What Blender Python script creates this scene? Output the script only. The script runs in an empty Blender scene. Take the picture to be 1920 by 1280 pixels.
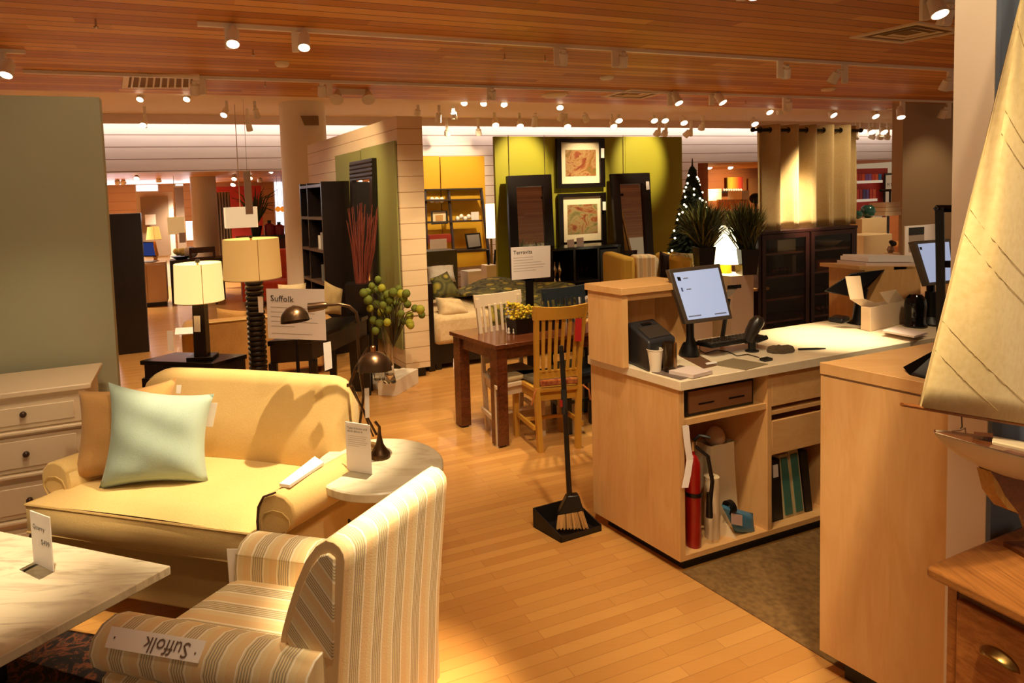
import bpy, math, random
from mathutils import Vector as V, Matrix
PI = math.pi
R = math.radians
rnd = random.Random(7)
sc = bpy.context.scene
col = sc.collection
# ---------------------------------------------------------------- camera (1920x1280, shifted wide lens)
FP, PIT, ROL, PPX, PPY, HC = 1163.0, R(3.56), R(2.05), 799.6, 443.5, 1.8
_cp, _sp, _cr, _sr = math.cos(PIT), math.sin(PIT), math.cos(ROL), math.sin(ROL)
CF = V((0, _cp, -_sp))
CR = V((_cr, -_sr * _sp, -_sr * _cp))
CD = V((-_sr, -_cr * _sp, -_cr * _cp))
CO = V((0, 0, HC))
UD = V((math.sin(R(69.4)), math.cos(R(69.4)), 0))      # along the floor boards, to the right and away
WD = V((-UD.y, UD.x, 0))                                # across the boards, away
def ray(px, py):
    return CF + CR * ((px - PPX) / FP) + CD * ((py - PPY) / FP)
def at(px, py, z=None, y=None, w=None, u=None, p=None, n=None):
    """point of the room seen at a photo pixel, on a plane given by height / depth / wall distance"""
    r = ray(px, py)
    if z is not None: t = (z - HC) / r.z
    elif y is not None: t = y / r.y
    elif w is not None: t = w / r.dot(WD)
    elif u is not None: t = u / r.dot(UD)
    else: t = (p - CO).dot(n) / r.dot(n)
    return CO + r * t
def hz(p, py):
    """height above point p at which photo row py is met"""
    lo, hi = -1.0, 8.0
    for _ in range(50):
        m = (lo + hi) / 2
        d = V((p[0], p[1], m)) - CO
        if PPY + FP * d.dot(CD) / d.dot(CF) > py: lo = m
        else: hi = m
    return lo
cam = bpy.data.objects.new('camera', bpy.data.cameras.new('camera'))
col.objects.link(cam)
cam.matrix_world = Matrix(((CR.x, -CD.x, -CF.x, 0), (CR.y, -CD.y, -CF.y, 0), (CR.z, -CD.z, -CF.z, HC), (0, 0, 0, 1)))
cam.data.sensor_width = 36
cam.data.lens = 36 * FP / 1920
cam.data.shift_x = (960 - PPX) / 1920
cam.data.shift_y = (PPY - 640) / 1920
cam.data.clip_start = 0.05
sc.camera = cam
sc.view_settings.view_transform = 'Standard'
sc.view_settings.look = 'None'
sc.view_settings.gamma = 1
sc.view_settings.use_curve_mapping = False
# ---------------------------------------------------------------- materials
def lin(c):
    if isinstance(c, str): c = [int(c[i:i + 2], 16) / 255 for i in (0, 2, 4)]
    return tuple(x / 12.92 if x <= .04045 else ((x + .055) / 1.055) ** 2.4 for x in c) + (1,)
_mats = {}
class N:
    """tiny node-graph helper"""
    def __init__(s, m):
        s.m = m; s.t = m.node_tree; s.b = s.t.nodes['Principled BSDF']
    def new(s, t, **k):
        n = s.t.nodes.new(t)
        for a, b in k.items(): setattr(n, a, b)
        return n
    def link(s, a, b): s.t.links.new(a, b)
    def setin(s, sock, v):
        if isinstance(v, bpy.types.NodeSocket): s.link(v, sock)
        else: sock.default_value = v
    def co(s, kind='Object', rot=(0, 0, 0), scale=(1, 1, 1), loc=(0, 0, 0)):
        tc = s.new('ShaderNodeTexCoord'); mp = s.new('ShaderNodeMapping')
        mp.inputs['Rotation'].default_value = rot; mp.inputs['Scale'].default_value = scale; mp.inputs['Location'].default_value = loc
        s.link(tc.outputs[kind], mp.inputs['Vector'])
        return mp.outputs['Vector']
    def xyz(s, v):
        n = s.new('ShaderNodeSeparateXYZ'); s.link(v, n.inputs[0]); return n.outputs
    def math(s, op, a, b=0.0, c=0.0):
        n = s.new('ShaderNodeMath', operation=op)
        for i, q in enumerate((a, b, c)): s.setin(n.inputs[i], q)
        return n.outputs[0]
    def noise(s, v, scale=5, detail=3, rough=.5, dist=0):
        n = s.new('ShaderNodeTexNoise'); s.link(v, n.inputs['Vector'])
        n.inputs['Scale'].default_value = scale; n.inputs['Detail'].default_value = detail
        n.inputs['Roughness'].default_value = rough; n.inputs['Distortion'].default_value = dist
        return n.outputs[0]
    def ramp(s, f, stops, const=False):
        n = s.new('ShaderNodeValToRGB'); cr = n.color_ramp
        if const: cr.interpolation = 'CONSTANT'
        while len(cr.elements) < len(stops): cr.elements.new(.5)
        for e, (p, c) in zip(cr.elements, stops):
            e.position = p; e.color = lin(c)
        s.link(f, n.inputs[0]); return n.outputs[0]
    def mix(s, f, a, b, mode='MIX'):
        n = s.new('ShaderNodeMix', data_type='RGBA', blend_type=mode)
        s.setin(n.inputs[0], f); s.setin(n.inputs[6], a); s.setin(n.inputs[7], b)
        return n.outputs[2]
    def bump(s, h, strength=.2, dist=.01):
        n = s.new('ShaderNodeBump'); n.inputs['Strength'].default_value = strength; n.inputs['Distance'].default_value = dist
        s.link(h, n.inputs['Height']); s.link(n.outputs[0], s.b.inputs['Normal'])
def mat(name, c='808080', rough=.5, metal=0.0, emit=0, ecol=None, alpha=1, trans=0, coat=0, spec=None):
    if name in _mats: return _mats[name]
    m = bpy.data.materials.new(name); m.use_nodes = True
    b = m.node_tree.nodes['Principled BSDF']
    b.inputs['Base Color'].default_value = lin(c); b.inputs['Roughness'].default_value = rough
    b.inputs['Metallic'].default_value = metal
    if emit:
        b.inputs['Emission Color'].default_value = lin(ecol or c); b.inputs['Emission Strength'].default_value = emit
    if trans:
        b.inputs['Transmission Weight'].default_value = trans; b.inputs['IOR'].default_value = 1.3
    if coat: b.inputs['Coat Weight'].default_value = coat
    if spec is not None: b.inputs['Specular IOR Level'].default_value = spec
    _mats[name] = m
    return m
def wood(name, c1, c2, axis=0, rough=.45, scale=1.0, coat=0, stretch=14):
    if name in _mats: return _mats[name]
    m = mat(name, c1, rough, coat=coat); n = N(m)
    s = [stretch, stretch, stretch]; s[axis] = 1.0
    v = n.co(scale=[q * scale for q in s])
    a = n.noise(v, 2.2, 5, .62, 1.2)
    v2 = n.co(scale=[(1 + .6 * (i != axis)) * scale for i in range(3)])
    b = n.noise(v2, 2.5, 2)
    f = n.math('ADD', n.math('MULTIPLY', a, .7), n.math('MULTIPLY', b, .3))
    n.link(n.ramp(f, [(.32, c2), (.62, c1)]), n.b.inputs['Base Color'])
    return m
def fabric(name, c1, c2=None, scale=160, rough=.9, bump=.25):
    if name in _mats: return _mats[name]
    m = mat(name, c1, rough, spec=.2); n = N(m)
    v = n.co(); a = n.noise(v, scale, 2); b = n.noise(v, 6, 3)
    c2 = c2 or c1
    f = n.math('ADD', n.math('MULTIPLY', a, .6), n.math('MULTIPLY', b, .4))
    n.link(n.ramp(f, [(.35, c2), (.6, c1)]), n.b.inputs['Base Color'])
    n.bump(a, bump, .002)
    n.b.inputs['Sheen Weight'].default_value = .15
    return m
def lined(name, c, lc, step, axis=2, width=.05, rough=.6, off=0.0, bumpy=True):
    """boards along one axis with a dark joint every step metres"""
    if name in _mats: return _mats[name]
    m = mat(name, c, rough); n = N(m)
    x = n.xyz(n.co())[axis]
    fr = n.math('FRACT', n.math('DIVIDE', n.math('ADD', x, off + 100 * step), step))
    g = n.math('LESS_THAN', fr, width)
    nz = n.noise(n.co(scale=(.6, .6, 6)), 3, 3)
    base = n.mix(n.math('MULTIPLY', nz, .25), lin(c), lin(lc))
    n.link(n.mix(g, base, lin(lc)), n.b.inputs['Base Color'])
    return m
# ---------------------------------------------------------------- mesh builder
class MB:
    def __init__(s, tf=None):
        s.v = []; s.f = []; s.tf = tf
    def add(s, vs, fs):
        o = len(s.v)
        for p in vs:
            p = V(p)
            s.v.append(s.tf(p) if s.tf else p)
        s.f += [tuple(i + o for i in f) for f in fs]
        return s
    def hexa(s, p):
        return s.add(p, [(3, 2, 1, 0), (4, 5, 6, 7), (0, 1, 5, 4), (1, 2, 6, 5), (2, 3, 7, 6), (3, 0, 4, 7)])
    def box(s, x0, x1, y0, y1, z0, z1):
        return s.hexa([(x0, y0, z0), (x1, y0, z0), (x1, y1, z0), (x0, y1, z0), (x0, y0, z1), (x1, y0, z1), (x1, y1, z1), (x0, y1, z1)])
    def poly(s, pts, z0, z1):
        n = len(pts)
        return s.add([(p[0], p[1], z0) for p in pts] + [(p[0], p[1], z1) for p in pts],
                     [tuple(range(n - 1, -1, -1)), tuple(range(n, 2 * n))] + [(i, (i + 1) % n, n + (i + 1) % n, n + i) for i in range(n)])
    def extr(s, pts, d):
        """polygon of 3D points pushed along vector d"""
        n = len(pts); d = V(d)
        return s.add([V(p) for p in pts] + [V(p) + d for p in pts],
                     [tuple(range(n - 1, -1, -1)), tuple(range(n, 2 * n))] + [(i, (i + 1) % n, n + (i + 1) % n, n + i) for i in range(n)])
    def plate(s, p0, p1, p2, p3, t):
        a, b, c, d = (V(q) for q in (p0, p1, p2, p3))
        nn = (b - a).cross(d - a).normalized() * t
        return s.hexa([a - nn, b - nn, c - nn, d - nn, a, b, c, d])
    def tube(s, pts, r, n=8, caps=True):
        pts = [V(p) for p in pts]
        rs = r if isinstance(r, (list, tuple)) else [r] * len(pts)
        vs = []; fs = []; up = None
        for i, p in enumerate(pts):
            d = (pts[min(i + 1, len(pts) - 1)] - pts[max(i - 1, 0)]).normalized()
            if up is None: up = V((0, 0, 1)) if abs(d.z) < .9 else V((1, 0, 0))
            a = d.cross(up).normalized(); b = a.cross(d).normalized(); up = b
            for k in range(n):
                t = 2 * PI * k / n
                vs.append(p + (a * math.cos(t) + b * math.sin(t)) * rs[i])
        for i in range(len(pts) - 1):
            for k in range(n):
                fs.append((i * n + k, i * n + (k + 1) % n, (i + 1) * n + (k + 1) % n, (i + 1) * n + k))
        if caps:
            fs.append(tuple(range(n - 1, -1, -1))); fs.append(tuple(range((len(pts) - 1) * n, len(pts) * n)))
        return s.add(vs, fs)
    def lathe(s, prof, c=(0, 0, 0), n=24, sy=1.0, caps=True):
        vs = []; fs = []; c = V(c)
        for r, z in prof:
            for k in range(n):
                t = 2 * PI * k / n
                vs.append(c + V((r * math.cos(t), r * sy * math.sin(t), z)))
        for i in range(len(prof) - 1):
            for k in range(n):
                fs.append((i * n + k, i * n + (k + 1) % n, (i + 1) * n + (k + 1) % n, (i + 1) * n + k))
        if caps:
            if prof[0][0] > 1e-5: fs.append(tuple(range(n - 1, -1, -1)))
            if prof[-1][0] > 1e-5: fs.append(tuple(range((len(prof) - 1) * n, len(prof) * n)))
        return s.add(vs, fs)
    def ball(s, c, r, n=12, m=8):
        if not isinstance(r, (tuple, list)): r = (r, r, r)
        c = V(c); vs = []; fs = []
        for i in range(m + 1):
            a = PI * i / m
            for k in range(n):
                t = 2 * PI * k / n
                vs.append(c + V((r[0] * math.sin(a) * math.cos(t), r[1] * math.sin(a) * math.sin(t), -r[2] * math.cos(a))))
        for i in range(m):
            for k in range(n):
                fs.append((i * n + k, i * n + (k + 1) % n, (i + 1) * n + (k + 1) % n, (i + 1) * n + k))
        return s.add(vs, fs)
    def grid(s, fn, nu, nv, loop=False):
        vs = [fn(i / nu, j / nv) for j in range(nv + 1) for i in range(nu + (0 if loop else 1))]
        w = nu if loop else nu + 1
        fs = [(j * w + i, j * w + (i + 1) % w, (j + 1) * w + (i + 1) % w, (j + 1) * w + i) for j in range(nv) for i in range(nu)]
        return s.add(vs, fs)
    def build(s, name, m, parent=None, bev=0, smooth=True, ang=40, sub=0, solid=0):
        me = bpy.data.meshes.new(name)
        me.from_pydata([tuple(p) for p in s.v], [], s.f)
        me.update()
        import bmesh
        bm = bmesh.new(); bm.from_mesh(me)
        bmesh.ops.remove_doubles(bm, verts=bm.verts, dist=1e-5)
        bmesh.ops.recalc_face_normals(bm, faces=bm.faces)
        bm.to_mesh(me); bm.free()
        o = bpy.data.objects.new(name, me); col.objects.link(o)
        if m: me.materials.append(m)
        if parent: o.parent = parent
        if smooth:
            me.shade_smooth()
            if not sub: me.set_sharp_from_angle(angle=R(ang))
        if solid:
            q = o.modifiers.new('s', 'SOLIDIFY'); q.thickness = solid; q.offset = 0
        if bev:
            q = o.modifiers.new('b', 'BEVEL'); q.width = bev; q.segments = 2; q.limit_method = 'ANGLE'; q.angle_limit = R(35)
        if sub:
            q = o.modifiers.new('u', 'SUBSURF'); q.levels = sub; q.render_levels = sub
        return o
def Bx(*a): return MB().box(*a)
def tag(o, label, cat, group=None):
    o['label'] = label; o['category'] = cat
    if group: o['group'] = group
    return o
def struct(o):
    o['kind'] = 'structure'; return o
def thing(name, label, cat, loc=(0, 0, 0), rz=0, group=None):
    o = bpy.data.objects.new(name, None); col.objects.link(o)
    o.empty_display_size = .1
    o.location = loc; o.rotation_euler = (0, 0, rz)
    return tag(o, label, cat, group)
def kids(o): return [c for c in bpy.data.objects if c.parent == o]
def dup(o, loc, rz=None, label=None, group=None, parent=None):
    c = o.copy(); col.objects.link(c)
    if parent: c.parent = parent
    else:
        c.location = loc
        if rz is not None: c.rotation_euler = (0, 0, rz)
    if label: c['label'] = label
    if group: c['group'] = group
    for k in kids(o): dup(k, None, parent=c)
    return c
def rel(o, rz=0):
    """world -> local of a root at o turned by rz"""
    o = V(o); q = Matrix.Rotation(-rz, 3, 'Z')
    return lambda p: q @ (V(p) - o)
def text(name, s, size, org, xd, yd, m, parent, off=.0015, align='LEFT', bold=0):
    """flat lettering, org = lower left of the first line, xd / yd unit directions, in parent coordinates"""
    cu = bpy.data.curves.new('t', 'FONT'); cu.body = s; cu.size = size; cu.align_x = align; cu.offset = bold
    cu.resolution_u = 2
    t = bpy.data.objects.new('t', cu); col.objects.link(t)
    dg = bpy.context.evaluated_depsgraph_get()
    me = bpy.data.meshes.new_from_object(t.evaluated_get(dg))
    bpy.data.objects.remove(t)
    xd = V(xd).normalized(); yd = V(yd).normalized(); nn = xd.cross(yd)
    mm = Matrix((xd, yd, nn)).transposed().to_4x4(); mm.translation = V(org) + nn * off
    me.transform(mm); me.materials.clear(); me.materials.append(m)
    o = bpy.data.objects.new(name, me); col.objects.link(o); o.parent = parent
    return o
def spot(loc, tgt, power, angle=50, blend=.6, colr=(1, .78, .5), size=.04, parent=None, name='key_spot'):
    l = bpy.data.lights.new(name, 'SPOT'); l.energy = power; l.spot_size = R(angle); l.spot_blend = blend
    l.color = colr; l.shadow_soft_size = size
    o = bpy.data.objects.new(name, l); col.objects.link(o)
    o.location = loc; o.rotation_euler = (V(tgt) - V(loc)).to_track_quat('-Z', 'Y').to_euler()
    return o
def point(loc, power, colr=(1, .75, .45), size=.05):
    l = bpy.data.lights.new('bulb', 'POINT'); l.energy = power; l.color = colr; l.shadow_soft_size = size
    o = bpy.data.objects.new('bulb', l); col.objects.link(o); o.location = loc; return o
def area(loc, tgt, power, sx, sy, colr=(1, .8, .55)):
    l = bpy.data.lights.new('area_light', 'AREA'); l.energy = power; l.shape = 'RECTANGLE'; l.size = sx; l.size_y = sy; l.color = colr
    o = bpy.data.objects.new('area_light', l); col.objects.link(o); o.location = loc
    o.rotation_euler = (V(tgt) - V(loc)).to_track_quat('-Z', 'Y').to_euler(); return o
def uw(u, w, z=0): return UD * u + WD * w + V((0, 0, z))
URZ = math.atan2(UD.y, UD.x)
# ================================================================ materials
WHITE = mat('white_paint', 'efe6da', .55)
CREAMP = mat('cream_paint', 'e9d9bf', .6)
BLACK = mat('black_plastic', '0c0b0b', .4)
BLKWOOD = wood('espresso_wood', '1c100b', '0d0706', 2, .35, 1.5)
MAPLE = wood('maple_veneer', 'e3b679', 'd6a264', 0, .42, 1.2, stretch=7)
MAPLEV = wood('maple_veneer_upright', 'e3b679', 'd5a163', 2, .42, 1.2, stretch=7)
PAPER = mat('white_card', 'f3ece6', .6)
INK = mat('dark_ink', '2a2624', .7)
INKG = mat('grey_ink', 'b3aaa2', .7)
METALW = mat('white_metal', 'eee4d4', .35)
IRON = mat('dark_iron', '1a1613', .45, .6)
LENS = mat('lit_lens', 'fff3dc', .3, emit=9, ecol='ffe7c0')
CHROME = mat('chrome', 'cfc9c0', .2, 1)
BRASS = mat('aged_brass', '9a7c45', .3, 1)
def glassmat(name='clear_glass', c='f6f4ee', rough=.03, ior=1.45):
    if name in _mats: return _mats[name]
    m = mat(name, c, rough, trans=1); m.node_tree.nodes['Principled BSDF'].inputs['IOR'].default_value = ior
    return m
GLASS = glassmat()
MIRROR = mat('mirror_silver', 'd8d2c8', .02, 1)
def floor_mat():
    m = mat('maple_floor', 'c98a4a', .3, coat=.25); n = N(m)
    v = n.co(rot=(0, 0, -URZ))
    br = n.new('ShaderNodeTexBrick'); n.link(v, br.inputs['Vector'])
    br.offset = .37; br.inputs['Scale'].default_value = 1; br.inputs['Brick Width'].default_value = .62
    br.inputs['Row Height'].default_value = .054; br.inputs['Mortar Size'].default_value = .0009; br.inputs['Bias'].default_value = -.15
    br.inputs['Color1'].default_value = lin('dba75e'); br.inputs['Color2'].default_value = lin('c8904c'); br.inputs['Mortar'].default_value = lin('a87440')
    g = n.noise(n.co(rot=(0, 0, -URZ), scale=(1.5, 26, 1)), 3, 4, .6, .6)
    n.link(n.mix(n.math('MULTIPLY', g, .5), br.outputs['Color'], lin('c08a4c'), 'MULTIPLY'), n.b.inputs['Base Color'])
    n.link(n.mix(.35, br.outputs['Color'], n.mix(n.math('MULTIPLY', g, .7), br.outputs['Color'], lin('e0b070'), 'MULTIPLY')), n.b.inputs['Base Color'])
    return m
def ceil_mat():
    m = mat('cedar_slats', 'a5602c', .5); n = N(m)
    o = n.xyz(n.co(rot=(0, 0, -URZ)))
    x, y = o[0], o[1]
    row = n.math('FLOOR', n.math('DIVIDE', y, .15)); fr = n.math('FRACT', n.math('DIVIDE', n.math('ADD', y, 150.0), .15))
    wn = n.new('ShaderNodeTexWhiteNoise', noise_dimensions='1D'); n.link(row, wn.inputs['W'])
    seg = n.math('FLOOR', n.math('DIVIDE', n.math('ADD', x, n.math('MULTIPLY', wn.outputs[0], 5)), 3.6))
    wn2 = n.new('ShaderNodeTexWhiteNoise', noise_dimensions='1D'); n.link(n.math('ADD', n.math('MULTIPLY', row, 13.7), seg), wn2.inputs['W'])
    g = n.noise(n.co(rot=(0, 0, -URZ), scale=(.7, 30, 1)), 3, 4)
    f = n.math('ADD', n.math('MULTIPLY', wn2.outputs[0], .85), n.math('MULTIPLY', g, .15))
    c = n.ramp(f, [(.1, 'b8701c'), (.5, 'cf8a34'), (.9, 'e4a650')])
    n.link(n.mix(n.math('LESS_THAN', fr, .09), c, lin('6a3a12')), n.b.inputs['Base Color'])
    return m
# ================================================================ setting
ZC = 3.3
WE = 8.98
fl = MB().poly([uw(-9, -3), uw(20, -3), uw(20, 26), uw(-9, 26)], -.1, 0)
struct(fl.build('floor', floor_mat(), smooth=False))
struct(MB().poly([uw(-7, -2.5), uw(18, -2.5), uw(18, WE), uw(-7, WE)], ZC, ZC + .12).build('ceiling', ceil_mat(), smooth=False))
WB = 11.3
sof = mat('cream_soffit', 'f3dcb4', .7)
struct(MB().poly([uw(-7, WE), uw(20, WE), uw(20, 11.0), uw(-7, 11.0)], ZC + .0, ZC + .12).build('ceiling_soffit', sof, smooth=False))
def zat(px, py, w): return at(px, py, w=w).z
zf = zat(900, 239, 11.0)
fas = lined('pink_fascia', 'f0dcd0', 'c8a894', .3, 2, .03)
struct(MB().poly([uw(-7, 10.95), uw(20, 10.95), uw(20, 11.0), uw(-7, 11.0)], zf + .02, ZC).build('trim_1', fas, smooth=False))
SHIP = lined('white_shiplap', 'e6dcd6', '8a6a5c', .2, 2, .07, .6)
zb1 = zat(300, 306, WB)
def wallseg(name, u0, u1, z0, z1, w=WB, t=.12, m=SHIP):
    return struct(MB().poly([uw(u0, w), uw(u1, w), uw(u1, w + t), uw(u0, w + t)], z0, z1).build(name, m, smooth=False))
uL = at(600, 300, w=WB).dot(UD); uR = at(1309, 350, w=WB).dot(UD)
zb2 = zat(1380, 304, WB)
wallseg('wall_back', -7, 20, min(zb1, zb2), ZC + .1)
wallseg('wall_back_middle', uL, uR, 0, min(zb1, zb2))
u2 = at(1600, 350, w=WB).dot(UD)
ZB = min(zb1, zb2)
# sage partition on the left, right behind the white dresser
pT = at(192, 679, z=.9); wT = pT.dot(WD) + .08; uT = at(203, 430, w=wT).dot(UD)
zT = at(100, 180, w=wT).z
TEAL = mat('sage_wall', 'aaad92', .75)
struct(MB().poly([uw(-5, wT), uw(uT, wT), uw(uT, wT + .1), uw(-5, wT + .1)], 0, zT).build('wall_left', TEAL, bev=.004))
# right: white flank of a wall and its blue front beside it
wBl = at(1800, 1033, z=.8).dot(WD) + .03
uBl = at(1862, 750, w=wBl).dot(UD)
wFar = wBl + .1
for _i in range(60):
    if at(1779, 700, u=uBl).dot(WD) < wFar: break
    wFar += .05
wFar = at(1779, 700, u=uBl).dot(WD)
struct(MB().poly([uw(uBl, wBl + .01), uw(uBl + .12, wBl + .01), uw(uBl + .12, wFar), uw(uBl, wFar)], 0, ZC).build('trim_2', mat('pilaster_paint', 'ecdcc8', .6), smooth=False))
struct(MB().poly([uw(uBl, wBl), uw(uBl + 3, wBl), uw(uBl + 3, wBl + .012), uw(uBl, wBl + .012)], 0, ZC).build('wall_right', mat('slate_blue_wall', '5d6b80', .7), smooth=False))
# brown partition far right
pb = at(1691, 430, w=8.0); ub = pb.dot(UD)
struct(MB().poly([uw(ub, 8.0), uw(ub + 4, 8.0), uw(ub + 4, 8.2), uw(ub, 8.2)], 0, ZC).build('wall_partition', mat('tan_wall', 'b3966f', .7), smooth=False))
# shiplap display wall: end face towards us, green boards along its left flank
eR = at(808, 705, z=0); eL = V((eR.x, eR.y, 0)) - UD * .26
GD = (at(617, 265, z=2.6) - V((0, 0, 2.6)) - (at(757, 220, z=2.6) - V((0, 0, 2.6)))).normalized()
glen = 2.6
Hs = hz(eR, 218)
dw = [eL, eR, eR + GD * 3.2, eL + GD * 3.2]
SHIP2 = lined('cream_shiplap', 'ecd2a8', 'a57c50', .155, 2, .045, .6)
struct(MB().poly(dw, .1, Hs).build('wall_display', SHIP2, smooth=False))
struct(MB().poly([p + GD * .05 + (UD * .02 if i in (0, 3) else UD * -.03) for i, p in enumerate(dw)], 0, .1).build('baseboard_display', BLACK, smooth=False))
# round column
wc = 9.6
pc = at(571, 300, w=wc); rc = (at(614, 300, y=pc.y) - at(529, 300, y=pc.y)).length / 2
struct(MB().lathe([(rc, 0), (rc, ZC)], (pc.x, pc.y, 0), 40).build('column_round', mat('column_paint', 'efe2cc', .6)))
# ================================================================ near left: loveseat, striped chair, tables
def skew(O, e1, e2):
    O = V(O); e1 = V(e1); e2 = V(e2)
    return lambda p: O + e1 * p.x + e2 * p.y + V((0, 0, p.z))
def local(tf, o):
    o = V(o)
    return (lambda p: tf(p) - o) if tf else (lambda p: p - o)
def arc(cx, cy, r, a0, a1, n):
    return [(cx + r * math.cos(R(a0 + (a1 - a0) * i / n)), cy + r * math.sin(R(a0 + (a1 - a0) * i / n))) for i in range(n + 1)]
def pillow_mb(c, t, nu=14, pinch=.07, org=(0, 0, 0)):
    """soft cushion through four corner points TL TR BR BL"""
    a, b, d, e = [V(q) - V(org) for q in c]
    nn = (b - a).cross(e - a).normalized()
    mb = MB()
    for sgn in (1, -1):
        def fn(u, v):
            s, q = u * 2 - 1, v * 2 - 1
            s2 = s * (1 - pinch * (1 - q * q)); q2 = q * (1 - pinch * (1 - s * s))
            uu, vv = (s2 + 1) / 2, (q2 + 1) / 2
            p = (a * (1 - uu) + b * uu) * (1 - vv) + (e * (1 - uu) + d * uu) * vv
            h = max(0, (1 - s ** 4) * (1 - q ** 4)) ** .55
            w = .06 * math.sin(9 * s + 4 * q) * (1 - abs(s)) + .05 * math.sin(7 * q - 3 * s)
            return p + nn * sgn * t * h * (1 + w)
        mb.grid(fn, nu, nu)
    return mb
def marble(name, c1, c2, rot=(0, 0, 0), sc_=(1, 5, 1)):
    if name in _mats: return _mats[name]
    m = mat(name, c1, .22); n = N(m)
    a = n.noise(n.co(rot=rot, scale=sc_), 2.2, 6, .6, 1.4)
    n.link(n.ramp(a, [(.3, c2), (.5, c1), (.62, c1), (.75, c2)]), n.b.inputs['Base Color'])
    return m
def card_lines(parent, p0, xd, yd, w, rows, h=.0022, gap=.006, short=.6):
    """greyed body copy too small to read"""
    xd = V(xd).normalized(); yd = V(yd).normalized(); nn = xd.cross(yd)
    mb = MB()
    for i in range(rows):
        ww = w * (short if i == rows - 1 else 1 - .06 * (i % 3))
        q = V(p0) - yd * gap * i + nn * .0012
        mb.add([q, q + xd * ww, q + xd * ww + yd * h, q + yd * h], [(0, 1, 2, 3)])
    return mb.build('body_text', INKG, parent, smooth=False)
# ---- rug
RUG = mat('floral_rug', '2a1712', .95); _n = N(RUG)
_a = _n.noise(_n.co(), 9, 4, .6, 2.5)
_n.link(_n.ramp(_a, [(.38, '120b0a'), (.5, '22130d'), (.57, '6e3a1e'), (.61, '2e170f'), (.72, '4e3e2e')]), _n.b.inputs['Base Color'])
tag(MB().poly([(-2.6, 1.2), (-.55, .9), (-.2, 2.2), (-2.4, 2.75)], .0, .012).build('area_rug', RUG, smooth=False),
    'dark floral rug with rust and olive blooms under the marble coffee table', 'rug')
# ---- coffee table
zc_ = .46
cR = at(320, 1060, z=zc_); cN = at(5, 1228, z=zc_); cB = at(0, 995, z=zc_)
e_l = (cB - cR); e_n = (cN - cR) * 1.0
ct = thing('coffee_table', 'low coffee table with square veined cream marble top on thin dark legs', 'table', (cR.x - .6, cR.y, 0))
cf = lambda s, t: cR + e_l * s + e_n * t - V((cR.x - .6, cR.y, zc_))
MB().poly([cf(0, 0), cf(1.15, 0), cf(1.15, 1.06), cf(0, 1.06)], zc_ - .035, zc_).build('table_top', marble('cream_marble', 'e9dfc4', 'bfae94', (0, 0, .9), (1, 6, 1)), ct, bev=.004)
q = cf(.62, .52)
Bx(q.x - .05, q.x + .05, q.y - .05, q.y + .05, .03, zc_ - .035).build('pedestal', IRON, ct, bev=.004)
for s, t in ((.3, .25), (.95, .25), (.95, .8), (.3, .8)):
    MB().tube([q + V((0, 0, .035)), cf(s, t) + V((0, 0, .025))], .014, 6).build('foot', IRON, ct)
fr = [cf(.3, .25), cf(.95, .25), cf(.95, .8), cf(.3, .8)]
MB().tube([p + V((0, 0, zc_ - .05)) for p in fr + fr[:1]], .012, 6).build('apron_rail', IRON, ct)
def acrylic_card(px, z, label, thick=.004, name='price_card', lean=0):
    """upright card in a clear acrylic L holder; px = TL TR BR BL photo corners"""
    bl = at(*px[3], z=z); br = at(*px[2], z=z)
    tl = V((bl.x, bl.y, hz(bl, px[0][1]))); tr = V((br.x, br.y, hz(br, px[1][1])))
    t = thing(name, label, 'price card', bl)
    xd = (br - bl).normalized(); nn = xd.cross(V((0, 0, 1)))
    L_ = lambda p: p - bl
    MB().plate(L_(bl), L_(br), L_(tr), L_(tl), thick).build('card', PAPER, t, smooth=False)
    MB().plate(L_(bl - nn * .006), L_(br - nn * .006), L_(br + nn * .05), L_(bl + nn * .05), .003).build('acrylic_foot', glassmat('acrylic', 'f2efe8', .05), t, smooth=False)
    return t, xd, tl - bl, (tr - tl).length, tl.z - bl.z
t, xd, tl, w_, h_ = acrylic_card([(53, 957), (92, 970), (100, 1073), (63, 1055)], zc_, 'white price card standing on the square marble coffee table')
text('name_text', 'Quarry', h_ * .13, tl + xd * w_ * .12 - V((0, 0, h_ * .30)), xd, (0, 0, 1), INK, t)
text('price_text', '$499', h_ * .14, tl + xd * w_ * .5 - V((0, 0, h_ * .55)), xd, (0, 0, 1), INK, t)
# ---- loveseat
SOFA = fabric('tan_linen', 'd8ba7c', 'd2b272')
SOFAD = fabric('tan_linen_dark', 'c9aa6c', 'c2a264')
FLs = at(48, 945, z=.5); FRs = at(468, 1000, z=.5)
e1s = (FRs - FLs); ws = e1s.length; e1s.normalize(); e2s = V((.57, .82, 0))
Os = V((FLs.x, FLs.y, 0))
sf = thing('loveseat', 'tan linen loveseat with rolled arms and one long seat cushion beside the round marble table', 'sofa', Os)
tS = local(skew(Os, e1s, e2s), Os)
def sm(): return MB(tS)
def rail(a, b, z, r=.008): return [(a0, b0, z) for a0, b0 in zip(a, b)]
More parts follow.
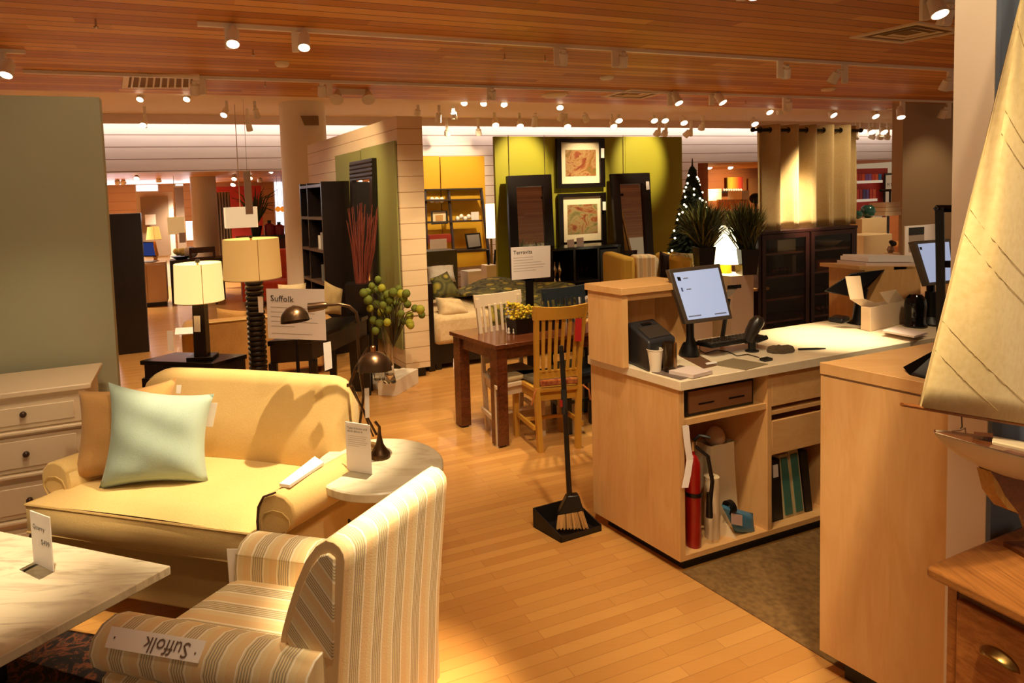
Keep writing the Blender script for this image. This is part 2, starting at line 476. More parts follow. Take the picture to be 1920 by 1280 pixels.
# seat cushion (T shape)
mb = sm()
def cush(u, v):
    a = u * ws; b = v * .62
    d = min(u, 1 - u) * ws; e = min(v, 1 - v) * .62
    k = min(1, d / .1) ** .5 if d > 0 else 0; k2 = min(1, e / .1) ** .5 if e > 0 else 0
    return (a, b, .498 + .045 * k * k2 + .012 * math.sin(PI * u))
mb.grid(cush, 24, 14)
ring = [(0, 0), (ws, 0), (ws, .62), (0, .62)]
ctr_ = (ws / 2, .31)
vs = []; nz_ = 6
for k in range(nz_ + 1):
    t_ = k / nz_; z_ = .372 + .126 * t_; o_ = .020 * math.sin(PI * t_)
    for i in range(4):
        a_, b_ = ring[i]; a2, b2 = ring[(i + 1) % 4]
        for j in range(10):
            f_ = j / 10; x_ = a_ + (a2 - a_) * f_; y_ = b_ + (b2 - b_) * f_
            nx = (0, 1, 0, -1)[i]; ny = (-1, 0, 1, 0)[i]
            sg_ = math.sin(PI * f_) ** .5 if 0 < f_ < 1 else 0
            vs.append((x_ + nx * o_ * sg_, y_ + ny * o_ * sg_, z_ - .012 * math.sin(PI * f_) * (1 - t_) * (i == 0)))
mb.add(vs, [(k * 40 + i, k * 40 + (i + 1) % 40, (k + 1) * 40 + (i + 1) % 40, (k + 1) * 40 + i) for k in range(nz_) for i in range(40)] + [tuple(range(39, -1, -1))])
mb.build('seat_cushion', SOFA, sf, ang=60)
sm().tube([(0, .62, .498), (0, .0, .498), (ws, .0, .498), (ws, .62, .498)], .007, 6).build('cushion_piping', SOFAD, sf)
sm().tube([(0, .62, .372), (0, .0, .372), (ws, .0, .372), (ws, .62, .372)], .006, 6).build('cushion_piping', SOFAD, sf)
sm().box(.02, ws + .02, .05, .7, .1, .37).build('base', SOFAD, sf, bev=.01)
# back
prof = [(.62, .30), (.555, .55), (.575, .75), (.62, .90)] + arc(.675, .90, .055, 170, 0, 6) + [(.74, .72), (.72, .30)]
mb = sm(); nb = 26
vs = []
for i in range(nb + 1):
    a = -.05 + (ws + .02) * i / nb
    e = min(i, nb - i) / nb * (ws + .02)
    dz = -.06 * max(0, 1 - e / (.16 if i < nb / 2 else .09)) ** 2.2
    for (b, z) in prof:
        zz = z + dz * max(0, (z - .5) / .45) + .008 * math.sin(3 * a)
        b2 = b + .015 * max(0, 1 - e / .1) ** 2 * (1 if b < .66 else -1)
        vs.append((a, b2, zz))
k = len(prof)
fs = [(i * k + j, i * k + (j + 1) % k, (i + 1) * k + (j + 1) % k, (i + 1) * k + j) for i in range(nb) for j in range(k)]
fs += [tuple(range(k)), tuple(range(nb * k + k - 1, nb * k - 1, -1))]
mb.add(vs, fs).build('backrest', SOFA, sf, ang=60)
def arm(a0, a1, b0, b1, zt, flip, name='arm', r=.075):
    """rolled arm: panel plus scroll; flip=1 rolls outward to larger a"""
    w = a1 - a0
    s = 1 if flip > 0 else -1
    base = a0 if flip > 0 else a1
    pts = [(0, .12), (0, zt - .12), (.012, zt - .05)] + [(r + .0 + r * math.cos(R(t)) * 1.0, zt - r + r * math.sin(R(t))) for t in (150, 120, 90, 60, 30, 0, -30, -60, -85)] + [(w * .62, zt - 2 * r - .02), (w * .62, .12)]
    pts = [(base + s * x, z) for x, z in pts]
    n = len(pts)
    mb = sm()
    vs = [(x, b0, z) for x, z in pts] + [(x, b1, z) for x, z in pts]
    mb.add(vs, [tuple(range(n - 1, -1, -1)), tuple(range(n, 2 * n))] + [(i, (i + 1) % n, n + (i + 1) % n, n + i) for i in range(n)])
    o = mb.build(name, SOFA, sf, bev=.012, ang=50)
    # facing panel outlined with piping
    f = [(base + s * (x + .022), z) for x, z in [(0, .14), (0, zt - .16)] + [(r * .75 - r * .75 * math.cos(R(t)), zt - r - .03 + r * .55 * math.sin(R(t))) for t in (0, 40, 80, 120, 160, 190)] + [(w * .36, zt - .2), (w * .36, .14)]]
    sm().tube([(x, b0 - .004, z) for x, z in f], .0035, 5).build('arm_piping', SOFAD, o)
    return o
arm(-.075, .135, .09, .66, .665, -1, r=.082)
rarm = arm(ws + .01, ws + .215, .03, .64, .66, 1, r=.084)
for a, b in ((.06, .1), (ws + .02, .1), (ws + .02, .66), (.06, .66)):
    sm().poly([(a - .025, b - .025), (a + .025, b - .025), (a + .02, b + .02), (a - .02, b + .02)], 0.0, .1).build('leg', BLKWOOD, sf)
# dark edge of the throw / arm cap on right arm front
sm().tube([(ws + .012, .03, .44), (ws + .012, .028, .54), (ws + .022, .026, .60), (ws + .05, .024, .645), (ws + .105, .022, .668)], .0045, 6).build('arm_seam', mat('dark_welt', '4a2c1a', .8), sf)
# arm card
q = [at(604, 855, z=.672), at(606, 872, z=.668), at(540, 911, z=.672), at(524, 907, z=.672)]
tg = thing('product_tag', 'long white tag lying along the right arm of the tan loveseat', 'tag', q[3])
MB().plate(*[p - q[3] for p in (at(524, 906, z=.675), at(543, 909, z=.675), at(607, 866, z=.675), at(590, 855, z=.675))], .012).build('card', PAPER, tg, smooth=False)
# ---- pillows
yb = at(290, 912, z=.53)
def pil(px, t, name, label, m, dy, z0=.53):
    bl = at(*px[3], z=z0); br = at(*px[2], z=z0)
    tl = at(*px[0], y=bl.y + dy); tr = at(*px[1], y=br.y + dy)
    return tag(pillow_mb([tl, tr, br, bl], t, 20, .13).build(name, m, None, ang=80, smooth=True), label, 'pillow', ), (tl, tr, br, bl)
TEALF = fabric('seafoam_linen', 'aabfb2', 'a0b6aa', 220)
TANF = fabric('tan_pillow', 'bf935a', 'b78a52', 200)
pil([(146, 732), (331, 708), (330, 890), (133, 904)], .075, 'throw_pillow', 'tan throw pillow leaning on loveseat back behind the seafoam pillow', TANF, .14, .55)
pp, cc = pil([(203, 716), (402, 738), (392, 907), (184, 920)], .085, 'throw_pillow', 'seafoam green throw pillow in front on the tan loveseat', TEALF, .13, .54)
def hangtag(px, y, label, name='product_tag', cat='tag', m=None):
    """flat card through four photo corners at one depth"""
    c = [at(*q, y=y) for q in px]
    o = MB().plate(c[3], c[2], c[1], c[0], .002).build(name, m or PAPER, None, smooth=False)
    return tag(o, label, cat)
hangtag([(392, 755), (408, 755), (399, 800), (382, 799)], cc[1].y + .02, 'white tag hanging from right side of the seafoam pillow')
hangtag([(331, 722), (340, 722), (338, 738), (330, 737)], cc[1].y + .1, 'small white tag on top corner of the tan pillow')
# ---- striped armchair
E1 = V((.55, .835, 0)).normalized(); E2 = V((-.965, .26, 0)).normalized()
oT = at(652, 1035, z=.86)
Oc = V((oT.x, oT.y, 0)) + E2 * .02
det = E1.x * E2.y - E1.y * E2.x
D1 = V((E2.y / det, -E2.x / det, 0)); D2 = V((-E1.y / det, E1.x / det, 0))
def stripes(name, dual, per=.104, off=0.0, extra=(0, 0, 0)):
    m = mat(name, 'e0c99a', .9, spec=.15); n = N(m)
    vm = n.new('ShaderNodeVectorMath', operation='DOT_PRODUCT')
    tc = n.new('ShaderNodeTexCoord'); n.link(tc.outputs['Object'], vm.inputs[0]); vm.inputs[1].default_value = V(dual) + V(extra)
    f = n.math('FRACT', n.math('ADD', n.math('DIVIDE', vm.outputs['Value'], per), 20 + off))
    A, G, W = 'e6d2a4', 'aa9f88', 'f6eeda'; P = 'e6c896'
    st = [(0, P), (.2, A), (.40, W), (.44, A)]
    x = .47
    for i in range(5):
        st += [(x, G), (x + .038, A)]; x += .082
    st += [(x, W), (x + .04, P)]
    n.link(n.ramp(f, st, True), n.b.inputs['Base Color'])
    n.bump(n.noise(n.co(), 220, 2), .2, .002)
    return m
STA = stripes('stripe_across', D1); STB = stripes('stripe_along', D2, .104, .3); STS = stripes('stripe_slant', D2, .09, .1, (0, 0, -.75))
ch = thing('armchair', 'grey and cream striped rolled-arm armchair seen from behind, beside the coffee table', 'armchair', Oc)
tC = local(skew(Oc, E1, E2), Oc)
def cm(): return MB(tC)
def prism_a(pts, a0, a1):
    """profile in (b,z) pushed along the width"""
    n = len(pts)
    return cm().add([(a0, b, z) for b, z in pts] + [(a1, b, z) for b, z in pts],
                    [tuple(range(n - 1, -1, -1)), tuple(range(n, 2 * n))] + [(i, (i + 1) % n, n + (i + 1) % n, n + i) for i in range(n)])
WC = .53
nP = V((E2.y, -E2.x, 0))
def pab(px, py):
    p = at(px, py, p=Oc, n=nP); return ((p - Oc).dot(E2), p.z)
front = [pab(x, y) for x, y in ((612, 1012), (592, 1024), (572, 1052), (554, 1095), (540, 1140), (529, 1182), (526, 1200), (532, 1212))]
bp = [(.05, .1), (.03, .45), (-.006, .80)] + [(.035 + .045 * math.cos(R(t)), .835 + .05 * math.sin(R(t))) for t in (185, 160, 135, 110, 85)] + front + [(front[-1][0] - .05, .38), (.13, .36), (.13, .1)]
prism_a(bp, 0, WC).build('backrest', STA, ch, bev=.035, ang=60)
sp = [pab(x, y) for x, y in ((626, 1236), (628, 1140), (630, 1046), (618, 1036), (602, 1040), (586, 1060), (568, 1098), (554, 1142), (542, 1182), (539, 1196), (544, 1208), (570, 1220))]
prism_a(sp, -.007, .004).build('side_panel', STS, ch, bev=.004)
# seat
mb = cm()
def seatf(u, v):
    a = .06 + u * (WC - .10); b = .18 + v * .62
    e = min(u, 1 - u) * .4; g = min(v, 1 - v) * .5
    return (a, b, .40 + .05 * min(1, max(e, 0) / .06) ** .5 * min(1, max(g, 0) / .06) ** .5)
mb.grid(seatf, 12, 12); mb.poly([(.06, .18), (WC - .04, .18), (WC - .04, .80), (.06, .80)], .30, .40)
mb.build('seat_cushion', STA, ch, ang=60)
cm().box(.0, WC, .08, .76, .1, .31).build('base', STB, ch, bev=.01)
def carm(a0, a1, s):
    r = .08; base = a1 if s < 0 else a0; w = a1 - a0; zt = .575
    pts = [(0, .1), (0, zt - .1), (.008, zt - .05)] + [(r + r * math.cos(R(t)), zt - r + r * math.sin(R(t))) for t in (155, 125, 95, 65, 35, 5, -25, -55, -80)] + [(w * .66, zt - 2 * r - .01), (w * .66, .1)]
    pts = [(base + s * x, z) for x, z in pts]
    n = len(pts); b0, b1 = .06, .755
    mb = cm().add([(x, b0, z) for x, z in pts] + [(x, b1, z) for x, z in pts],
             [tuple(range(n - 1, -1, -1)), tuple(range(n, 2 * n))] + [(i, (i + 1) % n, n + (i + 1) % n, n + i) for i in range(n)])
    return mb.build('arm', STB, ch, bev=.03, ang=50)
carm(-.115, .075, -1)
carm(WC - .085, WC + .10, 1)
for a, b in ((.03, .1), (WC - .03, .1), (WC - .03, .7), (.03, .7)):
    cm().poly([(a - .02, b - .02), (a + .02, b - .02), (a + .02, b + .02), (a - .02, b + .02)], 0, .1).build('leg', BLKWOOD, ch)
# tag on near arm with upside down name
q = [at(209, 1173, z=.57), at(387, 1201, z=.57), at(371, 1243, z=.535), at(196, 1213, z=.535)]
tg = thing('product_tag', 'white tag with upside-down name lying on near arm of the striped armchair', 'tag', q[3])
MB().plate(*[p - q[3] for p in (q[3], q[2], q[1], q[0])], .003).build('card', PAPER, tg, smooth=False)
xd = q[0] - q[1]; yd = q[2] - q[1]
for k_, v_ in ((.05, .62), (.90, .5)):
    c_ = q[1] - q[3] + xd * k_ + yd * v_ + V((0, 0, .004)); MB().plate(c_, c_ + xd * .014, c_ + xd * .014 + yd * .09, c_ + yd * .09, .001).build('printed_mark', mat('brown_ink', '6b5448', .7), tg, smooth=False)
text('name_text', 'Suffolk', .055, q[1] - q[3] + xd * .12 + yd * .22, xd, yd, mat('brown_ink', '6b5448', .7), tg, off=.003)
hangtag([(425, 1029), (457, 1029), (461, 1095), (430, 1095)], 2.2, 'white tag standing between loveseat cushion and far arm of the striped armchair')
# ---- round marble side table
zr = .62
rc_ = at(710, 868, z=zr); rr = ((at(830, 868, z=zr) - at(590, 868, z=zr)).length / 2)
rt = thing('side_table', 'small round side table with pale marble top on curved black iron legs', 'table', (rc_.x, rc_.y, 0))
MB().lathe([(rr - .006, zr - .042), (rr, zr - .036), (rr, zr - .006), (rr - .006, zr)], (0, 0, 0), 56).build('table_top', marble('pale_marble', 'ddd6bc', 'c2b698', (0, 0, .5)), rt)
for i in range(3):
    t = R(200 + 120 * i)
    d = V((math.cos(t), math.sin(t), 0))
    pts = [d * (rr * .8) + V((0, 0, zr - .042)), d * (rr * .72) + V((0, 0, zr - .14)), d * (rr * .42) + V((0, 0, zr - .28)), d * (rr * .22) + V((0, 0, .24)), d * (rr * .34) + V((0, 0, .12)), d * (rr * .7) + V((0, 0, .0))]
    MB().tube(pts, .011, 8).build('leg', IRON, rt)
MB().lathe([(rr * .24, .235), (rr * .27, .24), (rr * .24, .25)], (0, 0, 0), 24).build('ring', IRON, rt)
t, xd, tl, w_, h_ = acrylic_card([(645, 790), (697, 797), (697, 890), (651, 883)], zr, 'white sign card in clear holder on the round marble side table', name='sign_card')
text('title_text', 'Take it home and\nthink about it', h_ * .062, tl + xd * w_ * .08 - V((0, 0, h_ * .13)), xd, (0, 0, 1), INK, t)
card_lines(t, tl + xd * w_ * .08 - V((0, 0, h_ * .27)), xd, (0, 0, 1), w_ * .8, 6, .0016, h_ * .04)
# ---- task lamps
BRZ = mat('oil_bronze', '553f2b', .3, .85)
def dome(c, r, ax, name='lamp_shade', parent=None, neck=None):
    """hemisphere opening along ax"""
    ax = V(ax).normalized(); q = ax.to_track_quat('-Z', 'Y').to_matrix()
    mb = MB(lambda p: V(c) + q @ p)
    prof = [(r * 1.02, -.01), (r, 0)] + [(r * math.cos(R(a)), r * .98 * math.sin(R(a))) for a in range(10, 90, 8)] + [(r * .12, r)]
    mb.lathe(prof, (0, 0, 0), 36, caps=False)
    mb.lathe([(r * .97, -.008)] + [(r * .96 * math.cos(R(a)), r * .93 * math.sin(R(a))) for a in range(0, 91, 10)], (0, 0, 0), 36, caps=False)
    return mb.build(name, BRZ, parent)
def lampbase(parent, c, r=.05):
    MB().lathe([(r, 0), (r, .014), (r * .92, .022), (r * .7, .034), (r * .38, .06), (r * .2, .10), (.008, .12)], c, 28).build('base', BRZ, parent)
lb = at(713, 856, z=zr)
l2 = thing('task_lamp', 'bronze swing-arm task lamp with dome shade facing us on the round marble table', 'lamp', lb)
L_ = lambda px, py, dy=0: at(px, py, y=lb.y + dy) - lb
lampbase(l2, (0, 0, 0), .048)
j1 = L_(711, 800); j2 = L_(655, 722); j3 = L_(668, 688)
MB().tube([L_(712, 838), j1, L_(703, 790)], .007, 8).build('post', BRZ, l2)
MB().tube([L_(706, 815, .008), j2 + V((0, .008, 0))], .006, 8).build('lower_arm', BRZ, l2)
MB().tube([L_(700, 818, -.008), j2 + V((.015, -.008, 0))], .004, 8).build('lower_arm', BRZ, l2)
MB().tube([j2, j3, L_(690, 652, .03)], .007, 8).build('upper_arm', BRZ, l2)
MB().tube([j2 - V((.012, 0, 0)), j2 + V((.012, 0, 0))], .009, 8).build('elbow_knob', BRZ, l2)
dome(L_(702, 690), .079, (0, -.12, -1), parent=l2)
MB().lathe([(.012, .072), (.012, .1), (.008, .104)], L_(701, 690), 12).build('socket_cap', mat('copper', 'b07a50', .3, 1), l2)
lb1 = at(672, 846, z=zr)
l1 = thing('task_lamp', 'bronze arched task lamp with dome shade turned left in front of the name sign', 'lamp', lb1)
K_ = lambda px, py, dy=0: at(px, py, y=lb1.y + dy) - lb1
lampbase(l1, (0, 0, 0), .045)
MB().tube([V((0, 0, .1)), K_(674, 800), K_(681, 745), K_(679, 700)], .0065, 8).build('post', BRZ, l1)
MB().tube([K_(683, 745), K_(676, 700), K_(671, 640), K_(672, 606), K_(668, 586), K_(655, 574), K_(635, 570), K_(612, 572)], .0075, 10).build('upper_arm', BRZ, l1)
MB().tube([K_(613, 572), K_(606, 573), K_(588, 576), K_(578, 577)], [.014, .019, .021, .022], 14).build('socket', BRZ, l1)
dome(K_(553, 599), .066, (.14, -.28, -1), parent=l1)
hangtag([(606, 643), (620, 640), (623, 690), (609, 695)], lb1.y - .02, 'white paper tag hanging below the arched task lamp')
hangtag([(683, 728), (692, 727), (693, 782), (685, 784)], lb.y - .03, 'narrow white tag hanging under dome of the front-facing task lamp')
# ================================================================ checkout island
OI = at(1276, 1054, z=.06); OI = V((OI.x, OI.y, 0)); wI = OI.dot(WD); uI = OI.dot(UD)
BI = at(1113, 959, z=.06); BI = V((BI.x, BI.y, 0)); dI = (BI - OI).length; e2i = (BI - OI).normalized()
HI = .925
def fa(px, py): return at(px, py, w=wI).dot(UD) - uI
def fz(px, py): return at(px, py, w=wI).z
LI = at(1786, 622, z=HI).dot(UD) - uI + .3
isl = thing('checkout_counter', 'light maple checkout island with open shelves, drawers and pale worktop', 'counter', OI)
tI = local(skew(OI, UD, e2i), OI)
def im(): return MB(tI)
TOPM = wood('pale_laminate', 'efe0c2', 'e6d3b0', 0, .3, 1)
im().box(-.012, LI, -.02, dI + .01, HI - .045, HI).build('worktop', TOPM, isl, bev=.003)
aD = fa(1444, 850); zs = fz(1290, 792)
im().box(0, .03, 0, dI, .06, HI - .045).build('end_panel', MAPLEV, isl)
im().box(.03, LI, .0, dI - .02, .06, .085).build('bottom_board', MAPLE, isl)
im().box(.03, aD - .012, .008, dI - .03, zs - .016, zs + .012).build('shelf', MAPLE, isl)
im().box(aD - .014, aD + .012, .002, dI - .03, .085, HI - .045).build('divider', MAPLEV, isl)
im().box(.03, LI, dI - .03, dI - .012, .085, HI - .045).build('back_panel', MAPLEV, isl)
aE = fa(1560, 800)
im().box(aE + .02, aE + .05, .002, dI - .03, .085, HI - .045).build('divider', MAPLEV, isl)
im().box(.05, LI - .05, .03, dI - .05, 0, .06).build('toe_kick', BLACK, isl)
def drw(z0, z1, b0=-.0):
    o = im().box(aD + .016, aE + .016, b0, b0 + .016, z0, z1).build('drawer', MAPLE, isl, bev=.002)
    im().box(aD + .03, aE, b0 + .016, dI - .08, z0 + .01, z1 - .03).build('drawer_box', MAPLEV, o)
zA = fz(1450, 762); zB = fz(1450, 702); zC_ = fz(1450, 853); zD = fz(1450, 790)
drw(zA, zB, .002); drw(zC_, zD, .002)
im().box(aD + .012, aE + .02, .004, dI - .04, fz(1450, 775) - .008, fz(1450, 775) + .010).build('shelf', MAPLE, isl)
# raised ledge at the back of the island
wl = thing('transaction_ledge', 'maple box ledge standing on the island behind the first screen', 'ledge', OI)
tl0 = at(1122, 669, z=HI); b0 = (tl0 - OI).dot(V((-UD.y, UD.x, 0))) / e2i.dot(WD)
b1 = dI
bb0 = max(.0, (at(1168, 690, z=HI) - OI).dot(WD) / e2i.dot(WD))
aL0 = (at(1122, 669, z=HI) - OI - e2i * dI).dot(UD) * 0 + .055
q1 = at(1168, 690, z=HI); q0 = at(1124, 672, z=HI)
aL0 = (q1 - OI - e2i * bb0).dot(UD)
hT = hz(q1, 540); hU = hz(q1, 553)
aL1 = aL0 + (at(1300, 640, w=(OI + e2i * bb0).dot(WD)).dot(UD) - q1.dot(UD))
def lm_(): return MB(tI)
dl = b0 if b0 > bb0 + .1 else bb0 + .16
lm_().box(aL0, aL0 + .035, bb0, dl, HI, hU).build('end_panel', MAPLEV, wl)
lm_().box(aL0 - .012, aL1, bb0 - .012, dl + .01, hU, hT).build('top_board', MAPLE, wl, bev=.002)
lm_().box(aL0 + .035, aL1, bb0 + .01, bb0 + .03, hU - .035, hU).build('front_rail', MAPLE, wl)
lm_().box(aL0 + .035, aL1, dl - .02, dl, HI, hU).build('back_panel', MAPLEV, wl)
lm_().box(aL1 - .03, aL1, bb0 + .02, dl - .02, HI, hU - .035).build('end_panel', MAPLEV, wl)
# ---- inside the open bays
def on(px, py, z): return at(px, py, z=z)
zb = .085
cd = thing('cash_drawer', 'black cash drawer with bronze front on the island shelf', 'cash drawer', OI + UD * .1 + V((0, 0, zs + .012)))
tK = local(skew(OI, UD, e2i), cd.location)
c0, c1 = fa(1296, 760), fa(1424, 745)
zt = fz(1296, 745)
MB(tK).box(c0, c1, .03, .36, zs + .012, zt + .05).build('body', BLACK, cd, bev=.004)
f0 = MB(tK).box(c0 + .012, c1 - .02, .022, .03, zs + .03, zt + .018).build('front_plate', mat('bronze_plate', '9a6c46', .4, .2), cd)
for x0, x1 in ((.16, .38), (.6, .83)):
    MB(tK).box(c0 + (c1 - c0) * x0, c0 + (c1 - c0) * x1, .019, .022, zs + .065, zs + .071).build('slot', BLACK, f0)
RED = mat('extinguisher_red', 'a3140f', .3, coat=.3)
pe = on(1300, 1022, zb)
fe = thing('fire_extinguisher', 'red fire extinguisher standing in the open bay of the island', 'fire extinguisher', pe)
he = hz(pe, 851) - zb
re = .036
MB().lathe([(re * .9, 0), (re, .015), (re, he - .07), (re * .92, he - .035), (re * .6, he - .01), (re * .32, he), (re * .3, he + .03)], (0, 0, 0), 28).build('cylinder', RED, fe)
MB().lathe([(.016, he + .02), (.02, he + .03), (.018, he + .065), (.006, he + .07)], (0, 0, 0), 12).build('valve', CHROME, fe)
MB().tube([(.0, -.0, he + .06), (.03, -.01, he + .095), (.075, -.02, he + .085)], .008, 6).build('handle', BLACK, fe)
MB().lathe([(re + .001, he * .56), (re + .004, he * .56), (re + .004, he * .6), (re + .001, he * .6)], (0, 0, 0), 28).build('strap', BLACK, fe)
MB().tube([(.012, -.012, he + .04), (.06, -.03, he - .0), (.078, -.035, he - .12), (.07, -.03, he * .5), (.066, -.028, he * .42)], .009, 8).build('hose', BLACK, fe)
MB().tube([(.066, -.028, he * .60), (.066, -.028, he * .34)], [.012, .016], 10).build('nozzle', BLACK, fe)
pr = on(1335, 1006, zb)
rr_ = thing('paper_towel_roll', 'upright white paper roll beside the red extinguisher', 'paper roll', pr)
hr = hz(pr, 892) - zb
MB().lathe([(.035, 0), (.035, hr), (.012, hr), (.012, hr - .02)], (0, 0, 0), 24).build('roll', mat('kraft_white', 'e0c9a2', .8), rr_)
MB().lathe([(.011, hr - .004), (.011, hr + .002), (.001, hr + .002)], (0, 0, 0), 12).build('core', BLACK, rr_)
q = [on(1345, 1002, zb), on(1380, 1010, zb), at(1352, 965, p=on(1345, 1002, zb), n=WD), at(1344, 945, p=on(1345, 1002, zb), n=WD)]
tag(MB().plate(q[0], q[1], q[2], q[3], .012).build('paper_scrap', mat('kraft_white', 'e0c9a2', .8), smooth=False), 'torn white paper wedge leaning on the paper roll', 'paper')
pbg = on(1362, 985, zb) + e2i * .06
bgx = thing('plastic_bag', 'cream shopping bag with crumpled top at the back of the island bay', 'bag', pbg)
hb = .42
def bagf(u, v):
    t = 2 * PI * u
    k = 1 - .12 * v + .05 * math.sin(5 * t + 3 * v)
    x, y = math.cos(t), math.sin(t)
    s = max(abs(x), abs(y))
    return V(UD * (x / s * .09 * k) + e2i * (y / s * .05 * k) + V((0, 0, hb * v)))
MB().grid(bagf, 24, 8, True).build('bag_body', mat('cream_plastic', 'd9c6a0', .5), bgx)
MB().ball((0, 0, hb + .02), (.05, .04, .06), 10, 7).build('crumpled_top', mat('tissue', 'c7a685', .8), bgx)
pk = on(1385, 1000, zb)
pkt = thing('wipes_pack', 'blue packet of wipes lying at the front of the island bay', 'packet', pk)
q = [at(1352, 945, p=pk, n=WD), at(1412, 962, p=pk, n=WD), at(1416, 1002, p=pk, n=WD), at(1378, 998, p=pk, n=WD)]
pillow_mb([p - pk for p in (q[0], q[1], q[2], q[3])], .022, 8, .02).build('pouch', mat('wipes_blue', '4a7fa0', .35), pkt)
lg = MB().plate(*[at(x, y, p=pk - WD * .026, n=WD) - pk for x, y in ((1372, 982), (1392, 986), (1392, 966), (1372, 962))], .003).build('printed_badge', mat('badge_pink', 'd8b8a8', .6), pkt)
tr = thing('tape_roll', 'black adhesive tape roll leaning on the blue packet', 'tape', at(1368, 950, p=pk, n=WD))
qq = UD.to_track_quat('Z', 'Y').to_matrix()
MB(lambda p: qq @ p).lathe([(.018, -.014), (.032, -.014), (.032, .014), (.018, .014), (.018, -.014)], (0, 0, 0), 22, caps=False).build('ring', BLACK, tr)
# binders
bx = fa(1450, 980)
bl = [(1449, 1467, 1449, 1462, 873, 'grey ring binder with white label, leftmost in the island bay', '5c5248', 981),
      (1468, 1487, 1463, 1480, 868, 'black ring binder with white label between the grey and teal binders', '14110f', 978),
      (1488, 1508, 1478, 1495, 858, 'teal binder with cream edges, left one of the two in the island bay', '4c7a6c', 972),
      (1509, 1527, 1496, 1514, 850, 'teal binder with cream edges, right one of the two in the island bay', '4c7a6c', 965),
      (1530, 1542, 1518, 1532, 852, 'dark brown binder at right end of the binder row', '1d1310', 960)]
for x0, x1, t0, t1, yt, lab, cc_, y0 in bl:
    a0, a1 = fa(x0, y0), fa(x1, y0); s0, s1 = fa(t0, yt), fa(t1, yt)
    h = fz((t0 + t1) / 2, yt)
    o = thing('ring_binder', lab, 'binder', OI + UD * a0 + V((0, 0, zb)), 0, 'binders in the island bay')
    tb = local(skew(OI, UD, e2i), o.location)
    if cc_ == '4c7a6c':
        MB(tb).hexa([(a0, .05, zb), (a1, .05, zb), (a1, .3, zb), (a0, .3, zb), (s0, .05, h), (s1, .05, h), (s1, .3, h), (s0, .3, h)]).build('cover', mat('binder_cream', 'cdb98c', .6), o)
        e = .16
        L4 = lambda k, z, b: ((a0 + (a1 - a0) * k) * (1 - z) + (s0 + (s1 - s0) * k) * z, b, zb + (h - zb) * z)
        MB(tb).hexa([L4(e, .05, .046), L4(1 - e, .05, .046), L4(1 - e, .05, .05), L4(e, .05, .05), L4(e, .95, .046), L4(1 - e, .95, .046), L4(1 - e, .95, .05), L4(e, .95, .05)]).build('spine_insert', mat('binder_teal', '3f7365', .5), o)
    else:
        MB(tb).hexa([(a0, .05, zb), (a1, .05, zb), (a1, .3, zb), (a0, .3, zb), (s0, .05, h), (s1, .05, h), (s1, .3, h), (s0, .3, h)]).build('cover', mat('binder_' + cc_, cc_, .5), o)
        if cc_ != '1d1310':
            L4 = lambda k, z, b: ((a0 + (a1 - a0) * k) * (1 - z) + (s0 + (s1 - s0) * k) * z, b, zb + (h - zb) * z)
            MB(tb).hexa([L4(.2, .72, .046), L4(.7, .72, .046), L4(.7, .72, .05), L4(.2, .72, .05), L4(.2, .92, .046), L4(.7, .92, .046), L4(.7, .92, .05), L4(.2, .92, .05)]).build('spine_label', PAPER, o)
# curled sticker strip on island edge
pts = [(1279, 798), (1282, 830), (1287, 862), (1283, 890), (1278, 914)]
mb = MB(); 
vs = []
for x, y in pts:
    p = at(x, y, w=wI - .012); vs += [p, p + UD * .027 - WD * .01 * (1 if 820 < y < 900 else 0), p + UD * .027 - WD * .013, p - WD * .003]
mb.add(vs, [(i * 4 + j, i * 4 + (j + 1) % 4, i * 4 + 4 + (j + 1) % 4, i * 4 + 4 + j) for i in range(4) for j in range(4)])
tag(mb.build('paper_strip', PAPER, smooth=False), 'curling white paper strip stuck on front corner of the island', 'paper')
# ---- things on the worktop
def T(name, label, cat, px, py, z=HI): return thing(name, label, cat, at(px, py, z=z))
pr = T('receipt_printer', 'black receipt printer on the island in front of the ledge', 'printer', 1216, 699)
o_ = pr.location
P3 = lambda x, y, z=HI: at(x, y, z=z) - o_
lf, lbk, rf = P3(1217, 698), P3(1176, 680), P3(1268, 686)
rb = lbk + (rf - lf)
up = lambda p, h: V((p.x, p.y, h))
h1, h2 = hz(at(1217, 698, z=HI), 641) - HI, hz(at(1176, 680, z=HI), 604) - HI
MB().hexa([lf, rf, rb, lbk, up(lf, h1), up(rf, h1), up(rb, h2), up(lbk, h2)]).build('case', mat('printer_grey', '2a2a2d', .4), pr, bev=.012)
k = lambda s, t: lf + (rf - lf) * s + (lbk - lf) * t
zz = lambda t: h1 + (h2 - h1) * t
MB().hexa([k(.12, .1) + V((0, 0, zz(.1))), k(.9, .1) + V((0, 0, zz(.1))), k(.9, .62) + V((0, 0, zz(.62))), k(.12, .62) + V((0, 0, zz(.62))), k(.12, .1) + V((0, 0, zz(.1) + .006)), k(.9, .1) + V((0, 0, zz(.1) + .006)), k(.9, .62) + V((0, 0, zz(.62) + .006)), k(.12, .62) + V((0, 0, zz(.62) + .006))]).build('lid', mat('printer_lid', '3a342f', .35), pr, bev=.004)
MB().hexa([k(.35, .7) + V((0, 0, zz(.7) + .001)), k(.7, .7) + V((0, 0, zz(.7) + .001)), k(.7, .8) + V((0, 0, zz(.8) + .001)), k(.35, .8) + V((0, 0, zz(.8) + .001)), k(.35, .7) + V((0, 0, zz(.7) + .005)), k(.7, .7) + V((0, 0, zz(.7) + .005)), k(.7, .8) + V((0, 0, zz(.8) + .005)), k(.35, .8) + V((0, 0, zz(.8) + .005))]).build('paper_slot', BLACK, pr)
pc_ = at(1228, 696, z=HI)
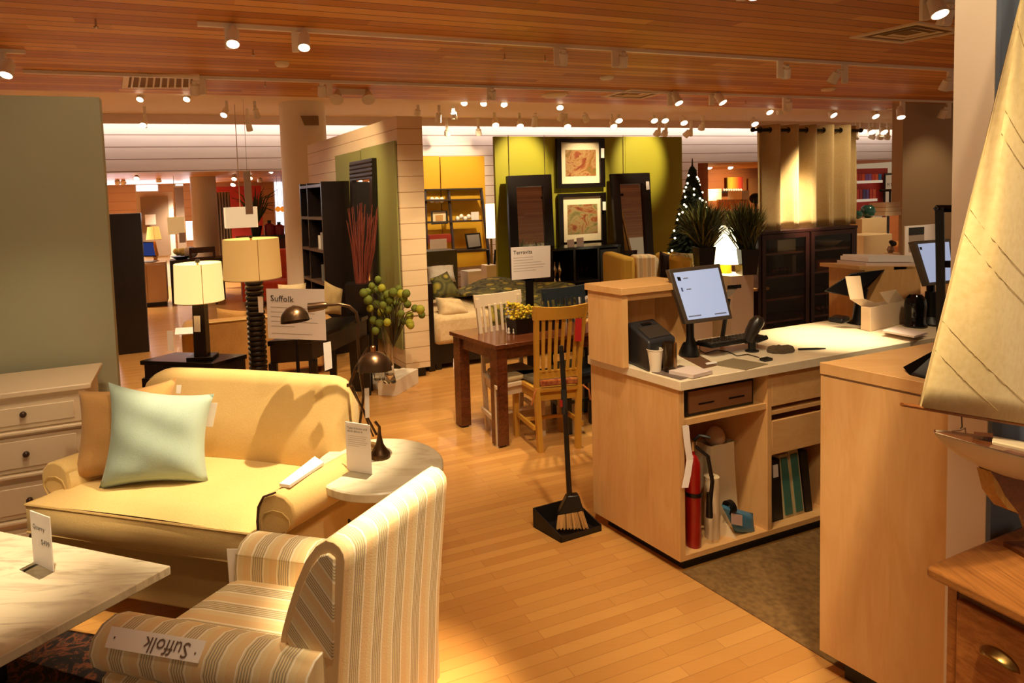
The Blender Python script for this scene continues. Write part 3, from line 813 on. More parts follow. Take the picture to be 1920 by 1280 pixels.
hc_ = hz(pc_, 654) - HI; rc2 = 15 / FP * (pc_.y)
tag(MB().lathe([(rc2 * .72, 0), (rc2 * .98, hc_ - .004), (rc2 * 1.04, hc_ - .002), (rc2 * 1.02, hc_ + .002), (rc2 * .94, hc_), (rc2 * .68, .006), (.001, .006)], pc_, 24).build('paper_cup', mat('cup_white', 'efe3cc', .6)), 'plain white paper cup on the island beside the printer', 'cup')
pg = at(1256, 697, z=HI); hg = hz(pg, 642) - HI
tag(MB().lathe([(.001, .008), (rc2 * .8, .0), (rc2 * .86, .01), (rc2 * .9, hg * .8), (rc2 * .84, hg), (rc2 * .8, hg), (rc2 * .84, hg * .78), (rc2 * .78, .02), (.001, .014)], pg, 24, caps=False).build('drinking_glass', glassmat('tinted_glass', 'd8bc96', .12)), 'clear drinking glass between paper cup and printer', 'glass')
# papers
def flat(name, px, z, t, m, label, cat='paper'):
    c = [at(*q, z=z) for q in px]
    return tag(MB().plate(c[0], c[1], c[2], c[3], t).build(name, m, None, smooth=False), label, cat) if (c[1] - c[0]).cross(c[3] - c[0]).z > 0 else tag(MB().plate(c[3], c[2], c[1], c[0], t).build(name, m, None, smooth=False), label, cat)
PAP2 = mat('paper_pinkish', 'dccac0', .7)
flat('folder', [(1222, 697), (1276, 711), (1330, 696), (1275, 684)], HI + .004, .004, mat('folder_grey', '6a5a52', .6), 'thin grey folder at the front corner of the island', 'folder')
flat('paper_stack', [(1254, 694), (1300, 703), (1336, 694), (1291, 685)], HI + .020, .016, PAP2, 'stack of pale receipt paper slips on the grey folder', 'paper stack')
flat('desk_pad', [(1275, 667), (1319, 690), (1345, 684), (1305, 662)], HI + .003, .003, mat('pad_brown', '6b4a30', .6), 'brown mat under the front of the screen stand', 'mat')
flat('mouse_pad', [(1330, 682), (1398, 693), (1440, 682), (1375, 671)], HI + .003, .003, mat('pad_grey', '8a7a5c', .6), 'grey-brown pad in front of the keyboard on the island', 'mat')
flat('paper_slip', [(1325, 683), (1345, 680), (1342, 677), (1322, 680)], HI + .008, .002, PAPER, 'small white slip on the mat below the keyboard')
# touchscreen
def screen(px, dep, label, org, thick=.03, tilt=.05):
    """flat monitor through four photo corners; bottom edge nearer by tilt"""
    TL, TR, BR, BL = px
    bl = at(*BL, y=dep); br = at(*BR, y=dep + .06)
    tl = at(*TL, y=dep + tilt); tr_ = at(*TR, y=dep + .06 + tilt)
    s = thing('monitor', label, 'monitor', org)
    L_ = lambda p: p - V(org)
    nn = (br - bl).cross(tl - bl).normalized()
    MB().plate(L_(bl), L_(br), L_(tr_), L_(tl), thick).build('bezel', mat('bezel_brown', '4a3f36', .35), s, bev=.004)
    q = lambda u, v: L_(bl + (br - bl) * u + (tl - bl) * v + ((tr_ - tl) - (br - bl)) * u * v)
    sc_ = MB().plate(*[p + nn * .0015 for p in (q(.07, .07), q(.94, .07), q(.94, .93), q(.07, .93))], .001).build('screen', mat('lit_screen', '90a0c0', .2, emit=.62, ecol='a4b2d6'), s, smooth=False)
    return s, q, (br - bl).normalized(), (tl - bl).normalized(), nn, sc_
ob = at(1292, 667, z=HI)
m1, q, xd, yd, nn, sc_ = screen([(1253, 505), (1350, 494), (1374, 597), (1286, 608)], ob.y - .13, 'black touchscreen till with lit blue screen on the island', ob)
for u_, v_, w_ in ((.22, .80, .09), (.22, .60, .09), (.1, .12, .26), (.64, .11, .25)):
    MB().plate(*[p + nn * .003 for p in (q(u_, v_), q(u_ + w_, v_), q(u_ + w_, v_ + .018), q(u_, v_ + .018))], .0008).build('screen_line', mat('screen_grey', '6a7088', .5), sc_, smooth=False)
MB().plate(*[p + nn * .003 for p in (q(.11, .78), q(.17, .77), q(.17, .84), q(.11, .85))], .001).build('icon', BLACK, sc_)
MB().plate(*[p + nn * .003 for p in (q(.12, .58), q(.15, .58), q(.15, .65), q(.12, .65))], .001).build('icon', mat('icon_blue', '4a5f9a', .5), sc_)
MB().lathe([(.05, 0), (.052, .012), (.04, .05), (.026, .1), (.026, .19), (.03, .2)], (0, 0, 0), 20).build('stand', BLACK, m1)
MB().tube([V((0, 0, .17)), q(.4, .3) - nn * .04], .02, 8).build('arm', BLACK, m1)
kb = [at(1300, 637, z=HI + .085), at(1378, 651, z=HI + .085), at(1438, 628, z=HI + .085), at(1368, 617, z=HI + .085)]
kb = [at(1302, 640, z=HI + .07), at(1335, 647, z=HI + .07), at(1438, 630, z=HI + .07), at(1405, 623, z=HI + .07)]
kt = thing('keyboard', 'black keyboard tray mounted in front of the island touchscreen', 'keyboard', kb[0])
MB().plate(*[p - kb[0] for p in kb], .018).build('tray', BLACK, kt, bev=.003)
mb = MB()
e_a = kb[2] - kb[1]; e_b = kb[0] - kb[1]
for i in range(14):
    for j in range(4):
        p = kb[1] - kb[0] + e_a * (.03 + i * .068) + e_b * (.08 + j * .22)
        mb.plate(p, p + e_a * .05, p + e_a * .05 + e_b * .17, p + e_b * .17, -.006)
o = mb.build('keys', mat('key_grey', '3c3833', .5), kt, smooth=False); o['kind'] = 'stuff'
for x, y in ((1312, 641), (1420, 631)):
    p = at(x, y, z=HI + .055) - kb[0]; MB().tube([p, V((p.x, p.y, HI - kb[0].z))], .003, 6).build('leg', CHROME, kt)
ps = at(1410, 659, z=HI)
scn = thing('barcode_scanner', 'black handheld barcode scanner resting on its stand on the island', 'scanner', ps)
MB().lathe([(.035, 0), (.036, .008), (.02, .014), (.02, .05)], (0, 0, 0), 16, .7).build('stand', BLACK, scn)
S_ = lambda x, y, d=0: at(x, y, y=ps.y + d) - ps
MB().tube([S_(1402, 640), S_(1409, 622), S_(1418, 606), S_(1424, 598), S_(1427, 594)], [.026, .032, .036, .03, .012], 14).build('head', mat('scanner_brown', '2b2520', .3), scn)
MB().tube([S_(1396, 640), S_(1420, 637), S_(1438, 632)], [.012, .016, .012], 10).build('cradle', BLACK, scn)
tg = at(1378, 545, y=ob.y + .22)
cdp = thing('card_reader', 'small black customer display behind the island touchscreen', 'card reader', tg)
MB().hexa([p - tg for p in (at(1362, 562, y=tg.y - .02), at(1372, 552, y=tg.y - .02), at(1372, 552, y=tg.y + .05), at(1362, 562, y=tg.y + .05), at(1364, 536, y=tg.y - .02), at(1390, 533, y=tg.y - .02), at(1390, 533, y=tg.y + .05), at(1364, 536, y=tg.y + .05))]).build('case', mat('reader_grey', '8a7a6a', .4), cdp)
MB().hexa([p - tg for p in (at(1364, 541, y=tg.y - .025), at(1390, 540, y=tg.y - .025), at(1390, 540, y=tg.y + .05), at(1364, 541, y=tg.y + .05), at(1364, 535, y=tg.y - .025), at(1390, 533, y=tg.y - .025), at(1390, 533, y=tg.y + .05), at(1364, 535, y=tg.y + .05))]).build('display', BLACK, cdp)
MB().tube([at(1366, 560, y=tg.y) - tg, V((at(1352, 600, y=tg.y).x - tg.x, 0, HI - tg.z))], .012, 8).build('pole', BLACK, cdp)
def blob(name, px, z, h, m, label, cat, sy=.6):
    a = at(*px[0], z=z); b = at(*px[1], z=z); c = (a + b) / 2; r = (b - a).length / 2
    mb = MB()
    def fn(u, v):
        t = 2 * PI * u; k = 1 + .12 * math.sin(3 * t + 1) + .06 * math.sin(7 * t)
        rr = [0, .92, 1, .9, .55, 0][int(round(v * 5))]; z_ = [0, 0, .3, .8, 1, .95][int(round(v * 5))]
        return V((c.x + r * rr * k * math.cos(t), c.y + r * sy * rr * k * math.sin(t), z + h * z_ * (1 + .15 * math.sin(5 * t))))
    return tag(mb.grid(fn, 20, 5, True).build(name, m), label, cat)
blob('cloth_pouch', [(1439, 662), (1488, 660)], HI, .035, fabric('pouch_grey', '5a4c38', '463a2b', 90), 'crumpled dark grey cloth pouch on the island worktop', 'pouch', .45)
tag(MB().tube([at(1497, 654.5, z=HI + .006), at(1530, 653.5, z=HI + .006), at(1548, 653, z=HI + .006)], [.006, .006, .003], 8).build('pen', BLACK), 'black pen lying on the bright island worktop', 'pen')
pm = at(1436, 671, z=HI + .006)
tag(MB().plate(at(1424, 671, z=HI + .013), at(1434, 674, z=HI + .013), at(1449, 671, z=HI + .013), at(1438, 668, z=HI + .013), .012).build('usb_stick', BLACK), 'tiny black dongle at the edge of the island worktop', 'dongle')
tag(MB().tube([at(x, y, z=HI + .004) for x, y in ((1310, 655), (1322, 662), (1345, 656), (1365, 659), (1382, 667), (1402, 664), (1423, 670))], .003, 6).build('cable', mat('cable_grey', '4a4038', .5)), 'thin grey cable winding across the island worktop', 'cable')
# far end of the island
pp = at(1573, 606, z=HI)
ph = thing('card_terminal', 'flat dark card terminal at the back edge of the island worktop', 'card terminal', pp)
q4 = [at(1552, 603, z=HI), at(1580, 607, z=HI), at(1594, 601, z=HI), at(1566, 597, z=HI)]
mb = MB(); mb.hexa([p - pp for p in q4] + [p - pp + V((0, 0, .03)) for p in q4]).build('case', mat('phone_blue', '262a30', .35), ph, bev=.01)
# open white box
BOXM = mat('carton_white', 'e2c9a8', .7)
wx = at(1632, 622, z=HI)
xb = thing('open_box', 'small open white carton with raised flaps on the far end of the island', 'box', wx)
X_ = lambda x, y, z=HI: at(x, y, z=z) - wx
l0, m0, r0 = X_(1614, 618), X_(1632, 622), X_(1696, 606)
bk0 = l0 + (r0 - m0)
hx = hz(wx, 577) - HI
wall = lambda a, b: MB().hexa([a, b, b + V((.002, .004, 0)), a + V((.002, .004, 0)), a + V((0, 0, hx)), b + V((0, 0, hx)), b + V((.002, .004, hx)), a + V((.002, .004, hx))])
mb = MB()
for a, b in ((l0, m0), (m0, r0), (r0, bk0), (bk0, l0)):
    d = (b - a).normalized(); n_ = V((-d.y, d.x, 0)) * .004
    mb.hexa([a, b, b + n_, a + n_] + [p + V((0, 0, hx)) for p in (a, b, b + n_, a + n_)])
mb.poly([(p.x, p.y) for p in (l0, m0, r0, bk0)], 0, .004)
mb.build('carton', BOXM, xb, smooth=False)
zt_ = V((0, 0, hx))
XD = lambda x, y, d=0: at(x, y, y=wx.y + d) - wx
MB().plate(l0 + zt_, m0 + zt_ + (r0 - m0) * .35, XD(1620, 560, .05), XD(1594, 561, .05), .003).build('flap', BOXM, xb, smooth=False)
MB().plate(XD(1594, 561, .05), XD(1620, 560, .05), XD(1613, 517, .06), XD(1585, 518, .06), .003).build('flap', BOXM, xb, smooth=False)
MB().plate(m0 + zt_ + (r0 - m0) * .5, r0 + zt_, XD(1680, 543, .1), XD(1650, 548, .06), .003).build('flap', BOXM, xb, smooth=False)
st = thing('paper_stack', 'flat pile of white leaflets beside the open carton', 'paper stack', at(1715, 630, z=HI))
for i, (dx, dz) in enumerate(((0, 0), (2, .012), (-1, .024))):
    c = [at(1655 + dx, 619, z=HI + dz + .011), at(1715 + dx, 630, z=HI + dz + .011), at(1738 + dx, 623, z=HI + dz + .011), at(1678 + dx, 612, z=HI + dz + .011)]
    MB().plate(*[p - st.location for p in c], .010).build('leaflet_bundle', PAP2, st, smooth=False)
sc2 = at(1716, 612, z=HI)
s2 = thing('barcode_scanner', 'glossy black scanner on stand in front of the second screen', 'scanner', sc2)
MB().lathe([(.06, 0), (.062, .01), (.05, .03), (.052, .08), (.056, .13), (.05, .17), (.03, .195), (.001, .2)], (0, 0, 0), 20).build('body', mat('gloss_black', '0a0808', .12), s2)
# second till seen from the side
ob2 = at(1600, 600, z=HI)
p2 = thing('monitor', 'black till screen seen edge-on behind the open carton', 'monitor', at(1608, 606, z=HI))
o2 = p2.location
Y2 = lambda x, y, d=0: at(x, y, y=o2.y + d) - o2
MB().hexa([Y2(1544, 546, -.03), Y2(1596, 556, -.03), Y2(1596, 556, .3), Y2(1544, 546, .3), Y2(1596, 512, -.03), Y2(1660, 505, -.03), Y2(1660, 505, .3), Y2(1596, 512, .3)]).build('screen_back', mat('till_black', '15161a', .3), p2, bev=.006)
MB().hexa([Y2(1596, 556, 0), Y2(1622, 545, 0), Y2(1622, 545, .2), Y2(1596, 556, .2), Y2(1640, 512, 0), Y2(1658, 506, 0), Y2(1658, 506, .2), Y2(1640, 512, .2)]).build('hinge_cover', BLACK, p2)
MB().tube([V((0, 0, 0)), V((0, 0, .02)), Y2(1612, 570, .1), Y2(1618, 540, .1)], [.06, .03, .03, .03], 10).build('stand', BLACK, p2)
# second ledge with papers and screen
lg0 = at(1640, 604, z=HI)
dL = lg0.y + .25
g2 = thing('transaction_ledge', 'maple box ledge carrying a paper stack at the far end of the counter', 'ledge', V((lg0.x, dL, HI)))
G_ = lambda x, y, d=0: at(x, y, y=dL + d) - g2.location
z0_ = HI - g2.location.z
def boxpx(xl, xr, yt, yb_, d, n, m, par, f=G_):
    a, b, c, e = f(xl, yb_), f(xr, yb_), f(xr, yt), f(xl, yt)
    nd = V((-.35, .94, 0)) * d
    return MB().hexa([a, b, b + nd, a + nd, e, c, c + nd, e + nd]).build(n, m, par)
boxpx(1622, 1676, 506, 612, .25, 'end_panel', MAPLEV, g2)
boxpx(1676, 1726, 500, 610, .25, 'front_panel', MAPLEV, g2)
boxpx(1612, 1728, 499, 506, .28, 'top_board', MAPLE, g2)
t3 = thing('paper_stack', 'thick stack of white paper on the far maple ledge', 'paper stack', at(1640, 499, y=dL))
H_ = lambda x, y, d=0: at(x, y, y=dL + .03 + d) - t3.location
boxpx(1624, 1718, 492, 499, .2, 'bundle', PAP2, t3, H_)
boxpx(1628, 1720, 483, 491, .19, 'bundle', PAPER, t3, H_)
boxpx(1630, 1719, 480, 483, .18, 'sheet', PAPER, t3, H_)
m2o = at(1745, 608, z=HI)
m2, q, xd, yd, nn, sc_ = screen([(1714, 452), (1782, 447), (1790, 530), (1741, 536)], m2o.y - .05, 'black touchscreen till with blue screen behind the black stand at far right', m2o, .04)
MB().plate(*[p + nn * .003 for p in (q(.08, .80), q(.14, .80), q(.14, .86), q(.08, .86))], .001).build('icon', BLACK, sc_)
MB().lathe([(.07, 0), (.07, .012), (.035, .05), (.03, .2)], (0, 0, 0), 18).build('stand', BLACK, m2)
MB().tube([V((0, 0, .16)), q(.5, .3) - nn * .05], .022, 8).build('arm', BLACK, m2)
# ================================================================ front maple cabinet
cA = at(1537, 1218, z=.08); cA = V((cA.x, cA.y, 0)); hC = hz(cA, 679)
eC = at(1646, 1280, z=.08) - at(1537, 1218, z=.08); eC.z = 0; eC.normalize()
lC = (cA.dot(WD) - at(1776, 900, p=cA, n=V((-eC.y, eC.x, 0))).dot(WD)) / -eC.dot(WD)
cb = thing('front_cabinet', 'plain tall maple counter cabinet on a black plinth nearest to us', 'counter', cA)
bkA = at(1550, 677, z=hC); bkB = at(1752, 641, z=hC)
eK = (bkB - bkA); eK.z = 0
mb = MB(); L_ = lambda p: V((p.x - cA.x, p.y - cA.y, 0))
p0, p1 = V((0, 0, 0)), eC * lC
p3 = L_(bkA); p2_ = p3 + eK * 1.15
hl = hz(cA, 704)
MB().poly([(p.x, p.y) for p in (p0, p1, p1 + UD * .5, p3 + eK.normalized() * .6, p3)], .08, hl).build('body', MAPLEV, cb)
off = V((-eC.y, eC.x, 0)) * -.0
MB().poly([(p.x, p.y) for p in (p0 - eC * .004, p1, p1 + UD * .6, p2_, p3)], hl + .006, hC).build('top_board', MAPLE, cb, bev=.002)
MB().poly([(p.x, p.y) for p in (p0 + eC * .01, p1, p1 + UD * .4, p3 + eK * .8)], hl, hl + .006).build('shadow_gap', mat('gap_brown', '6b4a2a', .7), cb)
MB().poly([(p.x, p.y) for p in (p0 + eC * .07 + V((.03, .02, 0)), p1 + UD * .05, p1 + UD * .4, p0 + eC * .05 + UD * .25)], 0, .08).build('plinth', BLACK, cb)
# black tray / folded stand on the cabinet
kt0 = at(1710, 705, z=hC)
tb = thing('countertop_display', 'black angular folding stand on the front cabinet behind the sail', 'display stand', kt0)
Q_ = lambda x, y, z: at(x, y, z=hC + z) - kt0
MB().hexa([Q_(1706, 703, 0), Q_(1742, 712, 0), Q_(1800, 680, 0), Q_(1765, 668, 0), Q_(1693, 688, .012), Q_(1742, 706, .012), Q_(1812, 640, .1), Q_(1772, 645, .1)]).build('tray', BLACK, tb)
# black metal frame stand
fx = at(1772, 640, z=hC)
df = fx.y
fs_ = thing('display_stand', 'tall black square-tube frame stand at the left edge of the white wall flank', 'display frame', V((fx.x, df, hC)))
W_ = lambda x, y, d=0: at(x, y, y=df + d) - fs_.location
bF = W_(1765, 644)
def bar(x0, y0, x1, y1, w, n, d=0):
    a, b = W_(x0, y0, d), W_(x1, y1, d)
    MB().tube([a, b], w, 4).build(n, BLACK, fs_, smooth=False)
bar(1762, 388, 1765, 646, .019, 'post')
bar(1755, 391, 1800, 391, .014, 'top_rail')
bar(1762, 495, 1800, 495, .014, 'cross_rail')
bar(1800, 388, 1803, 640, .019, 'post')
bar(1765, 604, 1800, 604, .012, 'cross_rail')
# ================================================================ wooden dresser with model yacht
zW = .8
wA = at(1736, 1060, z=zW); s1 = (at(1910, 987, z=zW) - wA); f1 = (at(1915, 1148, z=zW) - wA)
s1 = s1.normalized(); f1 = f1.normalized()
wd_ = thing('wooden_dresser', 'antique honey pine dresser with brass cup pulls under the model yacht', 'dresser', V((wA.x, wA.y, 0)))
PINE = wood('honey_pine', 'b87a3c', '7d4a1e', 1, .35, 1.6, .2)
PINED = wood('honey_pine_front', 'bd7a3a', '87491c', 1, .4, 1.8, .2)
wl_ = lambda a, b: V((0, 0, 0)) + s1 * a + f1 * b
def wpoly(a0, a1, b0, b1, z0, z1): return MB().poly([(p.x, p.y) for p in (wl_(a0, b0), wl_(a0, b1), wl_(a1, b1), wl_(a1, b0))], z0, z1)
wpoly(0, .46, 0, 1.0, zW - .03, zW).build('top', PINE, wd_, bev=.008)
wpoly(.045, .44, .03, .98, .04, zW - .03).build('carcass', wood('pine_side', '7a4a24', '56310f', 2, .5, 1.4), wd_)
wpoly(.04, .06, .03, .05, .04, zW - .04).build('stile', PINED, wd_)
for i, (z0, z1) in enumerate(((zW - .30, zW - .065), (zW - .54, zW - .315), (.06, zW - .555))):
    d = wpoly(.028, .046, .055, .36, z0, z1).build('drawer', PINED, wd_, bev=.004)
    c = wl_(.022, .15); zc2 = (z0 + z1) / 2 + .02
    mb = MB()
    def cup(u, v):
        t = PI * u; r = .04 * math.cos(v * PI / 2)
        return c + f1 * (math.cos(t) * (.04 * (1 - .25 * v))) + V((0, 0, zc2 + .032 * math.sin(t) * (1 - .5 * v))) - s1 * (.03 * math.sin(v * PI / 2) * math.sin(t) ** .5 if 0 < u < 1 else 0)
    mb.grid(cup, 16, 6); mb.build('cup_pull', BRASS, d, solid=.003)
for a, b in ((.06, .04), (.06, .95), (.42, .04), (.42, .95)):
    p = wl_(a, b); Bx(p.x - .02, p.x + .02, p.y - .02, p.y + .02, 0, .04).build('foot', PINED, wd_)
# yacht
yb_ = at(1900, 960, z=zW + .04).y
wY = .93
yp = at(1930, 985, w=wY); yp = V((yp.x, yp.y, zW))
yt = thing('model_sailboat', 'wooden model sailboat with cream cloth sails standing on the pine dresser', 'model boat', yp)
dY = yp.y + .0
Yp = lambda x, y, d=0: at(x, y, w=wY + d) - yp
HUL = mat('hull_cream', 'e0cda6', .35, coat=.3); MAH = wood('mahogany', '7a4420', '4f270e', 0, .3, 3, .3)
# hull sections from bow (left) to the right, (px, deck py, bottom py, half width)
sec = [(1751, 806, 812, .002), (1775, 811, 838, .022), (1805, 818, 858, .04), (1840, 828, 876, .055), (1880, 838, 893, .066), (1930, 850, 905, .07), (2000, 866, 912, .068), (2080, 882, 905, .05), (2140, 894, 898, .02)]
mb = MB(); vs = []; nq = 9
for px_, yd_, ybm, hw in sec:
    for j in range(nq):
        t = -1 + 2 * j / (nq - 1)
        k = abs(t) ** 2.2
        gw_ = (809 + (px_ - 1751) * .285 - .00006 * (px_ - 1751) ** 2) if t < 0 else (804 + (px_ - 1751) * .10 + .0001 * (px_ - 1751) ** 2)
        yy = ybm + (gw_ - ybm) * k
        vs.append(Yp(px_, yy, hw * (t if abs(t) > .02 else 0) * (1.0 if abs(t) > .9 else 1.0)))
fs = [(i * nq + j, i * nq + j + 1, (i + 1) * nq + j + 1, (i + 1) * nq + j) for i in range(len(sec) - 1) for j in range(nq - 1)]
mb.add(vs, fs).build('hull', HUL, yt, sub=1, solid=.003)
mb = MB(); vs = []
for px_, yd_, ybm, hw in sec: vs += [Yp(px_, (810 + (px_ - 1751) * .285 - .00006 * (px_ - 1751) ** 2), -hw), Yp(px_, (805 + (px_ - 1751) * .10 + .0001 * (px_ - 1751) ** 2), hw)]
mb.add(vs, [(i * 2, i * 2 + 1, i * 2 + 3, i * 2 + 2) for i in range(len(sec) - 1)]).build('deck', MAH, yt, smooth=False)
kp = [(1856, 880), (1905, 893), (1990, 905), (1985, 962), (1930, 970), (1905, 962), (1880, 935), (1865, 908)]
MB().extr([Yp(x, y, -.012) for x, y in kp], WD * .024).build('keel', MAH, yt)
MB().extr([Yp(x, y, -.015) for x, y in ((1858, 884), (1872, 905), (1885, 930), (1910, 962), (1890, 955), (1868, 925))], WD * .03).build('keel_edge', wood('pale_pine', 'b8873f', '98682c', 2, .4, 3), yt)
Bx(-.02, .2, -.05, .05, -.0, .012).build('stand_base', MAH, yt)
for dx in (.02, .16):
    MB().tube([(dx, 0, 0), Yp(1912 + (50 if dx > .1 else 0), 950)], .008, 6).build('stand_post', MAH, yt)
MB().tube([Yp(1691, 758, -.004), Yp(1722, 763), Yp(1800, 776), Yp(1900, 792), Yp(2080, 820)], [.0045, .005, .006, .006, .006], 8).build('boom', wood('boom_wood', '9a5a26', '74400f', 0, .35, 3), yt)
MB().tube([Yp(1960, 868), Yp(1955, 300), Yp(1950, -150)], [.008, .007, .004], 8).build('mast', MAH, yt)
SAIL = fabric('sail_cloth', 'd9c48e', 'cdb67e', 60, .8, .15)
def sailf(u, v):
    # v 0 at boom, 1 at peak
    xl = 1722 + (1950 - 1722) * v; 
    yl = 762 + (-150 - 762) * v
    xr = 1955; yr = 800 + (-150 - 800) * v
    x = xl + (xr - xl) * u; y = yl + (yr - yl) * u
    bel = .05 * math.sin(PI * u) * math.sin(PI * min(1, v + .12)) + .004 * math.sin(12 * u + 8 * v)
    return Yp(x, y, -bel)
so = MB().grid(sailf, 16, 22).build('sail', SAIL, yt, solid=.0016)
SEAM = mat('sail_seam', 'c4ad78', .9)
for k0 in (.12, .18, .36, .41, .60, .645, .8):
    pts = []
    for i in range(9):
        u = i / 8; v = k0 - .17 * u * (1 - k0 * .3)
        if v < .01: break
        pts.append(sailf(u, v) + V((0, -.002, 0)))
    if len(pts) > 1: MB().tube(pts, .0006, 4).build('seam', SEAM, so)
MB().tube([sailf(.01, i / 10) + V((0, -.002, 0)) for i in range(11)], .0018, 5).build('hem', SEAM, so)
MB().tube([Yp(1803, 778), Yp(1804, 800), Yp(1801, 803)], .0012, 5).build('rigging', IRON, yt)
MB().tube([Yp(1785, 808), Yp(1800, 807), Yp(1810, 802), Yp(1811, 812)], .0015, 5).build('deck_cleat', CHROME, yt)
MB().hexa([Yp(1860, 835, -.03), Yp(1990, 866, -.03), Yp(1990, 850, .02), Yp(1860, 824, .02), Yp(1860, 826, -.03), Yp(1990, 855, -.03), Yp(1990, 840, .02), Yp(1860, 816, .02)]).build('cabin', HUL, yt, bev=.003)
MB().hexa([Yp(1826, 815, -.012), Yp(1862, 820, -.012), Yp(1862, 820, .012), Yp(1826, 815, .012), Yp(1826, 809, -.012), Yp(1862, 812, -.012), Yp(1862, 812, .012), Yp(1826, 809, .012)]).build('hatch', MAH, yt)
# ---- carpet in front of the island
k0 = at(1279, 1073, z=0); k1 = at(1552, 1239, z=0); kd = (k1 - k0)
CARP = fabric('olive_carpet', '8a6a3c', '6a4e2a', 40, .95, .4)
tag(MB().poly([(p.x, p.y) for p in (k0, k0 + kd * 1.12, k0 + kd * 1.12 + UD * 1.2, k0 + UD * 1.7)], .0, .006).build('carpet', CARP, smooth=False), 'flat olive brown office carpet in front of the island drawers', 'carpet')
# ---- broom and dustpan
DP = at(1052, 1018, z=0)
dp = thing('dustpan', 'black upright lobby dustpan on the floor against the island end', 'dustpan', DP)
U_ = lambda x, y, z=0: at(x, y, z=z) - DP
A0, B0, C0 = U_(1052, 1018), U_(1128, 995), U_(1000, 988)
D0 = B0 + (C0 - A0)
hh = hz(DP, 1003)
hb_ = hz(DP + C0, 952); 
up = lambda p, h: V((p.x, p.y, h))
mb = MB()
mb.hexa([A0, B0, D0, C0] + [up(p, .006) for p in (A0, B0, D0, C0)])
side = lambda p, q, h1, h2, t: MB().hexa([p, q, q + t, p + t, up(p, h1), up(q, h2), up(q + t, h2), up(p + t, h1)])
tPa = (B0 - A0).normalized() * .006; tPc = (C0 - A0).normalized() * .006
mb.hexa([C0, A0, A0 + tPa, C0 + tPa, up(C0, hb_), up(A0, .035), up(A0 + tPa, .035), up(C0 + tPa, hb_)])
mb.hexa([D0 - tPa, B0 - tPa, B0, D0, up(D0 - tPa, hb_), up(B0 - tPa, .035), up(B0, .035), up(D0, hb_)])
mb.hexa([C0, D0, D0 - tPc, C0 - tPc, up(C0, hb_), up(D0, hb_), up(D0 - tPc, hb_), up(C0 - tPc, hb_)])
mb.hexa([A0, B0, B0 + tPc, A0 + tPc] + [up(p, .03) for p in (A0, B0, B0 + tPc, A0 + tPc)])
mb.build('pan', mat('pan_black', '17120f', .5), dp, smooth=False)
br_y = at(1072, 985, z=.03).y
br = thing('broom', 'black broom with straw bristles standing in the dustpan', 'broom', at(1072, 985, z=.03))
R_ = lambda x, y, d=0: at(x, y, y=br_y + d) - br.location
MB().tube([R_(1052, 648, .05), R_(1057, 720, .04), R_(1066, 900, .0), R_(1069, 945)], [.012, .014, .014, .016], 10).build('handle', BLACK, br)
MB().tube([R_(1057, 730, .03), R_(1058, 775, .03)], .0155, 10).build('grip', mat('grip_dark', '20201f', .6), br)
MB().tube([R_(1052, 750, .022), R_(1052.5, 762, .022)], .008, 8).build('label_band', mat('red_band', 'a01c14', .5), br)
hd = [R_(1046, 967, -.03), R_(1095, 958, -.03), R_(1086, 928, -.02), R_(1064, 930, -.02)]
MB().plate(hd[0], hd[1], hd[2], hd[3], .05).build('brush_head', BLACK, br, bev=.006)
mb = MB()
for i in range(60):
    s = i / 59; k = rnd.random()
    t0 = R_(1047 + 45 * s, 966 - 8 * s, -.035 + .03 * k); t1 = R_(1044 + 59 * s, 991 - 1 * s + 2 * math.sin(i), -.06 + .06 * k)
    mb.tube([t0, t1], .0034, 4)
o = mb.build('bristles', mat('straw', 'c79a5c', .8), br); o['kind'] = 'stuff'
# ================================================================ white dresser at left
zd = .9
dR = at(192, 679, z=zd); dF = at(186, 713, z=zd); wBk = dR.dot(WD); wFr = dF.dot(WD); uR_ = dR.dot(UD)
ds = thing('white_dresser', 'white painted dresser with small dark knobs against the sage wall', 'dresser', V((dR.x, dR.y, 0)))
DW = mat('dresser_white', 'e6d3b4', .4)
def ub(o, u0, u1, w0, w1, z0, z1, org):
    return MB().poly([(p.x - org[0], p.y - org[1]) for p in (uw(u0, w0), uw(u1, w0), uw(u1, w1), uw(u0, w1))], z0 - org[2], z1 - org[2])
og = (dR.x, dR.y, 0)
ub(ds, -2.0, uR_, wFr - .03, wBk, zd - .03, zd, og).build('top', DW, ds, bev=.006)
ub(ds, -1.98, uR_ - .03, wFr, wBk, .06, zd - .03, og).build('carcass', DW, ds)
zf_ = lambda y: at(75, y, w=wFr).z
zr_ = [zf_(746), zf_(800), zf_(808), zf_(880), zf_(895), zf_(965), zf_(980), .1]
for i in range(0, 8, 2):
    d = ub(ds, -1.95, uR_ - .055, wFr - .012, wFr, zr_[i + 1] + .008, zr_[i] - .012, og).build('drawer', DW, ds, bev=.003)
    ub(ds, -1.92, uR_ - .085, wFr - .018, wFr - .012, zr_[i + 1] + .03, zr_[i] - .03, og).build('drawer_panel', DW, d, bev=.003)
    ub(ds, -1.98, uR_ - .03, wFr - .03, wFr, zr_[i + 1] - .018, zr_[i + 1] - .002, og).build('moulding', DW, ds, bev=.004)
    zk = (zr_[i] + zr_[i + 1]) / 2
    if i == 0: zk = at(44, 776, w=wFr - .02).z
    for uk in (at(44, 776, w=wFr - .02).dot(UD), -1.75):
        p = uw(uk, wFr - .03, zk) - V(og)
        MB().ball(p, .016, 12, 8).build('knob', mat('dark_knob', '3a2216', .4), d)
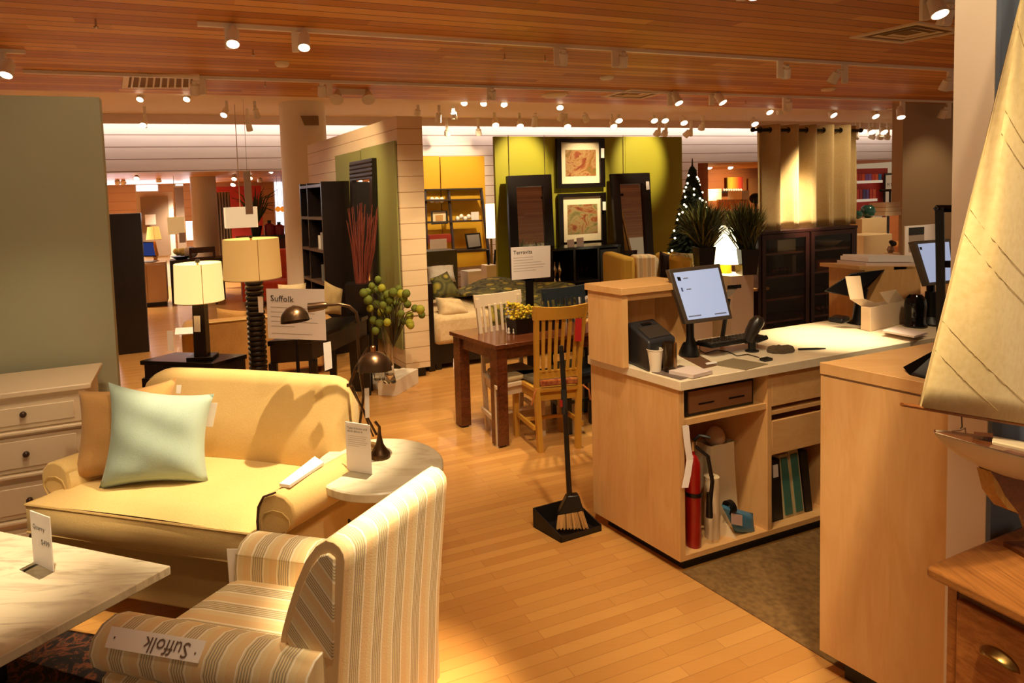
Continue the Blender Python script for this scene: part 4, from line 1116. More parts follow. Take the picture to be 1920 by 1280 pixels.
# ================================================================ helpers on walls
def R4(x0, y0, x1, y1, w):
    ym = (y0 + y1) / 2; xm = (x0 + x1) / 2
    return at(x0, ym, w=w).dot(UD), at(x1, ym, w=w).dot(UD), at(xm, y1, w=w).z, at(xm, y0, w=w).z
def uwb(u0, u1, w0, w1, z0, z1, org=(0, 0, 0)):
    o = V(org)
    return MB().hexa([uw(u, w, z) - o for z in (z0, z1) for u, w in ((u0, w0), (u1, w0), (u1, w1), (u0, w1))])
def pbox(x0, y0, x1, y1, w, d, org=(0, 0, 0), z0=None):
    a = R4(x0, y0, x1, y1, w)
    return uwb(a[0], a[1], w, w + d, a[2] if z0 is None else z0, a[3], org)
def simple(name, label, cat, m, x0, y0, x1, y1, w, d, z0=None, bev=0, group=None):
    return tag(pbox(x0, y0, x1, y1, w, d, z0=z0).build(name, m, None, bev=bev, smooth=bev > 0), label, cat, group)
def tl_(name, label, cat, px, py, w, z=None, group=None):
    p = at(px, py, w=w)
    if z is not None: p = V((p.x, p.y, z))
    return thing(name, label, cat, p, 0, group)
# ================================================================ dining group
WALN = wood('walnut_table', '6e3a1e', '44200f', 0, .25, 1.2, .3)
zt = .75
T0 = at(929, 648, z=zt); T1 = at(1093, 624.5, z=zt); TL0 = at(842, 621, z=zt)
ex = (T1 - T0).normalized(); ey = (TL0 - T0); wt = ey.length; ey = ey.normalized(); lt = 1.35
to = V((T0.x, T0.y, 0))
dt = thing('dining_table', 'dark walnut dining table with thick square legs beside the checkout island', 'table', to)
tt = local(skew(to, ex, ey), to)
def tm(): return MB(tt)
tm().box(0, lt, 0, wt, zt - .03, zt).build('table_top', WALN, dt, bev=.003)
tm().box(.04, lt - .04, .04, wt - .04, zt - .12, zt - .03).build('apron', WALN, dt)
lw = .085
for a, b in ((.02, .02), (lt - .02 - lw, .02), (lt - .02 - lw, wt - .02 - lw), (.02, wt - .02 - lw)):
    tm().box(a, a + lw, b, b + lw, .012, zt - .03).build('leg', WALN, dt, bev=.003)
    tm().box(a + .015, a + lw - .015, b + .015, b + lw - .015, 0, .012).build('glide', BLACK, dt)
YEL = mat('mustard_paint', 'c89436', .4); CRM = mat('cream_chair', 'dcc8aa', .45); NAVY = mat('navy_paint', '232d33', .4); BLKC = mat('black_paint', '171310', .4)
CUSH = stripes('seat_stripes', (1, 0, 0), .12)
CUS2 = fabric('taupe_seat', '5f5138', '4a3e2a', 60)
def chair(tlp, trp, dep, m, name, label, H=1.03, cushion=None, face=1):
    """slat-back chair; top rail corners in photo, dep = direction the seat points"""
    A = at(*tlp, z=H); B = at(*trp, z=H)
    exx = (B - A); exx.z = 0; W = exx.length; exx.normalize(); dp_ = V(dep).normalized()
    O = V((A.x, A.y, 0)) + dp_ * .05
    c = thing(name, label, 'chair', O)
    tf = local(skew(O, exx, dp_), O)
    mk = lambda: MB(tf)
    fx = lambda x, z: W * (x if z > .46 else .5 + (x - .5) * (.80 + .1 * z / .46)) if z <= .46 else W * (.5 + (x - .5) * (.86 + .14 * (z - .46) / (H - .46)))
    yb = lambda z: 0 if z < .46 else -.07 * ((z - .46) / (H - .46)) ** 1.4
    pw = .036
    def bar(x, z0, z1, w, t, n, y0=0):
        zs_ = [z0 + (z1 - z0) * i / 4 for i in range(5)]
        mb = mk(); vs = []
        for z in zs_:
            cx = fx(x, z); y = yb(z) + y0
            vs += [(cx - w / 2, y - t / 2, z), (cx + w / 2, y - t / 2, z), (cx + w / 2, y + t / 2, z), (cx - w / 2, y + t / 2, z)]
        fs = [(i * 4 + j, i * 4 + (j + 1) % 4, i * 4 + 4 + (j + 1) % 4, i * 4 + 4 + j) for i in range(4) for j in range(4)] + [(3, 2, 1, 0), (16, 17, 18, 19)]
        return mb.add(vs, fs).build(n, m, c)
    for x in (.06, .94):
        bar(x, 0, .46, pw, .034, 'rear_leg'); bar(x, .46, H - .02, pw * .85, .03, 'back_post')
    zr0 = H - .085
    mb = mk(); vs = []
    for i in range(9):
        x = i / 8; bow = -.025 * math.sin(PI * x); up_ = .012 * (2 * x - 1) ** 2
        for z, t in ((zr0, 0), (H + up_, 0), (H + up_, .022), (zr0, .022)):
            vs.append((fx(x, z) , yb(z) + bow - .011 + t, z))
    fs = [(i * 4 + j, i * 4 + (j + 1) % 4, i * 4 + 4 + (j + 1) % 4, i * 4 + 4 + j) for i in range(8) for j in range(4)] + [(3, 2, 1, 0), (32, 33, 34, 35)]
    mb.add(vs, fs).build('top_rail', m, c)
    mk().box(fx(.06, .55), fx(.94, .55), -.012, .012, .52, .575).build('lower_rail', m, c)
    for i in range(6):
        bar(.185 + .126 * i, .57, zr0 + .01, .022, .012, 'slat', -.008)
    D = .36
    mk().poly([(fx(.04, .46), -.015), (fx(.96, .46), -.015), (W * 1.0, D), (W * 0, D)], .425, .455).build('seat', m, c, bev=.004)
    mk().poly([(fx(.08, .4), .01), (fx(.92, .4), .01), (W * .95, D - .03), (W * .05, D - .03)], .36, .425).build('seat_apron', m, c)
    if cushion:
        mk().poly([(fx(.1, .46), .03), (fx(.9, .46), .03), (W * .97, D - .01), (W * .03, D - .01)], .456, .492).build('cushion', cushion, c, bev=.014)
    for x in (.05, .95):
        mk().box(W * x - .018, W * x + .018, D - .05, D - .014, 0, .425).build('front_leg', m, c)
        mk().box(W * x - .009, W * x + .009, .0, D - .03, .16, .19).build('side_stretcher', m, c)
    mk().box(W * .06, W * .94, D * .5 - .01, D * .5 + .01, .165, .187).build('cross_stretcher', m, c)
    return c, tf, W, fx, yb
yc, ytf, yW, yfx, yyb = chair((997, 577), (1099, 570), (-.25, .97, 0), YEL, 'dining_chair', 'mustard yellow slat-back chair at near side of the walnut table', cushion=CUS2)
o = MB(ytf).box(yfx(.1, .5), yfx(.9, .5), -.03, .0, .47, .515).build('cushion_roll', fabric('plaid_tie', '8a3d22', 'c07a3a', 40), yc, bev=.01)
for x in (.02, .98):
    p = V((yfx(x, .46), -.03, .46)); MB(ytf).tube([p, p + V((-.03 if x < .5 else .03, -.03, -.03)), p + V((-.05 if x < .5 else .04, -.03, -.10))], .006, 6).build('tie', mat('tie_orange', 'b0622c', .8), yc)
chair((889, 557), (978, 546), (.25, -.97, 0), CRM, 'dining_chair', 'cream slat-back chair at far side of the walnut table', cushion=mat('beige_seat', 'b39a70', .9))
chair((1016, 545), (1098, 536), (.25, -.97, 0), NAVY, 'dining_chair', 'dark navy slat-back chair at far right side of the walnut table')
chair((1150, 562), (1240, 552), (-.25, .97, 0), BLKC, 'dining_chair', 'black chair pushed in between walnut table and island end')
# red tag on the yellow chair
ty = yc.location.y
hangtag([(1079, 597), (1091, 597), (1090, 640), (1077, 639)], ty - .03, 'bright red tag hanging on the mustard yellow chair', m=mat('tag_red', 'b01612', .6))
# table top things
def TT(px, py): return at(px, py, z=zt)
fb = TT(1012, 624)
f_ = thing('flower_trough', 'long dark wooden trough of yellow flowers on the walnut table', 'planter', fb)
aT = (TT(970, 626) - T0); 
q0 = TT(968, 628) - fb; q1 = TT(1058, 615) - fb; nd = ey * .12
hT2 = hz(TT(968, 628), 600) - zt
MB().hexa([q0 * .97, q1 * .97, q1 * .97 + nd, q0 * .97 + nd] + [p + V((0, 0, hT2)) for p in (q0, q1, q1 + nd, q0 + nd)]).build('trough', BLKWOOD, f_)
YF = mat('yellow_petals', 'e2c02a', .7); YF2 = mat('lime_petals', 'b7a822', .7)
mb = MB(); mb2 = MB()
for i in range(150):
    s = rnd.random() ** 1.3 * .55; c = q0 + (q1 - q0) * s + nd * rnd.random()
    h = hT2 + rnd.random() * .11 * (1.15 - s)
    (mb if rnd.random() < .65 else mb2).ball(c + V((rnd.uniform(-.025, .02), 0, h)), (.013, .013, .010), 6, 4)
o = mb.build('petals', YF, f_); o['kind'] = 'stuff'; o = mb2.build('lime_buds', YF2, f_); o['kind'] = 'stuff'
mb = MB()
for i in range(40):
    s = rnd.random(); c = q0 + (q1 - q0) * s + nd * rnd.random() + V((0, 0, hT2))
    mb.tube([c, c + V((rnd.uniform(-.04, .04), rnd.uniform(-.03, .03), rnd.uniform(.02, .08)))], [.004, .001], 4)
o = mb.build('leaves', mat('olive_leaf', '5b5f1e', .7), f_); o['kind'] = 'stuff'
gc = TT(956, 625)
hangtag([(948, 582), (966, 581), (967, 624), (949, 626)], gc.y + .05, 'white floral card standing at left of the flower trough', 'table_card', 'card')
for i, (px, lab) in enumerate(((954, 'left small white figurine in front of the flower trough'), (964, 'right small white figurine in front of the flower trough'))):
    p = TT(px, 626)
    tag(MB().lathe([(.008, 0), (.012, .008), (.007, .024), (.010, .034), (.006, .046), (.001, .05)], p, 12).build('figurine', mat('porcelain', 'eadfce', .3)), lab, 'figurine', 'figurines by the flower trough')
hangtag([(1083, 556), (1110, 553), (1110, 585), (1083, 589)], TT(1096, 600).y + .15, 'white price sign standing near far end of the walnut table', 'table_sign', 'sign')
simple('serving_tray', 'clear tray with bread at far end of the walnut table', 'tray', mat('bread', 'd9a56a', .5), 1097, 601, 1118, 606, TT(1105, 604).dot(WD), .1)
# ================================================================ bed
bu, bw = 2.21, 5.93
bd = thing('bed', 'bed with dark frame, cream sheets and green leaf-print duvet behind the dining table', 'bed', uw(bu, bw, 0))
def bb(*a): return uwb(*a, org=bd.location)
bb(bu - .0, bu + .07, bw, bw + 1.3, 0, .92).build('headboard', BLKWOOD, bd, bev=.004)
bb(bu + .07, bu + 1.85, bw + .03, bw + 1.25, .06, .28).build('frame', BLKWOOD, bd)
for u_, w_ in ((bu + .12, bw + .06), (bu + 1.8, bw + .06), (bu + 1.8, bw + 1.2), (bu + .12, bw + 1.2)):
    bb(u_ - .03, u_ + .03, w_ - .03, w_ + .03, 0, .06).build('foot', BLKWOOD, bd)
SHEET = fabric('cream_sheet', 'e0c698', 'd3b685', 30)
bb(bu + .07, bu + 1.83, bw - .02, bw + 1.25, .26, .58).build('mattress', SHEET, bd, bev=.06)
LEAF = mat('leaf_print', '6b6a2c', .85); _n = N(LEAF)
_v = _n.new('ShaderNodeTexVoronoi'); _n.link(_n.co(scale=(7, 7, 7)), _v.inputs['Vector']); _v.inputs['Scale'].default_value = 1.0
_n.link(_n.ramp(_v.outputs['Distance'], [(0, 'c8b23a'), (.3, 'a9993a'), (.42, '3b3a22'), (.6, '6f6a34'), (.8, '2b2a1c')]), _n.b.inputs['Base Color'])
mb = MB()
def duv(u, v):
    U_2 = bu + .7 + u * 1.13; w_ = bw - .06 + v * 1.35
    e = min(v, 1 - v) * 1.35
    zz = .60 + .07 * math.sin(5 * u + 2) * math.sin(4 * v + 1) + .05 - (.3 * (1 - e / .08) if e < .08 else 0) + .05 * u
    return uw(U_2, w_, zz) - bd.location
mb.grid(duv, 26, 22).build('duvet', LEAF, bd, solid=.03)
def bp(px, dw, t, name, label, m, z0, cat='pillow', lean=.1):
    TL, TR, BR, BL = px
    w_ = bw + dw
    pts = [at(*TL, w=w_ + lean), at(*TR, w=w_ + lean), at(*BR, w=w_), at(*BL, w=w_)]
    return tag(pillow_mb(pts, t, 12).build(name, m, None, ang=80), label, cat)
bp([(816, 557), (862, 560), (884, 594), (822, 597)], .06, .09, 'bed_pillow', 'cream pillow lying nearest us on the bed', SHEET, .6)
bp([(806, 522), (838, 508), (868, 556), (812, 562)], .45, .08, 'throw_pillow', 'green and yellow leaf-print pillow leaning on the bed', LEAF, .6)
bp([(800, 500), (850, 496), (855, 528), (802, 530)], .85, .09, 'bed_pillow', 'white pillow at the back of the bed', fabric('white_sheet', 'e6dccb', 'd8ccb6', 30), .6)
hangtag([(849, 672), (860, 672), (861, 712), (851, 711)], uw(2.6, bw - .01).y, 'white price tag hanging below the bed frame')
# ================================================================ display wall: boards, mirror, bookcase, vases
def flank(px, py):
    """spot on the left flank of the display wall"""
    n_ = V((GD.y, -GD.x, 0)); return at(px, py, p=eL, n=n_)
SAGEB = mat('olive_board', '8d8a4a', .7)
NF = V((-GD.y, GD.x, 0))
if NF.dot(UD) > 0: NF = -NF
def board(x0, x1, ytop, label, lift=.012, zb_=.06, name='display_board', m=SAGEB, t=.016):
    a, b = flank(x0, ytop[0]), flank(x1, ytop[1]); h = (a.z + b.z) / 2
    a.z = b.z = zb_; up_ = V((0, 0, h - zb_))
    o = MB().hexa([a + NF * lift, b + NF * lift, b + NF * (lift + t), a + NF * (lift + t)] + [p + up_ for p in (a + NF * lift, b + NF * lift, b + NF * (lift + t), a + NF * (lift + t))])
    return tag(o.build(name, m, None, smooth=False), label, 'display board')
board(632, 679, (293, 281), 'olive green display board on the shiplap wall flank, farther one', zb_=.3)
board(681, 744, (280, 263), 'olive green display board on the shiplap wall flank, nearer one', zb_=.3)
# white plinths
c0 = at(742, 743, z=0); zP = hz(c0, 714)
c1 = at(785, 718, z=0); cl_ = at(709, 741, z=0)
pl = MB(); dA = (c1 - c0); dB = (cl_ - c0)
pl.poly([(p.x, p.y) for p in (c0, c0 + dA, c0 + dA + dB, c0 + dB)], 0, zP)
tag(pl.build('plinth', mat('plinth_white', 'e9dcc4', .6), bev=.003), 'low white plinth at foot of the shiplap wall end', 'plinth', 'white plinths')
c2 = cl_ + dA * .35 + (-GD) * 0
tag(MB().poly([(p.x, p.y) for p in (c2 + dB * .05, c2 + dB * 1.3, c2 + dB * 1.3 + dA * .8, c2 + dA * .8 + dB * .05)], 0, zP * .8).build('plinth', mat('plinth_white', 'e9dcc4', .6), bev=.003), 'second low white plinth behind the bronze lamp dome', 'plinth', 'white plinths')
# tall ribbed mirror leaning on the flank
s0 = flank(727, 700); s1_ = flank(684, 690)
mb0 = V((s0.x, s0.y, zP)) + NF * .10; mb1 = V((s1_.x, s1_.y, zP)) + NF * .10
ma = flank(724, 300); mm_ = V((ma.x, ma.y, ma.z))
hM = hz(s0, 296)
mr = thing('floor_mirror', 'tall dark mirror with ribbed top frame leaning on the olive boards', 'mirror', mb0)
L_ = lambda p: p - mb0
lean = -NF * .07
ed = (mb1 - mb0); up_ = V((0, 0, hM - zP)) + lean
nM = NF * .05
def mq(u, v): return L_(mb0 + ed * u + up_ * v)
fw = .12
for (a, b, c, d), n in ((((0, 0), (fw, 0), (fw, 1), (0, 1)), 'frame_stile'), (((1 - fw, 0), (1, 0), (1, 1), (1 - fw, 1)), 'frame_stile'), (((fw, .9), (1 - fw, .9), (1 - fw, 1), (fw, 1)), 'frame_head'), (((fw, 0), (1 - fw, 0), (1 - fw, .08), (fw, .08)), 'frame_foot')):
    q = [mq(*a), mq(*b), mq(*c), mq(*d)]
    MB().hexa(q + [p + nM for p in q]).build(n, BLKWOOD, mr)
for k in range(4):
    MB().tube([mq(.02, .915 + .022 * k) + nM, mq(.98, .915 + .022 * k) + nM], .011, 6).build('rib', BLKWOOD, mr)
q = [mq(fw, .08), mq(1 - fw, .08), mq(1 - fw, .9), mq(fw, .9)]
MB().hexa([p + nM * .4 for p in q] + [p + nM * .5 for p in q]).build('mirror_glass', MIRROR, mr, smooth=False)
# bookcase
b0_ = flank(668, 560); b0_ = V((b0_.x, b0_.y, 0)) + NF * .03
bkd = .34; bkl = .95
hB = hz(b0_, 339)
bc = thing('bookcase', 'tall espresso bookcase with open shelves beside the round column', 'bookcase', b0_)
def bcm(a0, a1, d0, d1, z0, z1):
    o = V((0, 0, 0)); f = lambda a, d, z: GD * a + NF * d + V((0, 0, z))
    return MB().hexa([f(a, d, z) for z in (z0, z1) for a, d in ((a0, d0), (a1, d0), (a1, d1), (a0, d1))])
bcm(0, .03, 0, bkd, 0, hB).build('end_panel', BLKWOOD, bc); bcm(bkl - .03, bkl, 0, bkd, 0, hB).build('end_panel', BLKWOOD, bc)
bcm(.03, bkl - .03, 0, .015, 0, hB).build('back_panel', BLKWOOD, bc)
bcm(bkl * .62, bkl * .65, .015, bkd, 0, hB).build('divider', BLKWOOD, bc)
SHF = mat('shelf_edge', '4a3426', .4)
for i in range(6):
    z = .06 + (hB - .1) * i / 5
    bcm(.03, bkl - .03, .015, bkd, z - .02, z + .015).build('shelf', SHF, bc)
for i, (a, z, h, c, lb) in enumerate(((.2, .06 + (hB - .1) * .6 + .015, .2, '8a8076', 'grey'), (.3, .06 + (hB - .1) * .6 + .015, .16, 'cfc2ae', 'pale'), (.22, .06 + (hB - .1) * .4 + .015, .2, '5b5650', 'dark grey'))):
    o = bcm(a, a + .05, .12, .3, z, z + h)
    p = MB(); p.v = [q + b0_ for q in o.v]; p.f = o.f
    tag(p.build('book', mat('book_' + c, c, .6)), lb + ' book standing alone on the espresso bookcase' + (', lower shelf' if i == 2 else ', upper shelf'), 'book', 'books on the espresso bookcase')
# branches in dark vase
vb = at(690, 745, z=0); 
vp = uw(1.33, 5.62, 0); vp = at(684, 700, z=zP)
bv = thing('branch_vase', 'dark square vase of tall rust-red branches in front of the bookcase', 'vase', V((vp.x, vp.y, 0)))
VY = vp.y
J_ = lambda x, y, d=0: at(x, y, y=VY + d) - bv.location
ztop = J_(675, 530).z
w2 = (J_(700, 600) - J_(652, 600)).length / 2; cx = (J_(676, 600)).x
MB().hexa([(cx - w2 * .8, -w2 * .8, 0), (cx + w2 * .8, -w2 * .8, 0), (cx + w2 * .8, w2 * .8, 0), (cx - w2 * .8, w2 * .8, 0), (cx - w2, -w2, ztop), (cx + w2, -w2, ztop), (cx + w2, w2, ztop), (cx - w2, w2, ztop)]).build('vase', mat('vase_black', '15100d', .3), bv)
BRM = mat('rust_branch', '6e2810', .8)
for i in range(34):
    x0 = rnd.uniform(668, 690); x1 = 684 + (x0 - 679) * rnd.uniform(2.2, 3.6); y1 = rnd.uniform(378, 412) + abs(x1 - 684) * .25
    p0, p1 = J_(x0, 534, rnd.uniform(-.03, .03)), J_(x1, y1, rnd.uniform(-.15, .15))
    m_ = (p0 + p1) / 2 + V((rnd.uniform(-.02, .02), 0, 0))
    MB().tube([p0, m_, p1], [.008, .007, .003], 5).build('branch', BRM, bv)
# glass vase with green pompoms
gp = at(731, 716, z=zP); gy = gp.y
gv = thing('glass_vase', 'tall clear glass vase of green pompom flowers on the low white plinth', 'vase', gp)
K2 = lambda x, y, d=0: at(x, y, y=gy + d) - gp
r_ = 14 / FP * gy
hv = K2(738, 600).z
MB().lathe([(.001, .01), (r_ * .9, 0), (r_ * .7, .06), (r_ * .55, hv * .4), (r_ * 1.0, hv), (r_ * .95, hv), (r_ * .5, hv * .4), (r_ * .6, .07), (.001, .02)], (0, 0, 0), 20, caps=False).build('vase', GLASS, gv)
POM = mat('pompom_green', '6f7a26', .8); POM2 = mat('pompom_lime', 'a9a82e', .8)
spots = [(709, 524), (697, 536), (682, 549), (690, 562), (704, 542), (716, 540), (726, 552), (737, 548), (748, 541), (752, 551), (762, 550), (720, 560), (731, 562), (742, 568), (706, 570), (694, 578), (715, 585), (728, 580), (740, 590), (752, 588), (764, 570), (756, 602), (768, 606), (778, 578), (788, 580), (791, 590), (700, 600), (712, 606), (726, 604), (745, 612), (704, 620), (757, 560), (690, 548), (735, 575), (768, 592), (770, 610), (718, 572)]
for i, (x, y) in enumerate(spots):
    c = K2(x, y, rnd.uniform(-.12, .12)); r = rnd.uniform(.030, .040)
    mb = MB()
    mb.grid(lambda u, v: c + V((math.sin(PI * v) * math.cos(2 * PI * u), math.sin(PI * v) * math.sin(2 * PI * u), math.cos(PI * v))) * r * (1 + .10 * ((int(round(u * 14)) + int(round(v * 9))) % 2)), 14, 9, True)
    mb.build('pompom', POM if rnd.random() < .6 else POM2, gv)
    MB().tube([c, (c + K2(737, 610)) * .5 + V((0, 0, .03)), K2(738, 650)], .004, 4).build('stem', mat('stem_brown', '4c4020', .8), gv)
for x, lab in ((708, 'left short clear glass cylinder on the low white plinth'), (722, 'right short clear glass cylinder on the low white plinth')):
    p = at(x, 712, z=zP)
    tag(MB().lathe([(.001, .004), (.03, 0), (.032, .1), (.03, .1), (.028, .008), (.001, .008)], p, 18, caps=False).build('glass_cylinder', GLASS), lab, 'glass', 'glass cylinders on the plinth')
# ================================================================ behind the loveseat
et0 = at(262, 676, z=.6); et1 = at(400, 681, z=.6); et2 = at(463, 664, z=.6)
eo = V((et0.x, et0.y, 0))
et = thing('end_table', 'low black end table behind the loveseat carrying the lit lamp', 'table', eo)
e4 = et0 + (et2 - et1)
MB().poly([(p.x - eo.x, p.y - eo.y) for p in (et0, et1, et2, e4)], .565, .6).build('table_top', mat('black_lacquer', '15100e', .18), et, bev=.003)
MB().poly([((p.x * .94 + et1.x * .06) - eo.x, (p.y * .94 + et1.y * .06) - eo.y) for p in (et0, et1, et2, e4)], .46, .565).build('apron', BLKWOOD, et)
for p in (et0, et1, et2, e4):
    q = p * .9 + (et0 + et1 + et2 + e4) * .025 - eo
    Bx(q.x - .025, q.x + .025, q.y - .025, q.y + .025, 0, .46).build('leg', BLKWOOD, et)
SHADE = mat('lit_shade', 'f4e2ae', .8, emit=1.0, ecol='ffd98a')
SHADE2 = mat('warm_shade', 'ecd096', .8, emit=.36, ecol='ffbf62')
def shade_lamp(o, px, m, dep, tx, bx, yt, yb2, sides=36):
    """tapered drum shade between photo rows"""
    f = lambda x, y: at(x, y, y=dep) - o.location
    ct_ = f((tx[0] + tx[1]) / 2, yt); cb_ = f((bx[0] + bx[1]) / 2, yb2)
    rt_ = (f(tx[1], yt) - f(tx[0], yt)).length / 2; rb_ = (f(bx[1], yb2) - f(bx[0], yb2)).length / 2
    c = (ct_ + cb_) / 2
    h0, h1 = cb_.z, ct_.z
    s = MB().lathe([(rb_, h0), (rt_, h1), (rt_ - .004, h1), (rb_ - .004, h0), (rb_, h0)], (c.x, c.y, 0), sides, caps=False).build('lamp_shade', m, o)
    MB().lathe([(rb_ + .001, h0), (rb_ + .001, h0 + .006)], (c.x, c.y, 0), sides, caps=False).build('hem', SOFAD, s)
    a = R(-62)
    MB().tube([(c.x + (rb_ + .001) * math.cos(a), c.y + (rb_ + .001) * math.sin(a), h0), (c.x + (rt_ + .001) * math.cos(a), c.y + (rt_ + .001) * math.sin(a), h1)], .0025, 4).build('seam', SOFAD, s)
    return V((c.x, c.y, (h0 + h1) / 2)), rt_, h1
lp = at(380, 671, z=.6); ld = lp.y
la = thing('table_lamp', 'lit table lamp with pale drum shade and dark column on the black end table', 'lamp', lp)
F2 = lambda x, y: at(x, y, y=ld) - lp
c_, rt_, h1 = shade_lamp(la, 0, SHADE, ld, (328, 413), (330, 419), 493, 565)
MB().lathe([(.0, h1 + .0), (.018, h1 + .004), (.018, h1 + .03), (.0, h1 + .034)], (c_.x, c_.y, 0), 12).build('finial', BLKWOOD, la)
Bx(-.105, .1, -.07, .09, 0, .022).build('base', BLKWOOD, la, bev=.003)
ctop = F2(375, 566).z
MB().hexa([(-.05, -.045, .022), (.05, -.045, .022), (.05, .045, .022), (-.05, .045, .022), (c_.x - .045, c_.y - .045, ctop), (c_.x + .045, c_.y - .045, ctop), (c_.x + .045, c_.y + .045, ctop), (c_.x - .045, c_.y + .045, ctop)]).build('column', BLKWOOD, la)
MB().tube([(c_.x, c_.y, ctop), (c_.x, c_.y, h1)], .008, 6).build('harp', BRASS, la)
point(lp + c_, 5, (1, .72, .4), .04)
hangtag([(363, 592), (375, 592), (376, 622), (364, 622)], ld - .07, 'pale tag hanging from the lit lamp with the dark column')
fp = V((at(480, 600, y=4.35).x, 4.35, 0))
fl_ = thing('floor_lamp', 'tall lamp with ribbed dark column and large beige drum shade behind the loveseat', 'lamp', fp)
c_, rt_, h1 = shade_lamp(fl_, 0, SHADE2, 4.35, (420, 522), (420, 527), 447, 522)
MB().lathe([(.0, h1), (.012, h1 + .003), (.012, h1 + .02), (0, h1 + .024)], (c_.x, c_.y, 0), 10).build('finial', BLKWOOD, fl_)
rcol = 16 / FP * 4.35; ht_ = at(478, 524, y=4.35).z
prof = []
nr = 34
for i in range(nr):
    z = .05 + (ht_ - .05) * i / nr; dz = (ht_ - .05) / nr
    prof += [(rcol * .9, z), (rcol * 1.08, z + dz * .3), (rcol * 1.08, z + dz * .7), (rcol * .9, z + dz)]
MB().lathe([(.16, 0), (.16, .03), (.1, .05)] + prof, (0, 0, 0), 20).build('ribbed_column', BLKWOOD, fl_, ang=25)
MB().tube([(0, 0, ht_), (c_.x, c_.y, h1)], .008, 6).build('harp', BRASS, fl_)
point(fp + c_, 3, (1, .72, .4), .04)
hangtag([(483, 556), (493, 556), (494, 586), (485, 586)], 4.26, 'white tag hanging from the ribbed column lamp')
# name sign behind the loveseat
sg_y = 4.0
so_ = at(556, 640, y=sg_y); 
sg = thing('name_sign', 'large white name sign on a stand behind the arched bronze lamp', 'sign', V((so_.x, so_.y, 0)))
S2 = lambda x, y, d=0: at(x, y, y=sg_y + d) - sg.location
q = [S2(503, 634), S2(612, 638, .12), S2(608, 542, .12), S2(499, 541)]
MB().plate(q[0], q[1], q[2], q[3], .006).build('panel', PAPER, sg, smooth=False)
xd = (q[1] - q[0]).normalized(); yd = (q[3] - q[0]).normalized()
sh = (q[3] - q[0]).length; sw = (q[1] - q[0]).length
text('name_text', 'Suffolk', sh * .17, q[0] + yd * sh * .76 + xd * sw * .06, xd, yd, INK, sg, off=.004)
card_lines(sg, q[0] + yd * sh * .63 + xd * sw * .06, xd, yd, sw * .8, 5, .004, sh * .095, .5)
card_lines(sg, q[0] + yd * sh * .1 + xd * sw * .06, xd, yd, sw * .7, 1, .004, .02, 1)
m_ = S2(556, 636, .06)
MB().tube([m_, V((m_.x, m_.y + .02, .02))], .012, 8).build('post', IRON, sg)
MB().lathe([(.11, 0), (.11, .012), (.02, .02)], (m_.x, m_.y + .02, 0), 20).build('base', IRON, sg)
# black console behind
k0 = at(501, 640, z=.74); k1 = at(583, 634, z=.74); k2 = at(690, 590, z=.74)
k0 = V((k0.x - .0, k0.y, 0)); k1 = V((k1.x, k1.y, 0)); k2 = V((k2.x, k2.y, 0))
cs = thing('console_table', 'black console table with square legs beyond the name sign', 'table', k0)
k3 = k0 + (k2 - k1)
qq = [p - k0 for p in (k0, k1, k2, k3)]
MB().poly([(p.x, p.y) for p in qq], .70, .74).build('table_top', mat('black_lacquer', '15100e', .18), cs, bev=.003)
cc2 = sum(qq, V()) / 4
MB().poly([((p * .96 + cc2 * .04).x, (p * .96 + cc2 * .04).y) for p in qq], .56, .70).build('apron', BLKWOOD, cs)
for p in qq:
    c = p * .92 + cc2 * .08
    Bx(c.x - .03, c.x + .03, c.y - .03, c.y + .03, 0, .56).build('leg', BLKWOOD, cs)
# tan sofa seen from the back
TSOF = fabric('camel_fabric', 'b98a4c', 'a4763c')
ts0 = at(390, 662, y=6.0); tz = ts0.z
td = UD
tso = V((at(385, 620, y=6.0).x, 6.0, 0))
ts = thing('sofa', 'camel tan sofa seen from behind, beyond the floor lamp', 'sofa', tso)
hS = hz(tso, 604)
def sb(a0, a1, b0, b1, z0, z1): return MB(lambda p: UD * p.x + WD * p.y + V((0, 0, p.z))).box(a0, a1, b0, b1, z0, z1)
sb(0, 1.15, 0, .16, .08, hS).build('backrest', TSOF, ts, bev=.025)
sb(-.02, 1.17, .16, .68, .08, .42).build('seat', TSOF, ts, bev=.03)
sb(-.22, 0.0, .02, .70, .08, hS - .08).build('arm', TSOF, ts, bev=.05); sb(1.15, 1.28, .02, .70, .08, hS - .08).build('arm', TSOF, ts, bev=.05)
MB(lambda p: UD * p.x + WD * p.y + V((0, 0, p.z))).tube([(0, -.004, hS - .01), (1.15, -.004, hS - .01)], .008, 6).build('piping', SOFAD, ts)
for a, b in ((-.15, .1), (1.2, .1), (1.2, .62), (-.15, .62)):
    sb(a - .03, a + .03, b - .03, b + .03, 0, .08).build('foot', BLKWOOD, ts)
def sp_(px, dw, label, m):
    pts = [at(*p, w=tso.dot(WD) + dw) for p in px]
    tag(pillow_mb(pts, .06, 10).build('throw_pillow', m), label, 'pillow')
sp_([(406, 577), (466, 583), (468, 625), (404, 625)], .2, 'tan pillow on the camel sofa left of the ribbed lamp column', TSOF)
sp_([(521, 533), (574, 530), (575, 590), (520, 592)], .28, 'cream pillow on the camel sofa above the name sign', fabric('cream_pillow', 'cdb68c', 'bba27a'))
sp_([(608, 525), (643, 542), (640, 590), (604, 590)], .26, 'beige pillow on the camel sofa right of the name sign', fabric('beige_pillow', 'b79c6a', 'a58a58'))
q = [at(328, 629, z=hS - .07), at(366, 627, z=hS - .07), at(364, 615, z=hS - .07), at(329, 617, z=hS - .07)]
